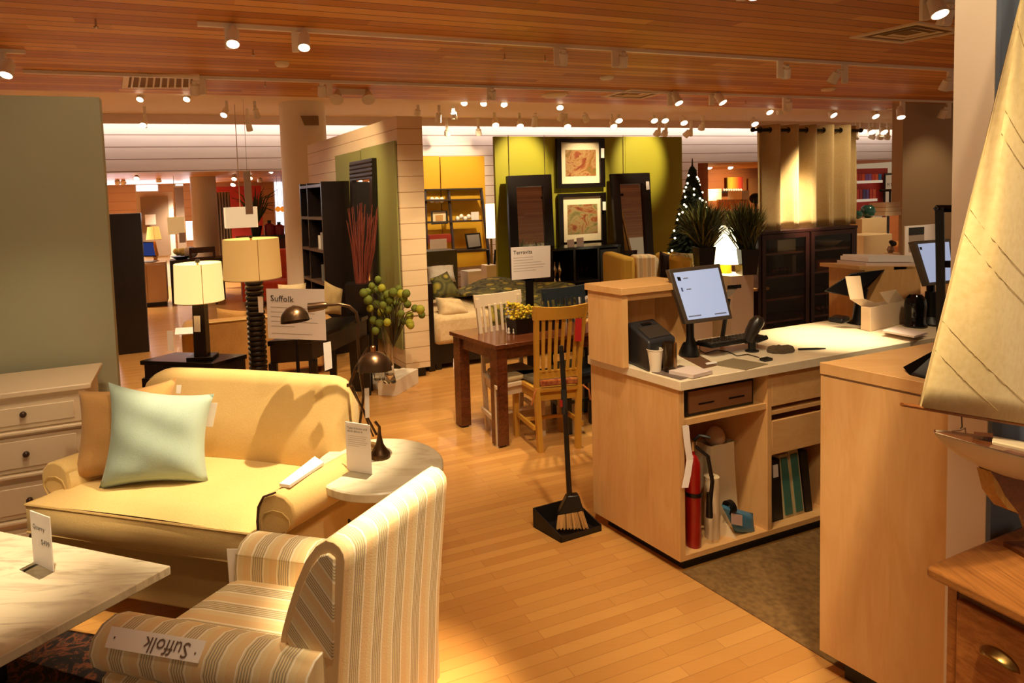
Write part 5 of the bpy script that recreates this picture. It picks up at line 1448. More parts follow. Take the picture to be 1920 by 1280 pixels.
tag(MB().plate(*[p + V((0, 0, .012)) for p in q], .006).build('product_tag', PAPER), 'cream paper tag lying on left arm of the camel sofa', 'tag')
hangtag([(313, 620), (324, 620), (326, 658), (315, 657)], at(322, 640, w=tso.dot(WD)).y, 'white tag hanging at left end of the camel sofa')
# dark tall panel at left
simple('wardrobe_panel', 'tall flat dark espresso panel beyond the end of the sage wall', 'panel', BLKWOOD, 212, 400, 272, 668, 8.44, .12, z0=0)
# speaker on the column
spk = pc + V((0, -rc - .03, 0)); 
q = lambda x, y, d=0: at(x, y, y=spk.y + d)
tag(MB().hexa([q(563, 217), q(597, 217), q(597, 217, .14), q(563, 217, .14), q(571, 235), q(598, 235), q(598, 235, .14), q(571, 235, .14)]).build('wall_speaker', mat('speaker_grey', '8a7048', .6)), 'small grey box speaker high on the round column', 'speaker')
# ================================================================ green wall group
GRN = mat('moss_green', '9b9820', .7)
wG = 7.62
gL = R4(926, 255, 1279, 520, wG)
zG = at(1100, 256, w=wG).z
gu0 = at(930, 380, w=wG).dot(UD); gu1 = at(1279, 300, w=wG).dot(UD)
gb = thing('display_board', 'large moss green display wall carrying two framed prints', 'display board', uw(gu0, wG, 0))
n3 = (gu0, gu0 + (gu1 - gu0) * .32, gu0 + (gu1 - gu0) * .67, gu1)
for i in range(3):
    uwb(n3[i] + .002, n3[i + 1] - .002, wG, wG + .05, 0, zG, gb.location).build('panel', GRN, gb, smooth=False)
for x in (953, 1020, 1168):
    p = at(x, 256, w=wG - .01) - gb.location
    MB().tube([V((p.x, p.y, zG + .02)), V((p.x, p.y, zG - .7))], .004, 5).build('hanging_cable', CHROME, gb)
def art(name, seed, cols):
    m = mat(name, 'c08040', .6); n = N(m)
    a = n.noise(n.co(loc=(seed, seed, seed), scale=(1.5, 1.5, 2.2)), 2.6, 5, .6, 1.8)
    n.link(n.ramp(a, [(.3 + .4 * i / (len(cols) - 1), c) for i, c in enumerate(cols)]), n.b.inputs['Base Color'])
    return m
FRB = mat('frame_black', '120c0a', .3)
def picture(x0, y0, x1, y1, w, am, name, label, fr=11, mt=(17, 21, 15, 22)):
    o = at((x0 + x1) / 2, (y0 + y1) / 2, w=w)
    t = thing(name, label, 'framed print', o)
    a = R4(x0, y0, x1, y1, w); b = R4(x0 + fr * .7, y0 + fr * .6, x1 - fr * .8, y1 - fr * .75, w)
    c = R4(x0 + mt[0], y0 + mt[1], x1 - mt[2], y1 - mt[3], w)
    for q, n in (((a[0], b[0], a[2], a[3]), 'frame'), ((b[1], a[1], a[2], a[3]), 'frame'), ((b[0], b[1], a[2], b[2]), 'frame'), ((b[0], b[1], b[3], a[3]), 'frame')):
        uwb(q[0], q[1], w - .045, w + .0, q[2], q[3], o).build(n, FRB, t)
    uwb(b[0], b[1], w - .015, w, b[2], b[3], o).build('mat_board', mat('mat_board', 'e9dcb8', .7), t, smooth=False)
    uwb(c[0], c[1], w - .018, w - .015, c[2], c[3], o).build('print', am, t, smooth=False)
    return t
picture(1042, 260, 1131, 352, wG - .02, art('abstract_rust', 3, ['6e6428', '8f5c20', 'a58450', '8a4416', '722a10']), 'framed_print', 'upper black-framed abstract print in rust and ochre on the green wall')
picture(1046, 362, 1134, 460, wG - .02, art('abstract_sage', 9, ['5a2014', '8a4a20', '9c8656', '6c6e3a', '845a24']), 'framed_print', 'lower black-framed abstract print with sage and red on the green wall')
def simple_tag(px, w, label):
    return hangtag(px, at(*px[0], w=w).y, label)
simple_tag([(1127, 278), (1133, 278), (1133, 296), (1127, 296)], wG - .1, 'tiny white tag on right edge of the upper framed print')
simple_tag([(1130, 378), (1136, 378), (1136, 394), (1130, 394)], wG - .1, 'tiny white tag on right edge of the lower framed print')
def leaner(tl, tr, br, bl, wt_, wb_, label, fr=.17, frt=.1):
    a, b = at(*tl, w=wt_), at(*tr, w=wt_); d, c = at(*bl, w=wb_), at(*br, w=wb_)
    o = V(d); t = thing('floor_mirror', label, 'mirror', o)
    q = lambda u, v: (d * (1 - u) + c * u) * (1 - v) + (a * (1 - u) + b * u) * v - o
    nn = (c - d).cross(a - d).normalized()
    def strip(u0, u1, v0, v1, n, m=FRB, th=.05, off=0):
        p = [q(u0, v0), q(u1, v0), q(u1, v1), q(u0, v1)]
        return MB().hexa([x + nn * off for x in p] + [x + nn * (off + th) for x in p]).build(n, m, t)
    strip(0, fr, 0, 1, 'frame_stile'); strip(1 - fr, 1, 0, 1, 'frame_stile')
    strip(fr, 1 - fr, 0, frt, 'frame_rail'); strip(fr, 1 - fr, 1 - frt, 1, 'frame_rail')
    strip(fr, 1 - fr, frt, 1 - frt, 'mirror_glass', MIRROR, .006, .015)
    return t
def floor_under(x, y, w):   # photo row of the floor below a point on plane w
    p = at(x, y, w=w); d = V((p.x, p.y, .0)) - CO
    return PPX + FP * d.dot(CR) / d.dot(CF), PPY + FP * d.dot(CD) / d.dot(CF)
wm = 7.2
bl = floor_under(957, 480, wm); br_ = floor_under(1040, 475, wm)
leaner((948, 331), (1030, 328), (br_[0], br_[1]), (bl[0], bl[1]), 7.52, wm, 'tall black-framed mirror leaning at left on the green wall', .19, .075)
bl = floor_under(1161, 480, wm); br_ = floor_under(1226, 478, wm)
leaner((1142, 327), (1214, 325), (br_[0], br_[1]), (bl[0], bl[1]), 7.52, wm, 'tall black-framed mirror leaning at right on the green wall', .2, .075)
simple_tag([(1153, 467), (1163, 466), (1163, 487), (1154, 488)], 6.95, 'pale tag on the black wine cabinet below the right mirror')
simple_tag([(1211, 340), (1217, 340), (1218, 355), (1212, 356)], 7.4, 'tiny white tag on right edge of the right leaning mirror')
# wine cabinet
wC = 6.75
a = R4(1032, 462, 1164, 600, wC)
wc_ = thing('wine_cabinet', 'black wine cabinet with open bays below the framed prints', 'cabinet', uw(a[0], wC, 0))
def wcb(u0, u1, z0, z1, w0=wC, w1=wC + .4): return uwb(a[0] + (a[1] - a[0]) * u0, a[0] + (a[1] - a[0]) * u1, w0, w1, a[3] * z0, a[3] * z1, wc_.location)
wcb(0, .04, 0, 1).build('end_panel', BLKWOOD, wc_); wcb(.96, 1, 0, 1).build('end_panel', BLKWOOD, wc_)
wcb(-.01, 1.01, .97, 1).build('top', mat('black_lacquer', '15100e', .18), wc_); wcb(.04, .96, 0, .97, wC + .36, wC + .39).build('back_panel', BLKWOOD, wc_)
for u in (.34, .68): wcb(u - .015, u + .015, .05, .97).build('divider', BLKWOOD, wc_)
for z in (.05, .32, .58): wcb(.04, .96, z, z + .025).build('shelf', BLKWOOD, wc_)
wcb(.7, .95, .08, .95, wC - .01, wC + .01).build('door', BLKWOOD, wc_)
SIL = mat('tarnished_silver', 'b59a72', .25, 1)
zs_ = a[3] * .605
for x, lb in ((1040, 'left'), (1049, 'right')):
    p = at(x, 520, w=wC + .12); p = V((p.x, p.y, zs_)); h = hz(p, 491) - zs_
    tag(MB().lathe([(.03, 0), (.01, h * .15), (.012, h * .22), (.035, h * .5), (.03, h * .65), (.01, h * .85), (.014, h)], p, 14).build('candle_holder', SIL), lb + ' of two silver hourglass ornaments in the black wine cabinet', 'ornament', 'ornaments in the wine cabinet')
for i, x in enumerate((1084, 1091, 1100)):
    p = at(x, 510, w=wC + .2); p = V((p.x, p.y, a[3] * .605 + .0))
    tag(MB().lathe([(.02, 0), (.004, .008), (.004, .06), (.022, .09), (.018, .15), (.017, .15), (.02, .09), (.001, .065)], p, 14, caps=False).build('wine_glass', glassmat('tinted_glass')), ('left', 'middle', 'right')[i] + ' stemmed glass in the middle bay of the wine cabinet', 'wine glass', 'glasses in the wine cabinet')
zt_c = a[3]
for px, lb, c in (([(1063, 450), (1076, 448), (1077, 464), (1064, 464)], 'blank white card on top of the wine cabinet', None), ([(1081, 446), (1094, 445), (1095, 462), (1082, 464)], 'small white photo card on top of the wine cabinet', 1)):
    hangtag(px, uw(a[0], wC + .1).y + (at(px[0][0], 460, w=wC + .1).y - uw(a[0], wC + .1).y), lb, 'photo_card', 'card')
# sign Terravita
ty_ = 5.9
s0 = at(992, 560, y=ty_)
sg = thing('name_sign', 'white collection sign on a dark stand in front of the left green-wall mirror', 'sign', V((s0.x, s0.y, 0)))
S2 = lambda x, y, d=0: at(x, y, y=ty_ + d) - sg.location
q = [S2(960, 525), S2(1032, 519, .1), S2(1032, 460, .1), S2(958, 464)]
MB().plate(q[0], q[1], q[2], q[3], .006).build('panel', PAPER, sg, smooth=False)
xd = (q[1] - q[0]).normalized(); yd = (q[3] - q[0]).normalized(); sh = (q[3] - q[0]).length; sw = (q[1] - q[0]).length
text('name_text', 'Terravita', sh * .17, q[0] + yd * sh * .78 + xd * sw * .05, xd, yd, INK, sg, off=.004)
card_lines(sg, q[0] + yd * sh * .66 + xd * sw * .05, xd, yd, sw * .82, 6, .005, sh * .082, .7)
MB().hexa([S2(979, 524, .04), S2(1008, 522, .06), S2(1008, 522, .1), S2(979, 524, .08)][:0] or [V((S2(985, 524, .05).x, .05, 0)), V((S2(1000, 524, .05).x, .07, 0)), V((S2(1000, 524, .05).x, .1, 0)), V((S2(985, 524, .05).x, .08, 0)), S2(985, 526, .05), S2(1000, 524, .07), S2(1000, 524, .1), S2(985, 526, .08)]).build('post', IRON, sg)
# ================================================================ tree, plants, lamp, pedestals, yellow sofa
tx = at(1300, 520, y=7.9); tz0 = 0
tr_ = thing('christmas_tree', 'dark green Christmas tree with white fairy lights beside the green wall', 'christmas tree', V((tx.x, 7.9, 0)))
hT = at(1300, 297, y=7.9).z
rT = 55 / FP * 7.9; zlow = .55
MB().tube([(0, 0, 0), (0, 0, hT * .7)], [.04, .015], 8).build('trunk', mat('bark', '3a2616', .9), tr_)
mb = MB()
for i in range(1700):
    k = rnd.random() ** 1.35
    z = zlow + (hT - .12 - zlow) * k; r = rT * 1.12 * (1 - k) + .05
    t = rnd.uniform(0, 2 * PI); d = V((math.cos(t), math.sin(t), 0))
    p1 = d * r * rnd.uniform(.8, 1.06) + V((0, 0, z - .05)); p0 = d * r * .25 + V((0, 0, z + .03))
    s_ = V((-d.y, d.x, 0)) * .036
    mm_ = (p0 + p1) / 2 + V((0, 0, -.01))
    mb.add([p0, mm_ + s_, p1, mm_ - s_, mm_ + V((0, 0, .03)), mm_ - V((0, 0, .03))], [(0, 1, 2, 3), (0, 4, 2, 5)])
mb.tube([(0, 0, hT - .25), (0, 0, hT)], [.02, .006], 6)
o = mb.build('foliage', mat('fir_green', '16240f', .8), tr_, smooth=False); o['kind'] = 'stuff'
FAIRY = mat('fairy_light', 'fff0d0', .4, emit=9, ecol='ffe2b0')
fl0 = None
for i in range(66):
    k = (i + .5) / 66; k = k ** 1.15
    z = zlow + (hT - .2 - zlow) * k; r = rT * 1.1 * (1 - k) + .05
    t = -PI / 2 + rnd.uniform(-1.5, 1.5)
    p = V((math.cos(t) * r, math.sin(t) * r, z))
    if fl0 is None:
        fl0 = MB().ball((0, 0, 0), .0125, 7, 5).build('fairy_light', FAIRY, tr_); fl0.location = p
    else:
        c = fl0.copy(); col.objects.link(c); c.parent = tr_; c.location = p
def grass(name, label, vx, vy0, vy1, vw, dep, tipx, tipy, zbase):
    p = at(vx, vy1, y=dep); 
    g = thing(name, label, 'plant', V((p.x, dep, zbase)))
    f = lambda x, y, d=0: at(x, y, y=dep + d) - g.location
    w0 = vw * .36 / FP * dep; w1 = vw * .5 / FP * dep; zt2 = f(vx, vy0).z
    q = lambda w, z: [(-w, -w, z), (w, -w, z), (w, w, z), (-w, w, z)]
    MB().hexa(q(w0, 0) + q(w1, zt2)).build('vase', mat('vase_black', '15100d', .3), g, bev=.004)
    mb = MB(); m2_ = MB()
    for i in range(420):
        x = rnd.uniform(*tipx); yy = tipy + abs(x - vx) ** 1.5 * .09 * rnd.uniform(.2, 1.4) + rnd.uniform(0, 34)
        t = f(x, yy, rnd.uniform(-.28, .28)); b = V((rnd.uniform(-w1, w1) * .7, rnd.uniform(-w1, w1) * .7, zt2 - .02))
        m_ = b * .5 + t * .5 + V(((t.x - b.x) * .02, -(t.y - b.y) * .1, .05))
        s_ = V((.009, .004, 0))
        (mb if rnd.random() < .7 else m2_).add([b - s_, b + s_, m_ + s_, m_ - s_, t], [(0, 1, 2, 3), (3, 2, 4)])
    o = mb.build('grass_blades', mat('grass_dark', '33401c', .7), g, smooth=False); o['kind'] = 'stuff'
    o = m2_.build('dry_blades', mat('grass_pale', '7a7a3c', .7), g, smooth=False); o['kind'] = 'stuff'
pd = at(1395, 658, z=0); zp2 = hz(pd, 517)
PEDM = mat('pedestal_white', 'd8c8b4', .6)
def pedestal(x0, x1, base, z, label):
    p = at((x0 + x1) / 2, base, z=0); w = (at(x1, base, y=p.y) - at(x0, base, y=p.y)).length
    return tag(MB().poly([(q.x, q.y) for q in (p - UD * w * .55, p + UD * w * .5, p + UD * w * .5 + WD * .3, p - UD * w * .55 + WD * .3)], 0, z).build('pedestal', PEDM, bev=.004), label, 'pedestal', 'white pedestals under the grasses')
pedestal(1368, 1420, 656, zp2, 'white pedestal under the right potted grass')
pedestal(1296, 1342, 668, zp2 + .02, 'white pedestal under the left potted grass, behind the till screen')
pL = at(1319, 668, z=0) + WD * .13; pR = at(1394, 658, z=0) + WD * .13
grass('potted_grass', 'tall grass in tapered black vase, left one of the two beside the lit tree', 1320, 462, 514, 32, pL.y, (1262, 1376), 366, zp2 + .02)
grass('potted_grass', 'tall grass in tapered black vase, right one of the two near the curtain', 1399, 466, 516, 36, pR.y, (1346, 1442), 368, zp2)
# bright lamp
dl_ = 7.0
lo = at(1362, 545, y=dl_); 
lt_ = thing('table_lamp', 'bright table lamp with white drum shade on yellow base between the grasses', 'lamp', V((lo.x, dl_, at(1362, 540, y=dl_).z)))
BRS = mat('bright_shade', 'fff3d8', .8, emit=2.2, ecol='fff0c4')
c_, rt_, h1 = shade_lamp(lt_, 0, BRS, dl_, (1336, 1386), (1330, 1390), 424, 494)
f = lambda x, y: at(x, y, y=dl_) - lt_.location
rb = 10 / FP * dl_
MB().lathe([(rb, 0), (rb, f(1362, 494).z)], (c_.x, c_.y, 0), 24).build('base', mat('yellow_ceramic', 'cfae1e', .3, emit=.0), lt_)
point(lt_.location + c_, 14, (1, .8, .5), .05)
st_ = tag(uwb(at(1340, 545, y=dl_).dot(UD) - .1, at(1340, 545, y=dl_).dot(UD) + .55, lt_.location.dot(WD) - .2, lt_.location.dot(WD) + .2, lt_.location.z - .03, lt_.location.z).build('side_table', mat('pale_oak', 'c9a060', .5)), 'pale side table top under the bright yellow-based lamp', 'table')
# yellow sofa
ys = 6.6
yo = at(1166, 500, y=ys); yo = V((yo.x, ys, 0))
yf = thing('sofa', 'yellow striped sofa in front of the green wall, behind the island ledge', 'sofa', yo)
YST = stripes('yellow_stripes', (1, 0, 0), .09); YST2 = mat('yellow_fabric', 'c9a33c', .85)
g = lambda x, y, d=0: at(x, y, y=ys + d) - yo
hY = at(1180, 482, y=ys).z
sbx = lambda a0, a1, b0, b1, z0, z1: MB().box(a0, a1, b0, b1, z0, z1)
sbx(0, .15, 0, .75, .08, hY).build('arm', YST2, yf, bev=.04); sbx(.15, .62, .02, .7, .08, .42).build('seat', YST, yf, bev=.03)
sbx(.15, .62, .55, .75, .3, hY - .07).build('backrest', YST, yf, bev=.04); sbx(.62, .77, 0, .75, .08, hY - .03).build('arm', YST2, yf, bev=.04)
sbx(.18, .42, .1, .3, .42, hY - .0).build('seat_pad', YST, yf, bev=.03)
for a_, b_ in ((.05, .05), (.72, .05), (.72, .7), (.05, .7)): sbx(a_ - .03, a_ + .03, b_ - .03, b_ + .03, 0, .08).build('foot', BLKWOOD, yf)
wy = at(1260, 500, y=ys + .25).dot(WD) - .2
def yp_(px, dw, label, m, t=.05):
    pts = [at(*p, w=wy + dw) for p in px]
    tag(pillow_mb(pts, t, 10).build('throw_pillow', m), label, 'pillow')
yp_([(1237, 470), (1262, 478), (1262, 524), (1238, 526)], .3, 'dark plum pillow on the yellow sofa', fabric('plum_fabric', '2c1a18', '201212'))
MED = mat('medallion_print', 'cbb47a', .85); _n = N(MED)
_v = _n.new('ShaderNodeTexVoronoi', feature='F1'); _n.link(_n.co(scale=(7, 7, 7)), _v.inputs['Vector']); _v.inputs['Scale'].default_value = 1
_f = _n.math('FRACT', _n.math('MULTIPLY', _v.outputs['Distance'], 4))
_n.link(_n.mix(_n.math('LESS_THAN', _f, .45), lin('cdb98a'), lin('a88a2e')), _n.b.inputs['Base Color'])
yp_([(1258, 471), (1300, 475), (1302, 506), (1260, 510)], .2, 'cream pillow with gold medallions on the yellow sofa', MED)
# ================================================================ curtain and dark cabinet
wK = 5.15
kc = R4(1422, 430, 1606, 640, wK)
hK = at(1510, 429, w=wK).z
dc = thing('display_cabinet', 'dark mahogany glass-front display cabinet below the curtain', 'cabinet', uw(kc[0], wK, 0))
MAHO = wood('dark_mahogany', '34100a', '1c0805', 2, .5, 1.4)
dcb = lambda u0, u1, z0, z1, w0=0.0, w1=.4: uwb(kc[0] + (kc[1] - kc[0]) * u0, kc[0] + (kc[1] - kc[0]) * u1, wK + w0, wK + w1, z0, z1, dc.location)
dcb(0, .03, 0, hK - .02).build('end_panel', MAHO, dc); dcb(.97, 1, 0, hK - .02).build('end_panel', MAHO, dc)
dcb(-.01, 1.01, hK - .035, hK).build('top', MAHO, dc, bev=.004); dcb(.03, .97, 0, hK - .03, .37, .39).build('back_panel', BLKWOOD, dc)
dcb(.03, .97, 0, .10).build('plinth', MAHO, dc)
zsh = [at(1470, y, w=wK).z for y in (475, 518, 560, 602)]
for z in zsh: dcb(.03, .97, z - .012, z + .012, .02, .37).build('shelf', wood('shelf_mahogany', '6a2a14', '4a1a0c', 0, .25, 1.2, .3), dc)
for i, (u0, u1) in enumerate(((.03, .49), (.51, .97))):
    d = dcb(u0, u0 + .035, .1, hK - .04, -.012, .01).build('door_stile', MAHO, dc)
    dcb(u1 - .035, u1, .1, hK - .04, -.012, .01).build('door_stile', MAHO, dc)
    dcb(u0 + .035, u1 - .035, hK - .09, hK - .04, -.012, .01).build('door_rail', MAHO, dc)
    dcb(u0 + .035, u1 - .035, .1, .16, -.012, .01).build('door_rail', MAHO, dc)
    dcb(u0 + .035, u1 - .035, .16, hK - .09, -.006, -.002).build('door_glass', glassmat('pane_glass', 'e8e4dc', .02, 1.2), dc, smooth=False)
def inbox(x0, x1, h, z, c, label, name, cat, d=.15):
    a = at(x0, 470, w=wK + d).dot(UD); b = at(x1, 470, w=wK + d).dot(UD)
    tag(uwb(a, b, wK + d, wK + d + .12, z + .012, z + .012 + h).build(name, mat('c_' + c, c, .6), None, bev=.004), label, cat)
inbox(1458, 1492, .13, zsh[0], 'b8a88c', 'pale box on top shelf of the dark display cabinet', 'storage_box', 'box')
inbox(1486, 1493, .2, zsh[1], '8a7a60', 'upright grey card on second shelf of the dark display cabinet', 'card', 'card')
inbox(1532, 1596, .11, zsh[1], '8a3a1c', 'rust red box on second shelf of the dark display cabinet', 'storage_box', 'box')
inbox(1575, 1584, .2, zsh[3], '8a6a44', 'slim tan box on bottom shelf of the dark display cabinet', 'storage_box', 'box')
p = at(1553, 470, w=wK + .2); p = V((p.x, p.y, zsh[0] + .012))
tag(MB().lathe([(.04, 0), (.10, .02), (.17, .075), (.165, .075), (.09, .025), (.001, .012)], p, 24, .7).build('serving_bowl', mat('bowl_cream', 'd3c08c', .4)), 'wide cream bowl on top shelf of the dark display cabinet', 'bowl')
for i in range(5):
    p = at(1448 + 7 * i, 515, w=wK + .2); p = V((p.x, p.y, zsh[1] + .012))
    tag(MB().ball(p + V((0, 0, .03)), .03, 10, 7).build('ornament_ball', mat('ornament_' + str(i % 2), ('5a2a1c', '6b4a30')[i % 2], .3)), ('first', 'second', 'third', 'fourth', 'fifth')[i] + ' from the left of the dark ornaments on the cabinet shelf', 'ornament', 'ornaments in the dark cabinet')
for i in range(4):
    p = at(1532 + 9 * i, 590, w=wK + .2); p = V((p.x, p.y, zsh[3] + .012))
    tag(MB().ball(p + V((0, 0, .03)), .03, 10, 7).build('ornament_ball', mat('ornament_r', '7a3420', .3)), ('first', 'second', 'third', 'fourth')[i] + ' from the left of the rusty ornaments low in the dark cabinet', 'ornament', 'ornaments low in the dark cabinet')
# curtain
wq = wK + .10
rz_ = at(1512, 244, w=wq).z
ru0, ru1 = at(1412, 250, w=wq).dot(UD), at(1614, 240, w=wq).dot(UD)
rod = thing('curtain_rod', 'dark curtain rod above the mahogany display cabinet', 'curtain rod', uw(ru0, wq, rz_))
MB().tube([V((0, 0, 0)), uw(ru1, wq, rz_) - rod.location], .018, 12).build('pole', IRON, rod)
for u in (ru0, ru1): MB().ball(uw(u, wq, rz_) - rod.location, .028, 10, 8).build('finial', IRON, rod)
for u in (ru0 + .2, ru1 - .2): MB().tube([uw(u, wq, rz_) - rod.location, uw(u, wq + .1, rz_) - rod.location, uw(u, wq + .1, hK) - rod.location], .01, 6).build('bracket_post', IRON, rod)
CUR = fabric('curtain_cloth', 'cdb583', 'c2a874', 90, .85)
cu0, cu1 = at(1424, 330, w=wq).dot(UD), at(1604, 330, w=wq).dot(UD)
cur = thing('curtain', 'pleated tan eyelet curtain hanging on the dark rod', 'curtain', uw(cu0, wq, hK))
ztop = rz_ + .055
def curf(u, v):
    ph = u * 2 * PI * 5.5
    amp = .085 * (.8 + .2 * v)
    z = hK + .004 + (ztop - hK) * v
    return uw(cu0 + (cu1 - cu0) * u + .02 * math.sin(ph * 2 + 1) * (1 - v), wq + amp * math.sin(ph) + .02 * math.sin(3 * ph + 2 * v) * (1 - v), z) - cur.location
MB().grid(curf, 170, 12).build('cloth', CUR, cur, solid=.003, ang=80)
for k in range(11):
    u = (k + .5) / 11 
    p = uw(cu0 + (cu1 - cu0) * (k + .0) / 11 + .005, wq, rz_) - cur.location
    qq = UD.to_track_quat('Z', 'Y').to_matrix()
    MB(lambda x, p=p: p + qq @ x).lathe([(.026, -.006), (.034, -.006), (.034, .006), (.026, .006), (.026, -.006)], (0, 0, 0), 16, caps=False).build('eyelet', IRON, cur)
# ================================================================ yellow boards, ladder desk
wY_ = WB - .06
YB = mat('sunny_yellow', 'd9a81e', .7)
simple('display_board', 'bright yellow display board on the back shiplap wall, left one', 'display board', YB, 796, 293, 827, 500, wY_, .04)
simple('display_board', 'bright yellow display board on the back shiplap wall, right one', 'display board', YB, 829, 293, 911, 500, wY_, .04)
wl2 = 10.6
GRYW = mat('slate_wood', '3b2f2a', .4)
dk = thing('ladder_desk', 'dark leaning ladder shelf desk in front of the yellow boards', 'shelf', at(850, 520, w=wl2))
D_ = lambda x, y, d=0: at(x, y, w=wl2 + d) - dk.location
lean_ = lambda y: .5 * max(0, (480 - y) / 125)
fu = floor_under(852, 470, wl2)
for x0, x1 in ((797, 800), (841, 851), (902, 917)):
    a_ = at(x0, 356, w=wl2 + .55) - dk.location; b_ = at(x1, 480, w=wl2) - dk.location
    k_ = a_.z - b_.z; c_ = V((b_.x, b_.y, -dk.location.z)) + (b_ - a_) * .15 * V((1, 1, 0)).length / 1.4
    MB().tube([a_, b_, V((c_.x, c_.y, -dk.location.z))], .03, 4).build('post', GRYW, dk, smooth=False)
for y, d0 in ((357, .5), (377, .36), (417, .22)):
    a_, b_ = D_(798, y + (2 if y > 400 else 0), d0), D_(905, y - 2, d0)
    n_ = WD * .28
    MB().hexa([a_, b_, b_ + n_, a_ + n_] + [p + V((0, 0, .03)) for p in (a_, b_, b_ + n_, a_ + n_)]).build('shelf', GRYW, dk)
a_, b_ = D_(858, 474, -.1), D_(917, 471, -.1); n_ = WD * .5
MB().hexa([a_, b_, b_ + n_, a_ + n_] + [p + V((0, 0, .04)) for p in (a_, b_, b_ + n_, a_ + n_)]).build('desk_top', GRYW, dk)
WHT = mat('white_ceramic', 'efe6d8', .4)
def ybox(name, label, cat, m, x0, y0, x1, y1, w, d=.06, z0=None): return simple(name, label, cat, m, x0, y0, x1, y1, w, d, z0)
for i in range(3):
    p = at(810 + 9 * i, 375, w=wl2 + .5)
    tag(MB().ball(p, (.05, .05, .06), 10, 8).build('ornament', WHT), ('left', 'middle', 'right')[i] + ' white ornament on top shelf of the ladder desk', 'ornament', 'white ornaments on the top shelf')
for i in range(4):
    p = at(858 + 7 * (i % 4), 410 - 4 * (i % 2), w=wl2 + .34)
    tag(MB().ball(p, (.045, .045, .05), 10, 8).build('ornament', WHT), ('first', 'second', 'third', 'fourth')[i] + ' from the left of white flowers on middle shelf of the ladder desk', 'ornament', 'white ornaments on the middle shelf')
o = picture(808, 395, 838, 420, wl2 + .3, mat('basket_print', 'c99a5a', .6), 'framed_print', 'small white framed basket print on the ladder desk', 3, (8, 8, 8, 6))
ybox('card', 'small white card at right on middle shelf of the ladder desk', 'card', PAPER, 884, 397, 898, 415, wl2 + .3, .02)
ybox('storage_box', 'red and white box on the low left of the ladder desk', 'box', mat('box_red', 'b03a2c', .5), 806, 440, 846, 455, wl2 + .1, .2)
ybox('price_sign', 'white sign standing below the red box beside the display wall', 'sign', PAPER, 807, 448, 838, 473, wl2 - .2, .02)
mo = thing('monitor', 'grey computer screen on the ladder desk', 'monitor', at(888, 472, w=wl2 + .1))
M_ = lambda x, y, d=0: at(x, y, w=wl2 + .1 + d) - mo.location
MB().plate(M_(877, 468), M_(904, 464), M_(900, 436, .08), M_(872, 438, .08), .03).build('bezel', BLACK, mo)
MB().plate(M_(879, 464, -.01), M_(901, 461, -.01), M_(898, 439, .065), M_(875, 441, .065), .004).build('screen', mat('grey_screen', '8f8a84', .25), mo, smooth=False)
MB().tube([M_(889, 465), M_(889, 472)], .03, 8).build('stand', BLACK, mo)
ybox('dresser', 'grey low dresser behind the bed near the display wall', 'dresser', mat('grey_dresser', '4a4a48', .5), 800, 470, 858, 540, 9.2, .4, 0)
ybox('laundry_box', 'white lidded box below the ladder desk', 'box', WHT, 878, 508, 912, 552, 9.3, .3, 0)
pw_ = R4(913, 497, 932, 550, 8.6)
tag(uwb(pw_[0], pw_[1], 8.6, 8.8, 0, pw_[3]).build('pedestal', PEDM, None, bev=.004), 'narrow white pedestal at left of the green wall', 'pedestal')
for x0, x1, lb in ((914, 916, 'left'), (927, 930, 'right')):
    a_ = at(x1 if lb == 'left' else x0, 496, w=8.7); a_ = V((a_.x, a_.y, pw_[3])); b_ = at(x0 if lb == 'left' else x1, 468, w=8.7)
    tag(MB().tube([a_, b_], [.018, .026], 10).build('bud_vase', IRON), lb + ' black stick vase on the narrow white pedestal', 'vase', 'black vases on the narrow pedestal')
lo = at(921, 450, w=9.6)
gl = thing('floor_lamp', 'glowing tall white cylinder lamp left of the green wall', 'lamp', V((lo.x, lo.y, 0)))
f = lambda x, y: at(x, y, y=lo.y) - gl.location
rr2 = 9 / FP * lo.y
MB().lathe([(rr2, f(921, 446).z), (rr2, f(921, 382).z)], (0, 0, 0), 24).build('lamp_shade', mat('glow_shade', 'fff0d0', .8, emit=2.4, ecol='ffe6b4'), gl)
MB().lathe([(rr2, 0), (rr2, .03), (.02, .04), (.02, f(921, 446).z)], (0, 0, 0), 20).build('stand', BRASS, gl)
# ================================================================ rooms beyond the back wall
ZB2 = ZB - .0
struct(MB().poly([uw(-9, WB + .12), uw(20, WB + .12), uw(20, 26), uw(-9, 26)], ZB2, ZB2 + .1).build('ceiling_back', ceil_mat(), smooth=False))
WL = 17.5
TANS = lined('tan_boards', 'd2a97c', 'a87a50', .22, 2, .05)
struct(MB().poly([uw(-9, WL), uw(9, WL), uw(9, WL + .1), uw(-9, WL + .1)], 0, ZB2 + .1).build('wall_far_left', TANS, smooth=False))
WRR = 15.5
BRN = lined('rust_boards', 'a5622f', '8a4c22', .25, 2, .04)
struct(MB().poly([uw(9, WRR), uw(20, WRR), uw(20, WRR + .1), uw(9, WRR + .1)], 0, ZB2 + .1).build('wall_far_right', BRN, smooth=False))
struct(MB().poly([uw(uR + .3, WB + .12), uw(uR + .42, WB + .12), uw(uR + .42, WL), uw(uR + .3, WL)], 0, ZB2).build('wall_between', BRN, smooth=False))
DAY = mat('daylight_pane', 'e8f0ff', .5, emit=1.7, ecol='eaf0ff')
def win(n, x0, y0, x1, y1):
    a = R4(x0, y0, x1, y1, WL - .03)
    w = struct(uwb(a[0], a[1], WL - .06, WL - .002, a[2], a[3]).build('window_%d' % n, mat('window_frame', 'd9d0c4', .5), smooth=False))
    uwb(a[0] + .03, a[1] - .03, WL - .066, WL - .06, a[2] + .03, a[3] - .03).build('pane', DAY, w, smooth=False)
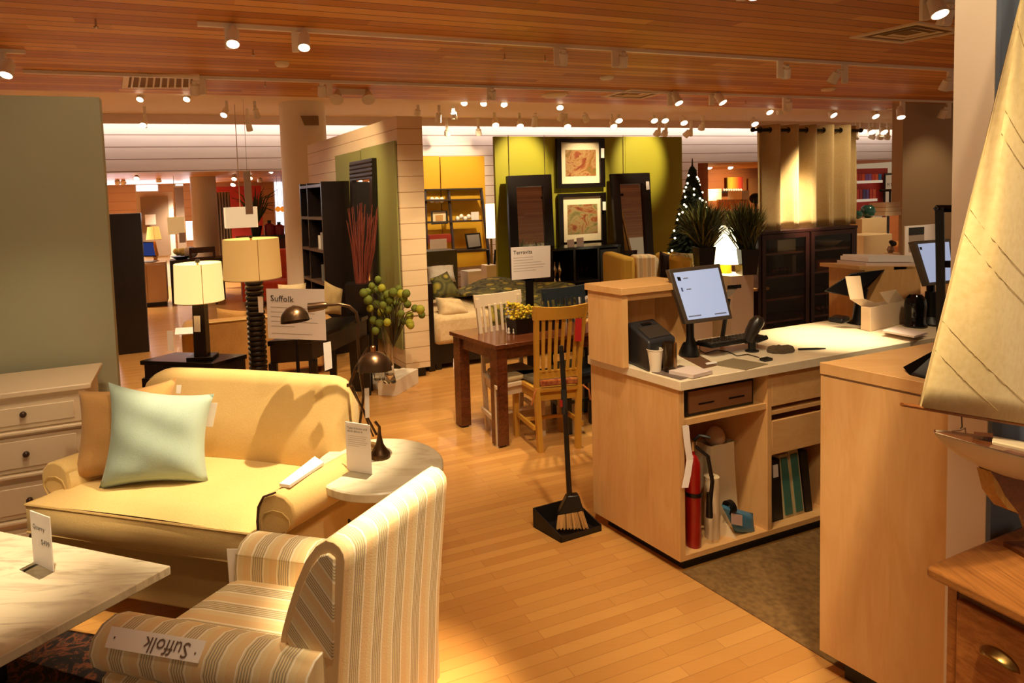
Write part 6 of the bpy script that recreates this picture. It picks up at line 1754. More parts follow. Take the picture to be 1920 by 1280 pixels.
win(1, 253, 343, 298, 360); win(2, 327, 341, 345, 350); win(3, 514, 334, 533, 442)
# round column far
pcf = at(384, 400, w=13.4); rcf = (at(407, 400, y=pcf.y) - at(361, 400, y=pcf.y)).length / 2
struct(MB().lathe([(rcf, 0), (rcf, ZB2)], (pcf.x, pcf.y, 0), 32).build('column_far', mat('column_paint2', 'c9bba6', .6)))
def back(name, label, cat, m, x0, y0, x1, y1, w, d=.05, z0=None, bev=0, group=None): return simple(name, label, cat, m, x0, y0, x1, y1, w, d, z0, bev, group)
PWL = mat('partition_white', 'dccfc0', .6)
back('display_partition', 'white display partition behind the far grey-brown board', 'partition', PWL, 258, 360, 327, 480, 15.2, .1, 0)
back('display_board', 'grey-brown display board on the far white partition', 'display board', mat('board_greybrown', '8a715a', .7), 266, 368, 318, 480, 15.12, .04)
back('display_board', 'narrow grey-brown display board left of the far round column', 'display board', mat('board_greybrown', '8a715a', .7), 331, 351, 347, 480, 15.6, .04)
back('display_board', 'bright red display panel in the far left room', 'display board', mat('panel_red', 'b5322a', .6), 405, 349, 492, 450, 16.6, .05)
# grey curtain far
cg = R4(400, 360, 434, 485, 14.2)
cgo = uw(cg[0], 14.2, 0)
mb = MB(); mb.grid(lambda u, v: uw(cg[0] + (cg[1] - cg[0]) * u, 14.2 + .05 * math.sin(u * 40), cg[2] + (cg[3] - cg[2]) * v), 60, 2)
tag(mb.build('curtain', mat('grey_cloth', 'b5a99c', .85), solid=.004, ang=80), 'grey pleated curtain right of the far round column', 'curtain')
# pendant lamps
PSH = mat('pendant_shade', 'f3e4c4', .7, emit=.55, ecol='ffe2ae')
def pendant(x0, y0, x1, y1, w, label, m, ytop=None):
    o = at((x0 + x1) / 2, y0, w=w); t = thing('pendant_lamp', label, 'lamp', o)
    a = R4(x0, y0, x1, y1, w); 
    for q in ((a[0], a[1], w, w + .004), (a[0], a[1], w + .35, w + .354), (a[0], a[0] + .004, w, w + .35), (a[1] - .004, a[1], w, w + .35)):
        uwb(q[0], q[1], q[2], q[3], a[2], a[3], o).build('shade_side', m, t, smooth=False)
    c = uw((a[0] + a[1]) / 2, w + .18, a[3]) - o
    top = (ZB2 if w > WB else ZC) - o.z
    MB().tube([c + V((0, 0, -.1)), V((c.x, c.y, top))], .006, 6).build('cord', mat('cord_pale', 'cdbb9a', .6), t)
    MB().ball(c + V((0, 0, -.14)), .05, 10, 8).build('bulb', LENS, t)
pendant(422, 388, 483, 427, 9.6, 'white square pendant lamp behind the beige floor lamp shade', PSH)
pendant(314, 407, 346, 439, 12.5, 'yellow-cream square pendant lamp left of the far round column', mat('pendant_yellow', 'e2c684', .7, emit=.35, ecol='ffd890'))
hs = at(463, 400, w=9.3)
hsn = thing('hanging_sign', 'narrow white sign hanging in front of the square pendant lamp', 'sign', hs)
f = lambda x, y, d=0: at(x, y, w=9.3 + d) - hs
MB().plate(f(461, 402), f(475, 401), f(469, 319), f(456, 322), .01).build('panel', mat('cool_card', 'c9c3c4', .5), hsn, smooth=False)
MB().tube([f(463, 321), V((f(463, 321).x, f(463, 321).y, ZC - hs.z))], .003, 5).build('wire', CHROME, hsn)
back('hanging_card', 'small bluish card hanging below the yellow-cream pendant lamp', 'sign', mat('cool_card', 'c9c3c4', .5), 336, 436, 348, 455, 12.3, .01)
# far desk group
cc0 = at(270, 577, z=0); wcc = cc0.dot(WD)
zc3 = hz(cc0, 494)
cr = R4(262, 494, 313, 577, wcc)
bcb = thing('cream_cabinet', 'cream two-door cabinet with computer, far left room', 'cabinet', uw(cr[0], wcc, 0))
CCB = mat('cream_cabinet', 'd3b08c', .5)
uwb(cr[0], cr[1], wcc + .02, wcc + .5, .08, zc3, bcb.location).build('body', CCB, bcb)
um = (cr[0] + cr[1]) / 2 - .1
for a_, b_ in ((cr[0] + .01, um - .005), (um + .005, cr[1] - .01)): uwb(a_, b_, wcc, wcc + .02, .1, zc3 - .04, bcb.location).build('door', CCB, bcb)
uwb(cr[0] + .02, cr[1] - .02, wcc + .05, wcc + .48, 0, .08, bcb.location).build('plinth', BLACK, bcb)
lpx = at(280, 486, w=wcc + .25)
lap = thing('laptop', 'black laptop with blue screen on the cream cabinet', 'laptop', V((lpx.x, lpx.y, zc3)))
f = lambda x, y, d=0: at(x, y, w=wcc + .25 + d) - lap.location
MB().plate(f(262, 481), f(293, 481), f(290, 453, .05), f(262, 453, .05), .02).build('lid', BLACK, lap, smooth=False)
MB().plate(f(265, 479, -.006), f(291, 479, -.006), f(288, 455, .044), f(265, 455, .044), .003).build('screen', mat('navy_screen', '142038', .2, emit=.5, ecol='1c3f8a'), lap, smooth=False)
MB().plate(V((f(262, 483).x, -.2, .022)), V((f(296, 483).x, -.2, .022)), V((f(296, 483).x, .02, .022)), V((f(262, 483).x, .02, .022)), .02).build('keyboard_deck', mat('laptop_grey', '7a7570', .4), lap, smooth=False)
tp = at(293, 466, w=wcc + .3)
tl2 = thing('table_lamp', 'small amber-shaded table lamp behind the black laptop', 'lamp', V((tp.x, tp.y, zc3)))
shade_lamp(tl2, 0, mat('amber_shade', 'f0c474', .8, emit=.9, ecol='ffc060'), tp.y, (278, 298), (274, 301), 425, 449)
f = lambda x, y: at(x, y, y=tp.y) - tl2.location
MB().lathe([(.07, 0), (.03, .04), (.06, .12), (.02, f(288, 452).z)], (f(290, 460).x, 0, 0), 14).build('base', mat('amber_base', 'c98a3a', .4), tl2)
back('small_print', 'small pale framed print behind the amber table lamp', 'framed print', PWL, 272, 402, 292, 421, 15.0, .03)
p_ = R4(318, 486, 420, 500, 12.45)
dtb = thing('desk', 'long dark desk right of the cream cabinet, far left room', 'desk', uw(p_[0], 12.45, 0))
uwb(p_[0], p_[1], 12.45, 13.0, p_[3] - .05, p_[3], dtb.location).build('desk_top', GRYW, dtb)
uwb(p_[0], p_[0] + .08, 12.5, 12.95, 0, p_[3] - .05, dtb.location).build('leg_panel', BLKWOOD, dtb); uwb(p_[1] - .08, p_[1], 12.5, 12.95, 0, p_[3] - .05, dtb.location).build('leg_panel', BLKWOOD, dtb)
p = at(340, 480, w=12.75); p = V((p.x, p.y, p_[3]))
fb2 = thing('flower_bowl', 'dark dish of pale yellow flowers on the far dark desk', 'bowl', p)
MB().lathe([(.1, 0), (.2, .06), (.19, .06), (.001, .02)], (0, 0, 0), 16).build('dish', BLACK, fb2)
for i in range(6): MB().ball((rnd.uniform(-.09, .09), rnd.uniform(-.06, .06), .11 + rnd.random() * .05), .06, 8, 6).build('flower_head', mat('pale_flower', 'd8d08a', .7), fb2)
p = at(358, 484, w=12.7); p = V((p.x, p.y, p_[3]))
tag(MB().ball(p + V((0, 0, .12)), (.14, .1, .12), 12, 8).build('white_vase', mat('cool_white', 'c9c6c8', .4)), 'round white vase on the far dark desk', 'vase')
ch2 = at(382, 520, w=11.9); co_ = V((ch2.x, ch2.y, 0))
c2_ = thing('desk_chair', 'brown wooden desk chair below the far round column', 'chair', co_)
zt2 = at(382, 463, w=11.9).z
for a_, b_ in ((-.2, 0), (.2, 0), (-.2, .45), (.2, .45)):
    MB(lambda p: UD * p.x + WD * p.y + V((0, 0, p.z))).box(a_ - .02, a_ + .02, b_ - .02, b_ + .02, 0, zt2 if b_ == 0 else .45).build('leg', mat('chair_brown', '3a1c10', .4), c2_)
MB(lambda p: UD * p.x + WD * p.y + V((0, 0, p.z))).box(-.22, .22, -.02, .48, .45, .5).build('seat', mat('chair_brown', '3a1c10', .4), c2_)
MB(lambda p: UD * p.x + WD * p.y + V((0, 0, p.z))).box(-.2, .2, -.02, .02, zt2 - .1, zt2).build('top_rail', mat('chair_brown', '3a1c10', .4), c2_)
MB(lambda p: UD * p.x + WD * p.y + V((0, 0, p.z))).box(-.18, .18, -.01, .01, .6, zt2 - .18).build('back_panel', mat('chair_brown', '3a1c10', .4), c2_)
# glowing lamp shade between boards, red group
back('lamp_glow', 'white glowing lamp shade at left of the far round column', 'lamp', mat('glow_shade2', 'fff0d8', .8, emit=1.6, ecol='fff0d0'), 349, 415, 367, 450, 14.6, .3)
RD = mat('glass_red', '8f1d16', .25)
sbx_ = R4(495, 441, 545, 447, 12.4)
sdb = thing('sideboard', 'dark red sideboard with red jars behind the round column', 'sideboard', uw(sbx_[0], 12.4, 0))
uwb(sbx_[0] - .5, sbx_[1], 12.4, 12.9, sbx_[3] - .06, sbx_[3], sdb.location).build('top', BLKWOOD, sdb)
uwb(sbx_[0] - .45, sbx_[1] - .05, 12.45, 12.85, 0, sbx_[3] - .06, sdb.location).build('body', mat('sideboard_red', '4a120c', .5), sdb)  # body in a plain dark red
for i, (x, yt, lb) in enumerate(((506, 413, 'left'), (524, 416, 'right'))):
    p = at(x, 442, w=12.6); p = V((p.x, p.y, sbx_[3])); h = hz(p, yt) - p.z
    j = thing('red_jar', lb + ' red glass jar with dark stopper on the far sideboard', 'jar', p, 0, 'red jars on the sideboard')
    MB().lathe([(.1, 0), (.105, h * .7), (.04, h * .82)], (0, 0, 0), 16).build('jar', RD, j); MB().lathe([(.035, h * .82), (.04, h), (.0, h)], (0, 0, 0), 10).build('stopper', BLACK, j)
p = at(480, 420, w=12.55); p = V((p.x, p.y, sbx_[3]))
pp_ = thing('fern_pot', 'dark plant in pot in front of the red panel', 'plant', p)
MB().lathe([(.08, 0), (.12, .2), (.0, .2)], (0, 0, 0), 12).build('pot', BLACK, pp_)
mb = MB()
for i in range(40):
    t = rnd.uniform(0, 6.28); r = rnd.uniform(.2, .5); e = V((math.cos(t) * r, math.sin(t) * r, rnd.uniform(.4, .95))); mb.tube([V((0, 0, .2)), e * .6 + V((0, 0, .25)), e], [.012, .012, .003], 4)
o = mb.build('fronds', mat('fern_dark', '3a4a26', .8), pp_); o['kind'] = 'stuff'
rc0 = at(532, 505, w=10.9)
rc1 = thing('armchair', 'orange-red armchair glimpsed left of the round column', 'armchair', V((rc0.x - .3, rc0.y, 0)))
OR = fabric('orange_red', 'b8401e', '9a3014', 60)
hh_ = at(532, 470, w=10.9).z
for b_ in ((-.35, .35, 0, .6, .1, .45, 'seat'), (-.35, .35, .45, .62, .4, hh_, 'backrest'), (-.45, -.33, 0, .62, .1, .62, 'arm'), (.33, .45, 0, .62, .1, .62, 'arm')):
    Bx(*b_[:6]).build(b_[6], OR, rc1, bev=.03)
for x, y in ((-.38, .05), (.38, .05), (-.38, .55), (.38, .55)): Bx(x - .025, x + .025, y - .025, y + .025, 0, .1).build('foot', BLKWOOD, rc1)
for i, x in enumerate((521, 530)):
    p = at(x, 392, w=13.5)
    t = thing('glass_pendant', ('left', 'right')[i] + ' small orange glass pendant before the bright far window', 'lamp', p, 0, 'orange glass pendants')
    MB().ball((0, 0, 0), .06, 10, 8).build('globe', mat('orange_glow', 'e08a2c', .3, emit=.6, ecol='ff9a30'), t)
    MB().tube([(0, 0, .06), (0, 0, ZB2 - p.z)], .004, 5).build('cord', IRON, t)
# ================================================================ right far rooms
WV = WRR - .1
rp = R4(1603, 318, 1662, 420, WV)
back('display_board', 'red display panel behind the book shelves at far right', 'display board', mat('panel_red2', 'b0261c', .6), 1570, 316, 1664, 420, WV, .1, 0)
shb = thing('book_shelf', 'white double shelf of colourful books on the red panel', 'shelf', at(1625, 373, w=WV - .3))
for y, x1 in ((339, 1655), (374, 1645)):
    a_ = R4(1560, y, x1, y + 5, WV - .3); uwb(a_[0], a_[1], WV - .3, WV, a_[2], a_[3], shb.location).build('shelf_board', mat('shelf_white_glow', 'efe4d0', .5, emit=.25), shb)  # slight glow put into the boards, which are no lamp
BK = [('c8321e', 'red'), ('b02a20', 'dark red'), ('d8461e', 'orange-red'), ('7a4a9a', 'purple'), ('8a5aa8', 'violet'), ('d23a20', 'scarlet'), ('e0562a', 'orange'), ('2a6ab0', 'blue')]
for i, (c, n) in enumerate(BK):
    back('book', n + ' book on the upper white shelf of the red panel', 'book', mat('bk_' + c, c, .5), 1604 + 6.2 * i, 326, 1609.5 + 6.2 * i, 339, WV - .25, .18, None, 0, 'books on the upper white shelf')
for i, (c, n) in enumerate([('c8321e', 'red'), ('a82a30', 'crimson'), ('4a3a7a', 'indigo'), ('6a4a9a', 'purple'), ('c83a24', 'bright red'), ('d8502a', 'orange')]):
    back('book', n + ' book on the lower white shelf of the red panel', 'book', mat('bk_' + c, c, .5), 1606 + 6.2 * i, 355, 1611 + 6.2 * i, 374, WV - .25, .18, None, 0, 'books on the lower white shelf')
lt = thing('letter_print', 'white framed letter print beside the red panel', 'framed print', at(1675, 360, w=WV - .2))
a_ = R4(1659, 324, 1692, 380, WV - .2); uwb(a_[0], a_[1], WV - .2, WV - .17, a_[2], a_[3], lt.location).build('frame', BLACK, lt, smooth=False)
b_ = R4(1661, 328, 1692, 380, WV - .21); uwb(b_[0], b_[1], WV - .21, WV - .2, b_[2], b_[3], lt.location).build('sheet', PAPER, lt, smooth=False)
text('letters', 'M T U T F', .17, uw(b_[0] + .06, WV - .21, at(1670, 349, w=WV - .21).z) - lt.location, UD, (0, 0, 1), INK, lt)
# pedestals with glass bowls, box on glass
wp = 7.4
PE2 = mat('pedestal_cream', 'dcc090', .55)
a_ = R4(1616, 409, 1662, 560, wp)
pe1 = tag(uwb(a_[0], a_[1], wp, wp + .4, 0, a_[3]).build('pedestal', PE2, None, bev=.004), 'tall cream pedestal carrying the green glass bowls at far right', 'pedestal')
a2 = R4(1619, 440, 1672, 560, wp - .45)
pe2 = tag(uwb(a2[0], a2[1], wp - .45, wp - .05, 0, a2[3]).build('pedestal', PE2, None, bev=.004), 'lower cream pedestal in front of the tall cream one at far right', 'pedestal')
for x, r_, lb in ((1627, .12, 'large'), (1609, .075, 'small')):
    p = at(x, 404, w=wp + .15); p = V((p.x, p.y, a_[3]))
    if lb == 'small': p = uw(a_[0] + .06, wp + .12, a_[3]); 
    t_ = tag(MB().lathe([(.03, 0), (r_ * .8, r_ * .35), (r_, r_ * 1.0), (r_ * .85, r_ * 1.6), (r_ * .5, r_ * 1.9), (r_ * .45, r_ * 1.9), (r_ * .8, r_ * 1.5), (r_ * .92, r_)], p, 22, 1, False).build('glass_bowl', mat('teal_glass', '1c4a40', .08, coat=.5)), lb + ' dark green glass bowl on the tall cream pedestal', 'bowl')
wgx = 7.6
a_ = R4(1662, 379, 1692, 404, wgx)
gp_ = R4(1668, 407, 1690, 470, wgx)
gst = tag(uwb(gp_[0], gp_[1], wgx + .05, wgx + .3, 0, a_[2]).build('glass_stand', glassmat('pane_glass')), 'clear glass stand under the striped box at far right', 'stand')
bx_ = thing('gift_box', 'cream striped box stack on the clear glass stand', 'box', uw(a_[0], wgx, a_[2]))
hbx = a_[3] - a_[2]
for i in range(3): uwb(a_[0] + .012 * i, a_[1] - .012 * i, wgx + .02, wgx + .32, a_[2] + hbx * i / 3, a_[2] + hbx * (i + 1) / 3 - .005, bx_.location).build('box_layer', mat('cream_stripe', 'dfc49c', .6), bx_)
p = at(1675, 472, w=6.6); 
vs_ = thing('flower_vase', 'small vase of dark flowers near the far ledge papers', 'vase', V((p.x, p.y, a2[3] if False else 0)))
f = lambda x, y: at(x, y, y=p.y) - vs_.location
uwst = f(1672, 474).z
MB().lathe([(.1, 0), (.1, uwst), (.0, uwst)], (f(1672, 470).x, 0, 0), 16).build('stand', PE2, vs_)
MB().lathe([(.03, 0), (.055, .05), (.03, .11)], (f(1670, 470).x, 0, uwst), 14).build('vase', mat('vase_tan', '8a6a50', .4), vs_)
for k in range(5): MB().ball((f(1674, 454).x + rnd.uniform(-.04, .04), rnd.uniform(-.03, .03), f(1674, 455).z + rnd.uniform(-.03, .03)), .035, 8, 6).build('bloom', mat('dark_bloom', '1a0e10', .8), vs_)
sf_ = at(1668, 360, w=9.5)
sq = thing('stool_frame', 'black square frame stool at far right before the letter print', 'stool', V((sf_.x, sf_.y, 0)))
f = lambda x, y, d=0: at(x, y, w=9.5 + d) - sq.location
MB().tube([f(1650, 357), f(1690, 356)], .03, 4).build('top_rail', BLACK, sq, smooth=False)
for x in (1658, 1669, 1688):
    q_ = f(x, 357); MB().tube([q_, V((q_.x, q_.y, 0))], .026, 4).build('leg', BLACK, sq, smooth=False)
ps_ = thing('poster_stand', 'white poster with black square in front of the tan partition', 'poster', at(1715, 470, w=7.0))
a_ = R4(1697, 422, 1757, 478, 7.0); uwb(a_[0], a_[1], 7.0, 7.02, .0, a_[3], ps_.location).build('panel', PAPER, ps_, smooth=False)
a_ = R4(1705, 426, 1733, 440, 6.99); uwb(a_[0], a_[1], 6.99, 7.0, a_[2], a_[3], ps_.location).build('black_square', BLACK, ps_, smooth=False)
a_ = R4(1705, 441, 1733, 470, 6.99); uwb(a_[0], a_[1], 6.992, 7.0, a_[2], a_[3], ps_.location).build('picture', mat('poster_grey', 'a89a8c', .6), ps_, smooth=False)
# right opening: gradient fabric, boxes, glassware
GRD = mat('sunset_cloth', 'e0a02a', .8); _n = N(GRD)
wz = WRR - .15
ga = R4(1364, 332, 1393, 360, wz)
_g = _n.xyz(_n.co(rot=(0, 0, -URZ)))[0]
_f = _n.math('DIVIDE', _n.math('SUBTRACT', _g, ga[0]), ga[1] - ga[0])
_n.link(_n.ramp(_f, [(0, '8a8a2a'), (.25, 'e8b030'), (.5, 'f08a20'), (.75, 'd8401e'), (1, '8a2416')]), _n.b.inputs['Base Color'])
tag(uwb(ga[0], ga[1], wz, wz + .03, ga[2], ga[3]).build('hanging_textile', GRD, None, smooth=False), 'yellow to red striped textile hanging on the far rust wall', 'textile')
back('wall_shelf', 'dark shelf with small ornaments below the sunset textile', 'shelf', BLKWOOD, 1352, 358, 1392, 361, wz - .2, .2)
for i in range(8):
    p = at(1357 + 4.6 * i, 357, w=wz - .1)
    tag(MB().ball(p + V((0, 0, .02)), .045, 8, 6).build('ornament', WHT), ('first', 'second', 'third', 'fourth', 'fifth', 'sixth', 'seventh', 'eighth')[i] + ' of the white ornaments from the left under the sunset textile', 'ornament', 'ornaments under the textile')
back('display_cube', 'open cream display cube left of the sunset textile shelf', 'box', mat('cube_cream', 'e6d8b0', .6), 1329, 354, 1353, 376, 13.6, .5)
back('display_cube', 'plain cream display cube right of the sunset textile shelf', 'box', mat('cube_cream', 'e6d8b0', .6), 1391, 357, 1405, 376, 13.6, .5)
gw = R4(1340, 374, 1414, 378, 12.9)
gsh = thing('glass_display', 'pale stepped display of upturned glassware beyond the potted grasses', 'display', uw(gw[0], 12.9, 0))
uwb(gw[0], gw[1], 12.9, 13.4, 0, at(1370, 394, w=12.9).z, gsh.location).build('plinth', mat('plinth_pale', 'e8d9b4', .5), gsh)  # plinth in one plain pale colour
zg_ = at(1370, 394, w=12.9).z
for i in range(11):
    p = at(1347 + 5.4 * i, 390, w=13.1); p = V((p.x, p.y, zg_)); h = hz(p, 374) - zg_
    tag(MB().lathe([(.03, 0), (.045, h), (.042, h), (.027, .01)], p, 10, 1, False).build('tumbler', glassmat('tinted_glass')), 'clear glass tumbler in the row on the pale far display', 'glass', 'tumblers on the far display')
fg_ = thing('dress_form', 'dark plant silhouette on stand at right of the glass display', 'plant', V((at(1417, 400, w=12).x, at(1417, 400, w=12).y, 0)))
f = lambda x, y: at(x, y, y=fg_.location.y) - fg_.location
MB().lathe([(.14, 0), (.03, .05), (.03, f(1417, 382).z)], (0, 0, 0), 12).build('stand', IRON, fg_)
MB().ball(f(1417, 372), (.16, .14, .14), 10, 8).build('foliage', mat('fir_green2', '1a2212', .8), fg_)
back('wall_print', 'framed brown print on the far rust wall beside the curtain', 'framed print', mat('brown_print', '8a5a2c', .6), 1404, 334, 1423, 368, wz, .03)
for i in range(4):
    p = at(1320 + 2 * (i % 2) * 2, 338 + 6 * i, w=13)
# ================================================================ ceiling fixtures
HOUS = mat('track_white', 'f6ecd8', .4)
TR = {}
def track(name, label, pts, m=HOUS):
    a, b = at(*pts[0], z=ZC - .015), at(*pts[1], z=ZC - .015)
    w_ = (a.dot(WD) + b.dot(WD)) / 2
    ua, ub_ = a.dot(UD), b.dot(UD)
    o = tag(uwb(ua, ub_, w_ - .02, w_ + .02, ZC - .035, ZC).build(name, m, None, smooth=False), label, 'track')
    TR[name] = w_; return w_
wt1 = track('lighting_track', 'front white lighting track on the wooden ceiling', ((370, 37), (1900, 142)))
a_ = at(384, 130, z=ZC - .015); b_ = at(1787, 193, z=ZC - .015)
wt2 = track('lighting_track', 'second white lighting track along the wooden ceiling', ((35, 127), (1900, 198)))
wt0 = track('lighting_track', 'short white track end at left edge of the wooden ceiling', ((-160, 90), (45, 95)))
wt00 = at(1750, 0, z=ZC).dot(WD)
SPOTS = []
def head(label, w, sx, hx, hy0, lx, hy1, lit, sw=8, z0=None, fwd=.5, rpx=None, group='track spotlights'):
    """track spotlight: stem at photo x sx on the track plane w, cylinder from (hx,hy0) to lens (lx,hy1)"""
    p = at(sx, hy0, w=w); z0 = ZC - .035 if z0 is None else z0
    o = V((p.x, p.y, z0)); t = thing('track_spotlight', label, 'spotlight', o, 0, group)
    k = p.y / FP
    f = lambda x, y, d=0: at(x, y, y=p.y + d) - o
    zl = f(sx, hy1).z
    s_ = sw * k / 2
    Bx(-s_, s_, -s_ * .6, s_ * .6, zl, 0).build('driver_box', HOUS, t, bev=s_ * .15)
    r = (rpx or sw * .85) * k
    h0 = f(hx, hy0, -s_); h1 = f(lx, hy1, -s_)
    fwd = fwd if lit else -.55
    ax = (h1 - h0); L_ = ax.length; ax = (ax + V((0, -fwd * L_, 0))).normalized() * L_
    h1 = h0 + ax
    d = ax.normalized()
    MB().tube([h0, h0 + ax * .22, h0 + ax * .25, h0 + ax * .95, h1], [r * .45, r * .5, r * .85, r, r], 18).build('lamp_head', HOUS, t)
    MB().tube([h0 + ax * .1, V((0, 0, h0.z * .75))], r * .25, 6).build('yoke', HOUS, t)
    MB().tube([h1 - d * .004, h1 + d * .004], r * .88, 18).build('lens', LENS if lit else mat('dark_lens', '3a3028', .3), t)
    SPOTS.append((o + h1 + d * .02, d, lit))
    return o + h1 + d * .02
o1 = ('first', 'second', 'third', 'fourth', 'fifth', 'sixth', 'seventh')
A1 = [(428, 438, 50, 443, 92, 1, 14), (553, 571, 58, 574, 98, 1, 13), (1044, 1058, 92, 1056, 122, 0, 12), (1153, 1169, 97, 1170, 126, 0, 12), (1462, 1476, 122, 1480, 146, 0, 10), (1584, 1574, 130, 1566, 156, 0, 10), (1782, 1780, 145, 1778, 170, 0, 10)]
for i, (sx, hx, y0, lx, y1, lit, sw) in enumerate(A1):
    head(('lit ' if lit else 'turned-away ') + 'white track spotlight, ' + o1[i] + ' from the left on the front ceiling track', wt1, sx, hx, y0, lx, y1, lit, sw, group='spotlights on the front track')
A2 = [(380, 364, 152, 362, 178, 0, 11), (617, 603, 154, 602, 181, 0, 10), (917, 923, 165, 925, 186, 0, 9), (1256, 1263, 172, 1269, 198, 1, 9), (1334, 1341, 172, 1351, 197, 1, 9), (1472, 1478, 185, 1484, 208, 0, 9), (1692, 1686, 200, 1681, 224, 1, 8), (1778, 1774, 200, 1772, 222, 0, 8)]
for i, (sx, hx, y0, lx, y1, lit, sw) in enumerate(A2):
    head(('lit ' if lit else 'turned-away ') + 'white track spotlight, ' + (o1 + ('eighth',))[i] + ' from the left on the second ceiling track', wt2, sx, hx, y0, lx, y1, lit, sw, group='spotlights on the second track')
head('lit white track spotlight at the left edge of the photo', wt0, 4, 20, 112, 22, 148, 1, 13)
wt3 = track('lighting_track', 'near lighting track at the top edge of the ceiling on the right', ((1330, -38), (1900, 0)))
head('lit white track spotlight hanging near the top right pilaster', wt3, 1735, 1748, -8, 1746, 38, 1, 16)
head('turned-away white track spotlight box touching the top right pilaster', wt3, 1776, 1783, 6, 1784, 46, 0, 14)
head('lit white track spotlight cut by the top edge of the photo', wt3, 1390, 1407, -38, 1408, 1, 1, 16)
# far spots under the cream soffit: (x, y top, lens x, lens y, lit)
FARP = [(267, 175, 267, 192, 1), (354, 174, 354, 192, 1), (272, 222, 274, 240, 1), (425, 202, 423, 222, 1), (478, 200, 480, 222, 0), (464, 225, 466, 246, 0), (872, 184, 869, 198, 1), (909, 185, 905, 199, 1), (944, 186, 944, 201, 1), (823, 207, 822, 230, 0), (850, 208, 853, 224, 0), (784, 203, 782, 216, 0), (838, 242, 839, 254, 0), (897, 240, 898, 253, 0), (1004, 213, 1004, 238, 0), (1050, 193, 1048, 206, 1), (1056, 212, 1050, 227, 0), (1096, 212, 1104, 228, 0), (928, 222, 928, 240, 1), (974, 226, 974, 241, 1), (1062, 226, 1062, 242, 1), (1147, 226, 1148, 242, 1), (1160, 223, 1160, 228, 1), (1226, 223, 1226, 228, 1), (1246, 223, 1246, 228, 1), (1279, 220, 1279, 235, 1), (1236, 243, 1231, 255, 0), (1249, 243, 1246, 255, 0), (1296, 243, 1286, 256, 0), (1318, 229, 1318, 244, 0), (1439, 203, 1440, 214, 1), (1412, 225, 1412, 236, 1), (1414, 238, 1412, 247, 1), (1473, 176, 1478, 205, 0), (1463, 196, 1468, 215, 0), (1556, 208, 1559, 220, 1), (1636, 210, 1637, 222, 1), (1615, 240, 1614, 250, 1), (1632, 240, 1630, 251, 1), (1653, 240, 1653, 251, 1), (1638, 252, 1636, 260, 0), (1652, 252, 1652, 261, 0), (1665, 252, 1665, 261, 0), (1606, 254, 1605, 260, 0)]
od = ['zero'] + 'first second third fourth fifth sixth seventh eighth ninth tenth eleventh twelfth thirteenth fourteenth fifteenth sixteenth seventeenth eighteenth nineteenth twentieth'.split()
zones = {}
for q in FARP:
    x, y0, lx, y1, lit = q
    zn = 'above the far left opening' if x < 530 else 'between shiplap display wall and green wall' if x < 925 else 'above the green wall' if x < 1282 else 'left of the curtain' if x < 1425 else 'above the curtain' if x < 1600 else 'right of the curtain'
    zones.setdefault((zn, lit), []).append(q)
for (zn, lit), qs in zones.items():
    for i, (x, y0, lx, y1, lt__) in enumerate(sorted(qs)):
        w = WE + .25 if y0 < 212 else 9.9 if y0 < 232 else 10.6
        head(('lit' if lit else 'turned-away') + ' small ceiling spotlight ' + zn + ', ' + od[i + 1] + ' from the left', w, x, x, y0, lx, y1, lit, 5, fwd=.8, rpx=6.5 if lit else 6, group='small ceiling spotlights ' + zn)
# spots in the far rooms
FAR2 = [(257, 330, 258, 336, 1, 12.2), (194, 327, 194, 332, 1, 13), (194, 342, 194, 349, 1, 13.5), (440, 328, 441, 338, 1, 12.6), (438, 342, 438, 348, 1, 13.2), (509, 318, 508, 323, 1, 12.0), (469, 330, 470, 336, 1, 13), (219, 337, 219, 345, 0, 14), (230, 337, 230, 345, 0, 14), (297, 333, 296, 341, 0, 13.6), (487, 333, 487, 341, 0, 14), (1323, 297, 1322, 300, 1, 12.2), (1320, 302, 1318, 308, 1, 12.6), (1356, 298, 1357, 304, 1, 12.4), (1386, 298, 1386, 303, 1, 12.6), (1399, 294, 1400, 299, 1, 12.2), (1330, 312, 1330, 315, 1, 14), (1369, 312, 1369, 315, 1, 14), (1401, 372 - 76, 1401, 299, 0, 12.8)]
za = 0; zb_n = 0
for (x, y0, lx, y1, lit, w) in sorted(FAR2):
    if x < 600: za += 1; lb = ('lit' if lit else 'turned-away') + ' tiny spotlight under the far left room ceiling, ' + od[za] + ' from the left'
    else: zb_n += 1; lb = ('lit' if lit else 'turned-away') + ' tiny spotlight in the far rust room, ' + od[zb_n] + ' from the left'
    head(lb, w, x, x, y0, lx, y1, lit, 4, z0=ZB2, fwd=.8, rpx=5, group='tiny spotlights in the far rooms')
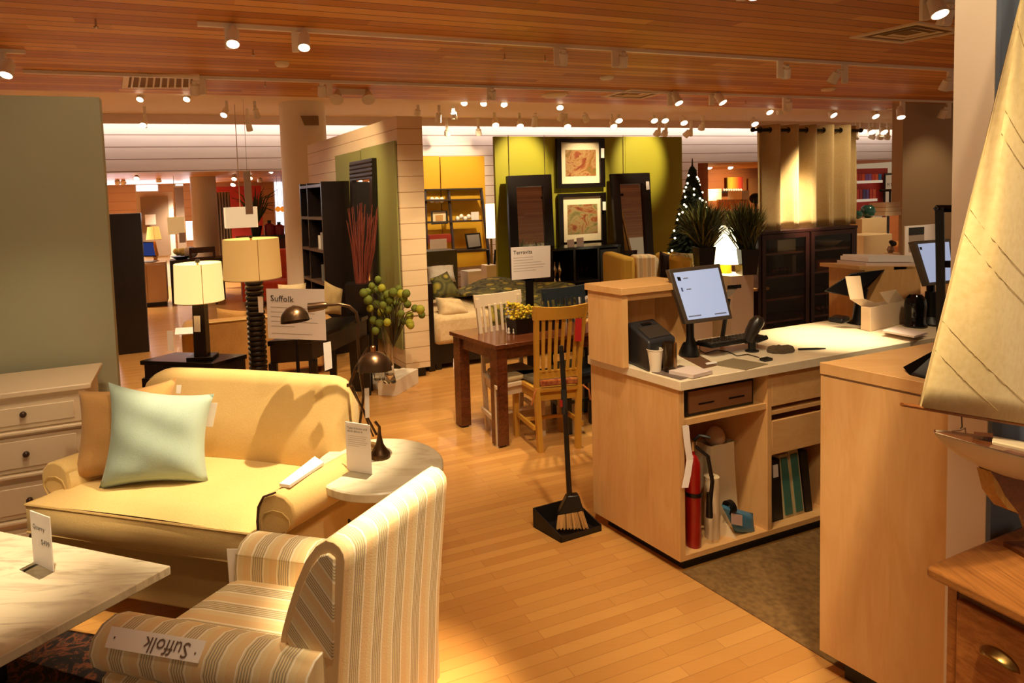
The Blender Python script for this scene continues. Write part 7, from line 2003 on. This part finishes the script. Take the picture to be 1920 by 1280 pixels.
# vents, detectors, emergency light
VEN = mat('vent_beige', 'efdcb8', .5)
def ceilq(px, z): return [at(*q, z=z) for q in px]
def vent(px, label, name='ceiling_vent', square=False):
    c = ceilq(px, ZC - .012); o = c[0].copy(); t = thing(name, label, 'air vent', o)
    c = [p - o for p in c]
    ctr = sum(c, V()) / 4
    fr_ = MB()
    inn = [p * .84 + ctr * .16 for p in c]
    for i in range(4):
        j = (i + 1) % 4
        q = [c[i], c[j], inn[j], inn[i]]
        fr_.hexa([p - V((0, 0, .006)) for p in q] + [p + V((0, 0, .012)) for p in q])
    fr_.build('frame', VEN, t, smooth=False)
    MB().hexa([p + V((0, 0, .008)) for p in inn] + [p + V((0, 0, .012)) for p in inn]).build('backing', mat('vent_dark', '8a6a44', .8), t, smooth=False)
    if square:
        for s_ in (.62, .36):
            a = [p * s_ + ctr * (1 - s_) for p in c]; b = [p * (s_ - .16) + ctr * (1.16 - s_) for p in c]
            m2 = MB()
            for i in range(4):
                j = (i + 1) % 4; q = [a[i], a[j], b[j] + V((0, 0, .014)), b[i] + V((0, 0, .014))]
                m2.add(q, [(0, 1, 2, 3)])
            m2.build('louvre', VEN, t, smooth=False, solid=.003)
    else:
        for k in range(9):
            s_ = (k + .5) / 9
            p0 = inn[0] + (inn[1] - inn[0]) * s_; p1 = inn[3] + (inn[2] - inn[3]) * s_
            MB().tube([p0, p1], .012, 5).build('louvre', VEN, t, smooth=False)
vent([(228, 165), (372, 165), (374, 141), (231, 140)], 'long slatted ceiling vent left of centre near the wood edge')
vent([(1592, 71), (1690, 81), (1812, 58), (1722, 42)], 'large square ceiling diffuser beside the top right pilaster', square=True)
vent([(1126, 182), (1204, 185), (1252, 172), (1183, 167)], 'square ceiling diffuser near the wood edge above the green wall', square=True)
vent([(1660, 205), (1700, 207), (1768, 199), (1735, 195)], 'square ceiling diffuser near the wood edge at far right', square=True)
for x, y, r_, lb in ((529, 121, .075, 'round white smoke detector on the wooden ceiling left of centre'), (1040, 179, .2, 'flat pale cover plate at the wood ceiling edge'), (1553, 168, .1, 'small round detector on the wooden ceiling above the curtain'), (1138, 146, .09, 'small round detector on the wooden ceiling above the green wall')):
    p = at(x, y, z=ZC - .02)
    tag(MB().lathe([(r_ * .8, -.02), (r_, 0), (r_, .02)], p, 20).build('smoke_detector', VEN), lb, 'detector')
for i, (x, y) in enumerate(((179, 36), (474, 92), (497, 152), (946, 100), (1022, 103), (1398, 188))):
    p = at(x, y, z=ZC)
    tag(MB().lathe([(.012, -.07), (.02, -.06), (.008, -.05), (.008, 0)], p, 8).build('sprinkler_head', CHROME), 'small sprinkler head on the wooden ceiling, ' + od[i + 1] + ' from the left', 'sprinkler', 'ceiling sprinklers')
WEm = WE - .75
ep = at(664, 172, w=WEm)
em = thing('emergency_light', 'cream twin-head emergency light above the round column', 'emergency light', ep)
f = lambda x, y, d=0: at(x, y, w=WEm + d) - ep
MB().hexa([f(640, 178), f(682, 178), f(682, 178, .12), f(640, 178, .12), f(630, 163), f(692, 164), f(692, 164, .12), f(630, 163, .12)]).build('housing', HOUS, em)
for x in (633, 689): MB().tube([f(x, 170, -.02), f(x + (2 if x > 650 else -2), 187, -.14)], [.03, .09], 14).build('lamp_head', HOUS, em)
MB().tube([f(662, 165), V((f(662, 165).x, f(662, 165).y, ZC - ep.z))], .02, 6).build('stem', HOUS, em)
# ================================================================ light
wd = bpy.data.worlds.new('room_glow'); sc.world = wd; wd.use_nodes = True
bg = wd.node_tree.nodes['Background']; bg.inputs[0].default_value = lin('ffd9ac'); bg.inputs[1].default_value = .33
sc.view_settings.exposure = .08
WARM = (1, .76, .46)
def key(tgt, src, p, ang=45, blend=.7, size=.05, c=WARM):
    return spot(src, tgt, p, ang, blend, c, size)
# task-lamp shadow on the loveseat
A_ = at(556, 588, y=lb1.y); B_ = at(505, 822, p=tS(V((.6, .56, .6))) + Os, n=V((e1s.y, -e1s.x, 0)))
d_ = (A_ - B_)
Lp = A_ + d_ * ((ZC - .2 - A_.z) / d_.z)

key(B_, Lp, 520, 34, .5, .015)
key(tS(V((.3, .3, .5))) + Os, uw(.2, 1.6, 3.1), 70, 42)                       # cushions
key(cf(.75, .45) + V((cR.x - .6, cR.y, zc_)), uw(-.5, 1.9, 3.15), 420, 26, 1)   # marble table
key(tC(V((.35, .05, .85))) + Oc, uw(.3, .9, 3.2), 60, 40, .8)
key(at(770, 925, z=.87), uw(.75, 1.35, 3.2), 1300, 20, 1)                  # striped chair
key(uw(-.8, wFr, .5), uw(-.6, wFr - .9, 3.2), 80, 50)                          # white dresser
key(at(1555, 632, z=HI), at(1555, 632, z=HI) + V((.25, -.5, 2.3)), 800, 21, 1)   # counter pool
key(at(1330, 690, z=HI), at(1330, 690, z=HI) + V((-.5, -1.0, 2.25)), 110, 60)
key(at(1380, 900, w=wI), uw(1.2, .2, 3.2), 40, 60)
key(at(1650, 900, z=.6), uw(1.3, -.4, 3.2), 16, 60)
key(at(1850, 700, w=.9), uw(1.5, -.6, 3.2), 24, 50)
key(at(950, 1050, z=0), uw(.9, 1.6, 3.2), 115, 75)                             # floor
key(at(900, 720, z=0), uw(1.5, 3.2, 3.2), 170, 75)
key(at(1010, 620, z=.75), uw(2.6, 4.0, 3.2), 180, 40)                           # dining table
key(at(880, 580, z=.6), uw(2.9, 5.2, 3.2), 170, 50)                             # bed
key(at(790, 500, z=1.2), uw(1.9, 4.4, 3.2), 130, 60)                            # display wall end
key(eL + GD * 1.2 + V((0, 0, 1.9)), uw(.4, 5.9, 3.2), 150, 60)                     # flank boards
key(at(740, 590, z=1.0), uw(1.4, 4.2, 3.2), 110, 36)                            # pompoms
for x, y, p in ((1088, 342, 210), (1092, 425, 150), (975, 320, 300), (1200, 300, 260)):
    t_ = at(x, y, w=wG); key(t_, uw(t_.dot(UD) + .1, 6.3, 3.2), p, 38)            # green wall
t_ = at(1487, 395, w=wq); key(t_, uw(t_.dot(UD) - .1, 4.4, 3.2), 1500, 22, 1)      # curtain
t_ = at(1560, 350, w=wq); key(t_, uw(t_.dot(UD) + .1, 3.9, 3.2), 120, 44, .8)
t_ = at(840, 350, w=wY_); key(t_, uw(t_.dot(UD), 9.6, 3.2), 230, 70)             # yellow boards
key(at(420, 640, z=.3), uw(-.1, 5.0, 3.2), 190, 70)
key(at(640, 560, z=.7), uw(.9, 4.9, 3.2), 120, 60)
key(uw(-.4, 7.5, 0), uw(-.3, 6.5, 3.2), 200, 90)
key(pc + V((-.1, -.3, 1.5)), pc + V((.1, -2.4, 3.2)), 600, 70)  # added spot to brighten the round column
key(at(1740, 400, w=8), uw(at(1691, 430, w=8.0).dot(UD) + .5, 6.3, 3.2), 60, 70)
key(at(1640, 500, w=7.4), uw(at(1640, 500, w=7.4).dot(UD), 5.9, 3.2), 200, 50)
key(uw(5.2, 5.2, .4), uw(5.2, 4.8, 3.2), 150, 80)
key(uw(4, 9.5, 0), uw(4, 9.2, 3.2), 350, 120)
key(uw(8, 8, 0), uw(8, 7.6, 3.2), 250, 110)
# cove light washing the upper back wall
PINK = (1, .86, .74)
for u in (-1.5, 1.5, 4.5, 7.5, 10.5, 13.5, 16.5):
    area(uw(u, 11.12, zf + .12), uw(u, 11.28, zf - 1.2), 12, 3.0, .08, PINK)
# far rooms: daylight and lamps
area(uw(-1, 16.8, 2.2), uw(-1, 12, .3), 130, 3, 1.5, (.95, .95, 1))  # unseen area lamp added for the daylight of the far windows
for u, w, p in ((-2.5, 13, 200), (0, 14.5, 220), (-1.7, 12.5, 150)):
    key(uw(u, w + .5, 0), uw(u, w, ZB2 - .15), p * 1.6, 120, .8, .08, (1, .84, .62))
for u, w, p in ((10.5, 13.5, 420), (13.5, 13.2, 420), (16, 13.5, 300)):
    key(uw(u, w + 2, .8), uw(u, w, ZB2 - .15), p, 110, .8, .08, (1, .74, .42))
sc.cycles.use_denoising = True
sc.cycles.max_bounces = 8
sc.cycles.sample_clamp_indirect = 6
key(uw(.0, wT, 1.6), uw(-.3, 2.4, 3.2), 34, 90)                                  # spot added to brighten the sage wall
key(uw(uBl, (wBl + wFar) / 2, 1.7), uw(1.2, .5, 3.2), 60, 60)                   # extra spot put in to lift the pilaster
key(wl_(.1, .2) + V((wA.x, wA.y, zW)), uw(1.3, .3, 3.2), 150, 40)                # added spot lighting the pine dresser
key(at(1660, 560, y=dL), at(1660, 560, y=dL) + V((-.3, -1.5, 2.0)), 70, 50)          # added lamp lifting the far ledge out of shade
key(at(556, 590, y=sg_y), at(556, 590, y=sg_y) + V((.1, -1.0, 2.1)), 60, 30, .9)     # spot put in so the name sign is brighter
key(at(995, 490, y=ty_), at(995, 490, y=ty_) + V((.1, -1.2, 1.9)), 45, 26, .9)
key(at(1850, 850, w=wY), uw(1.0, .2, 2.9), 70, 26, 1)                            # unseen spot added to light the yacht hull
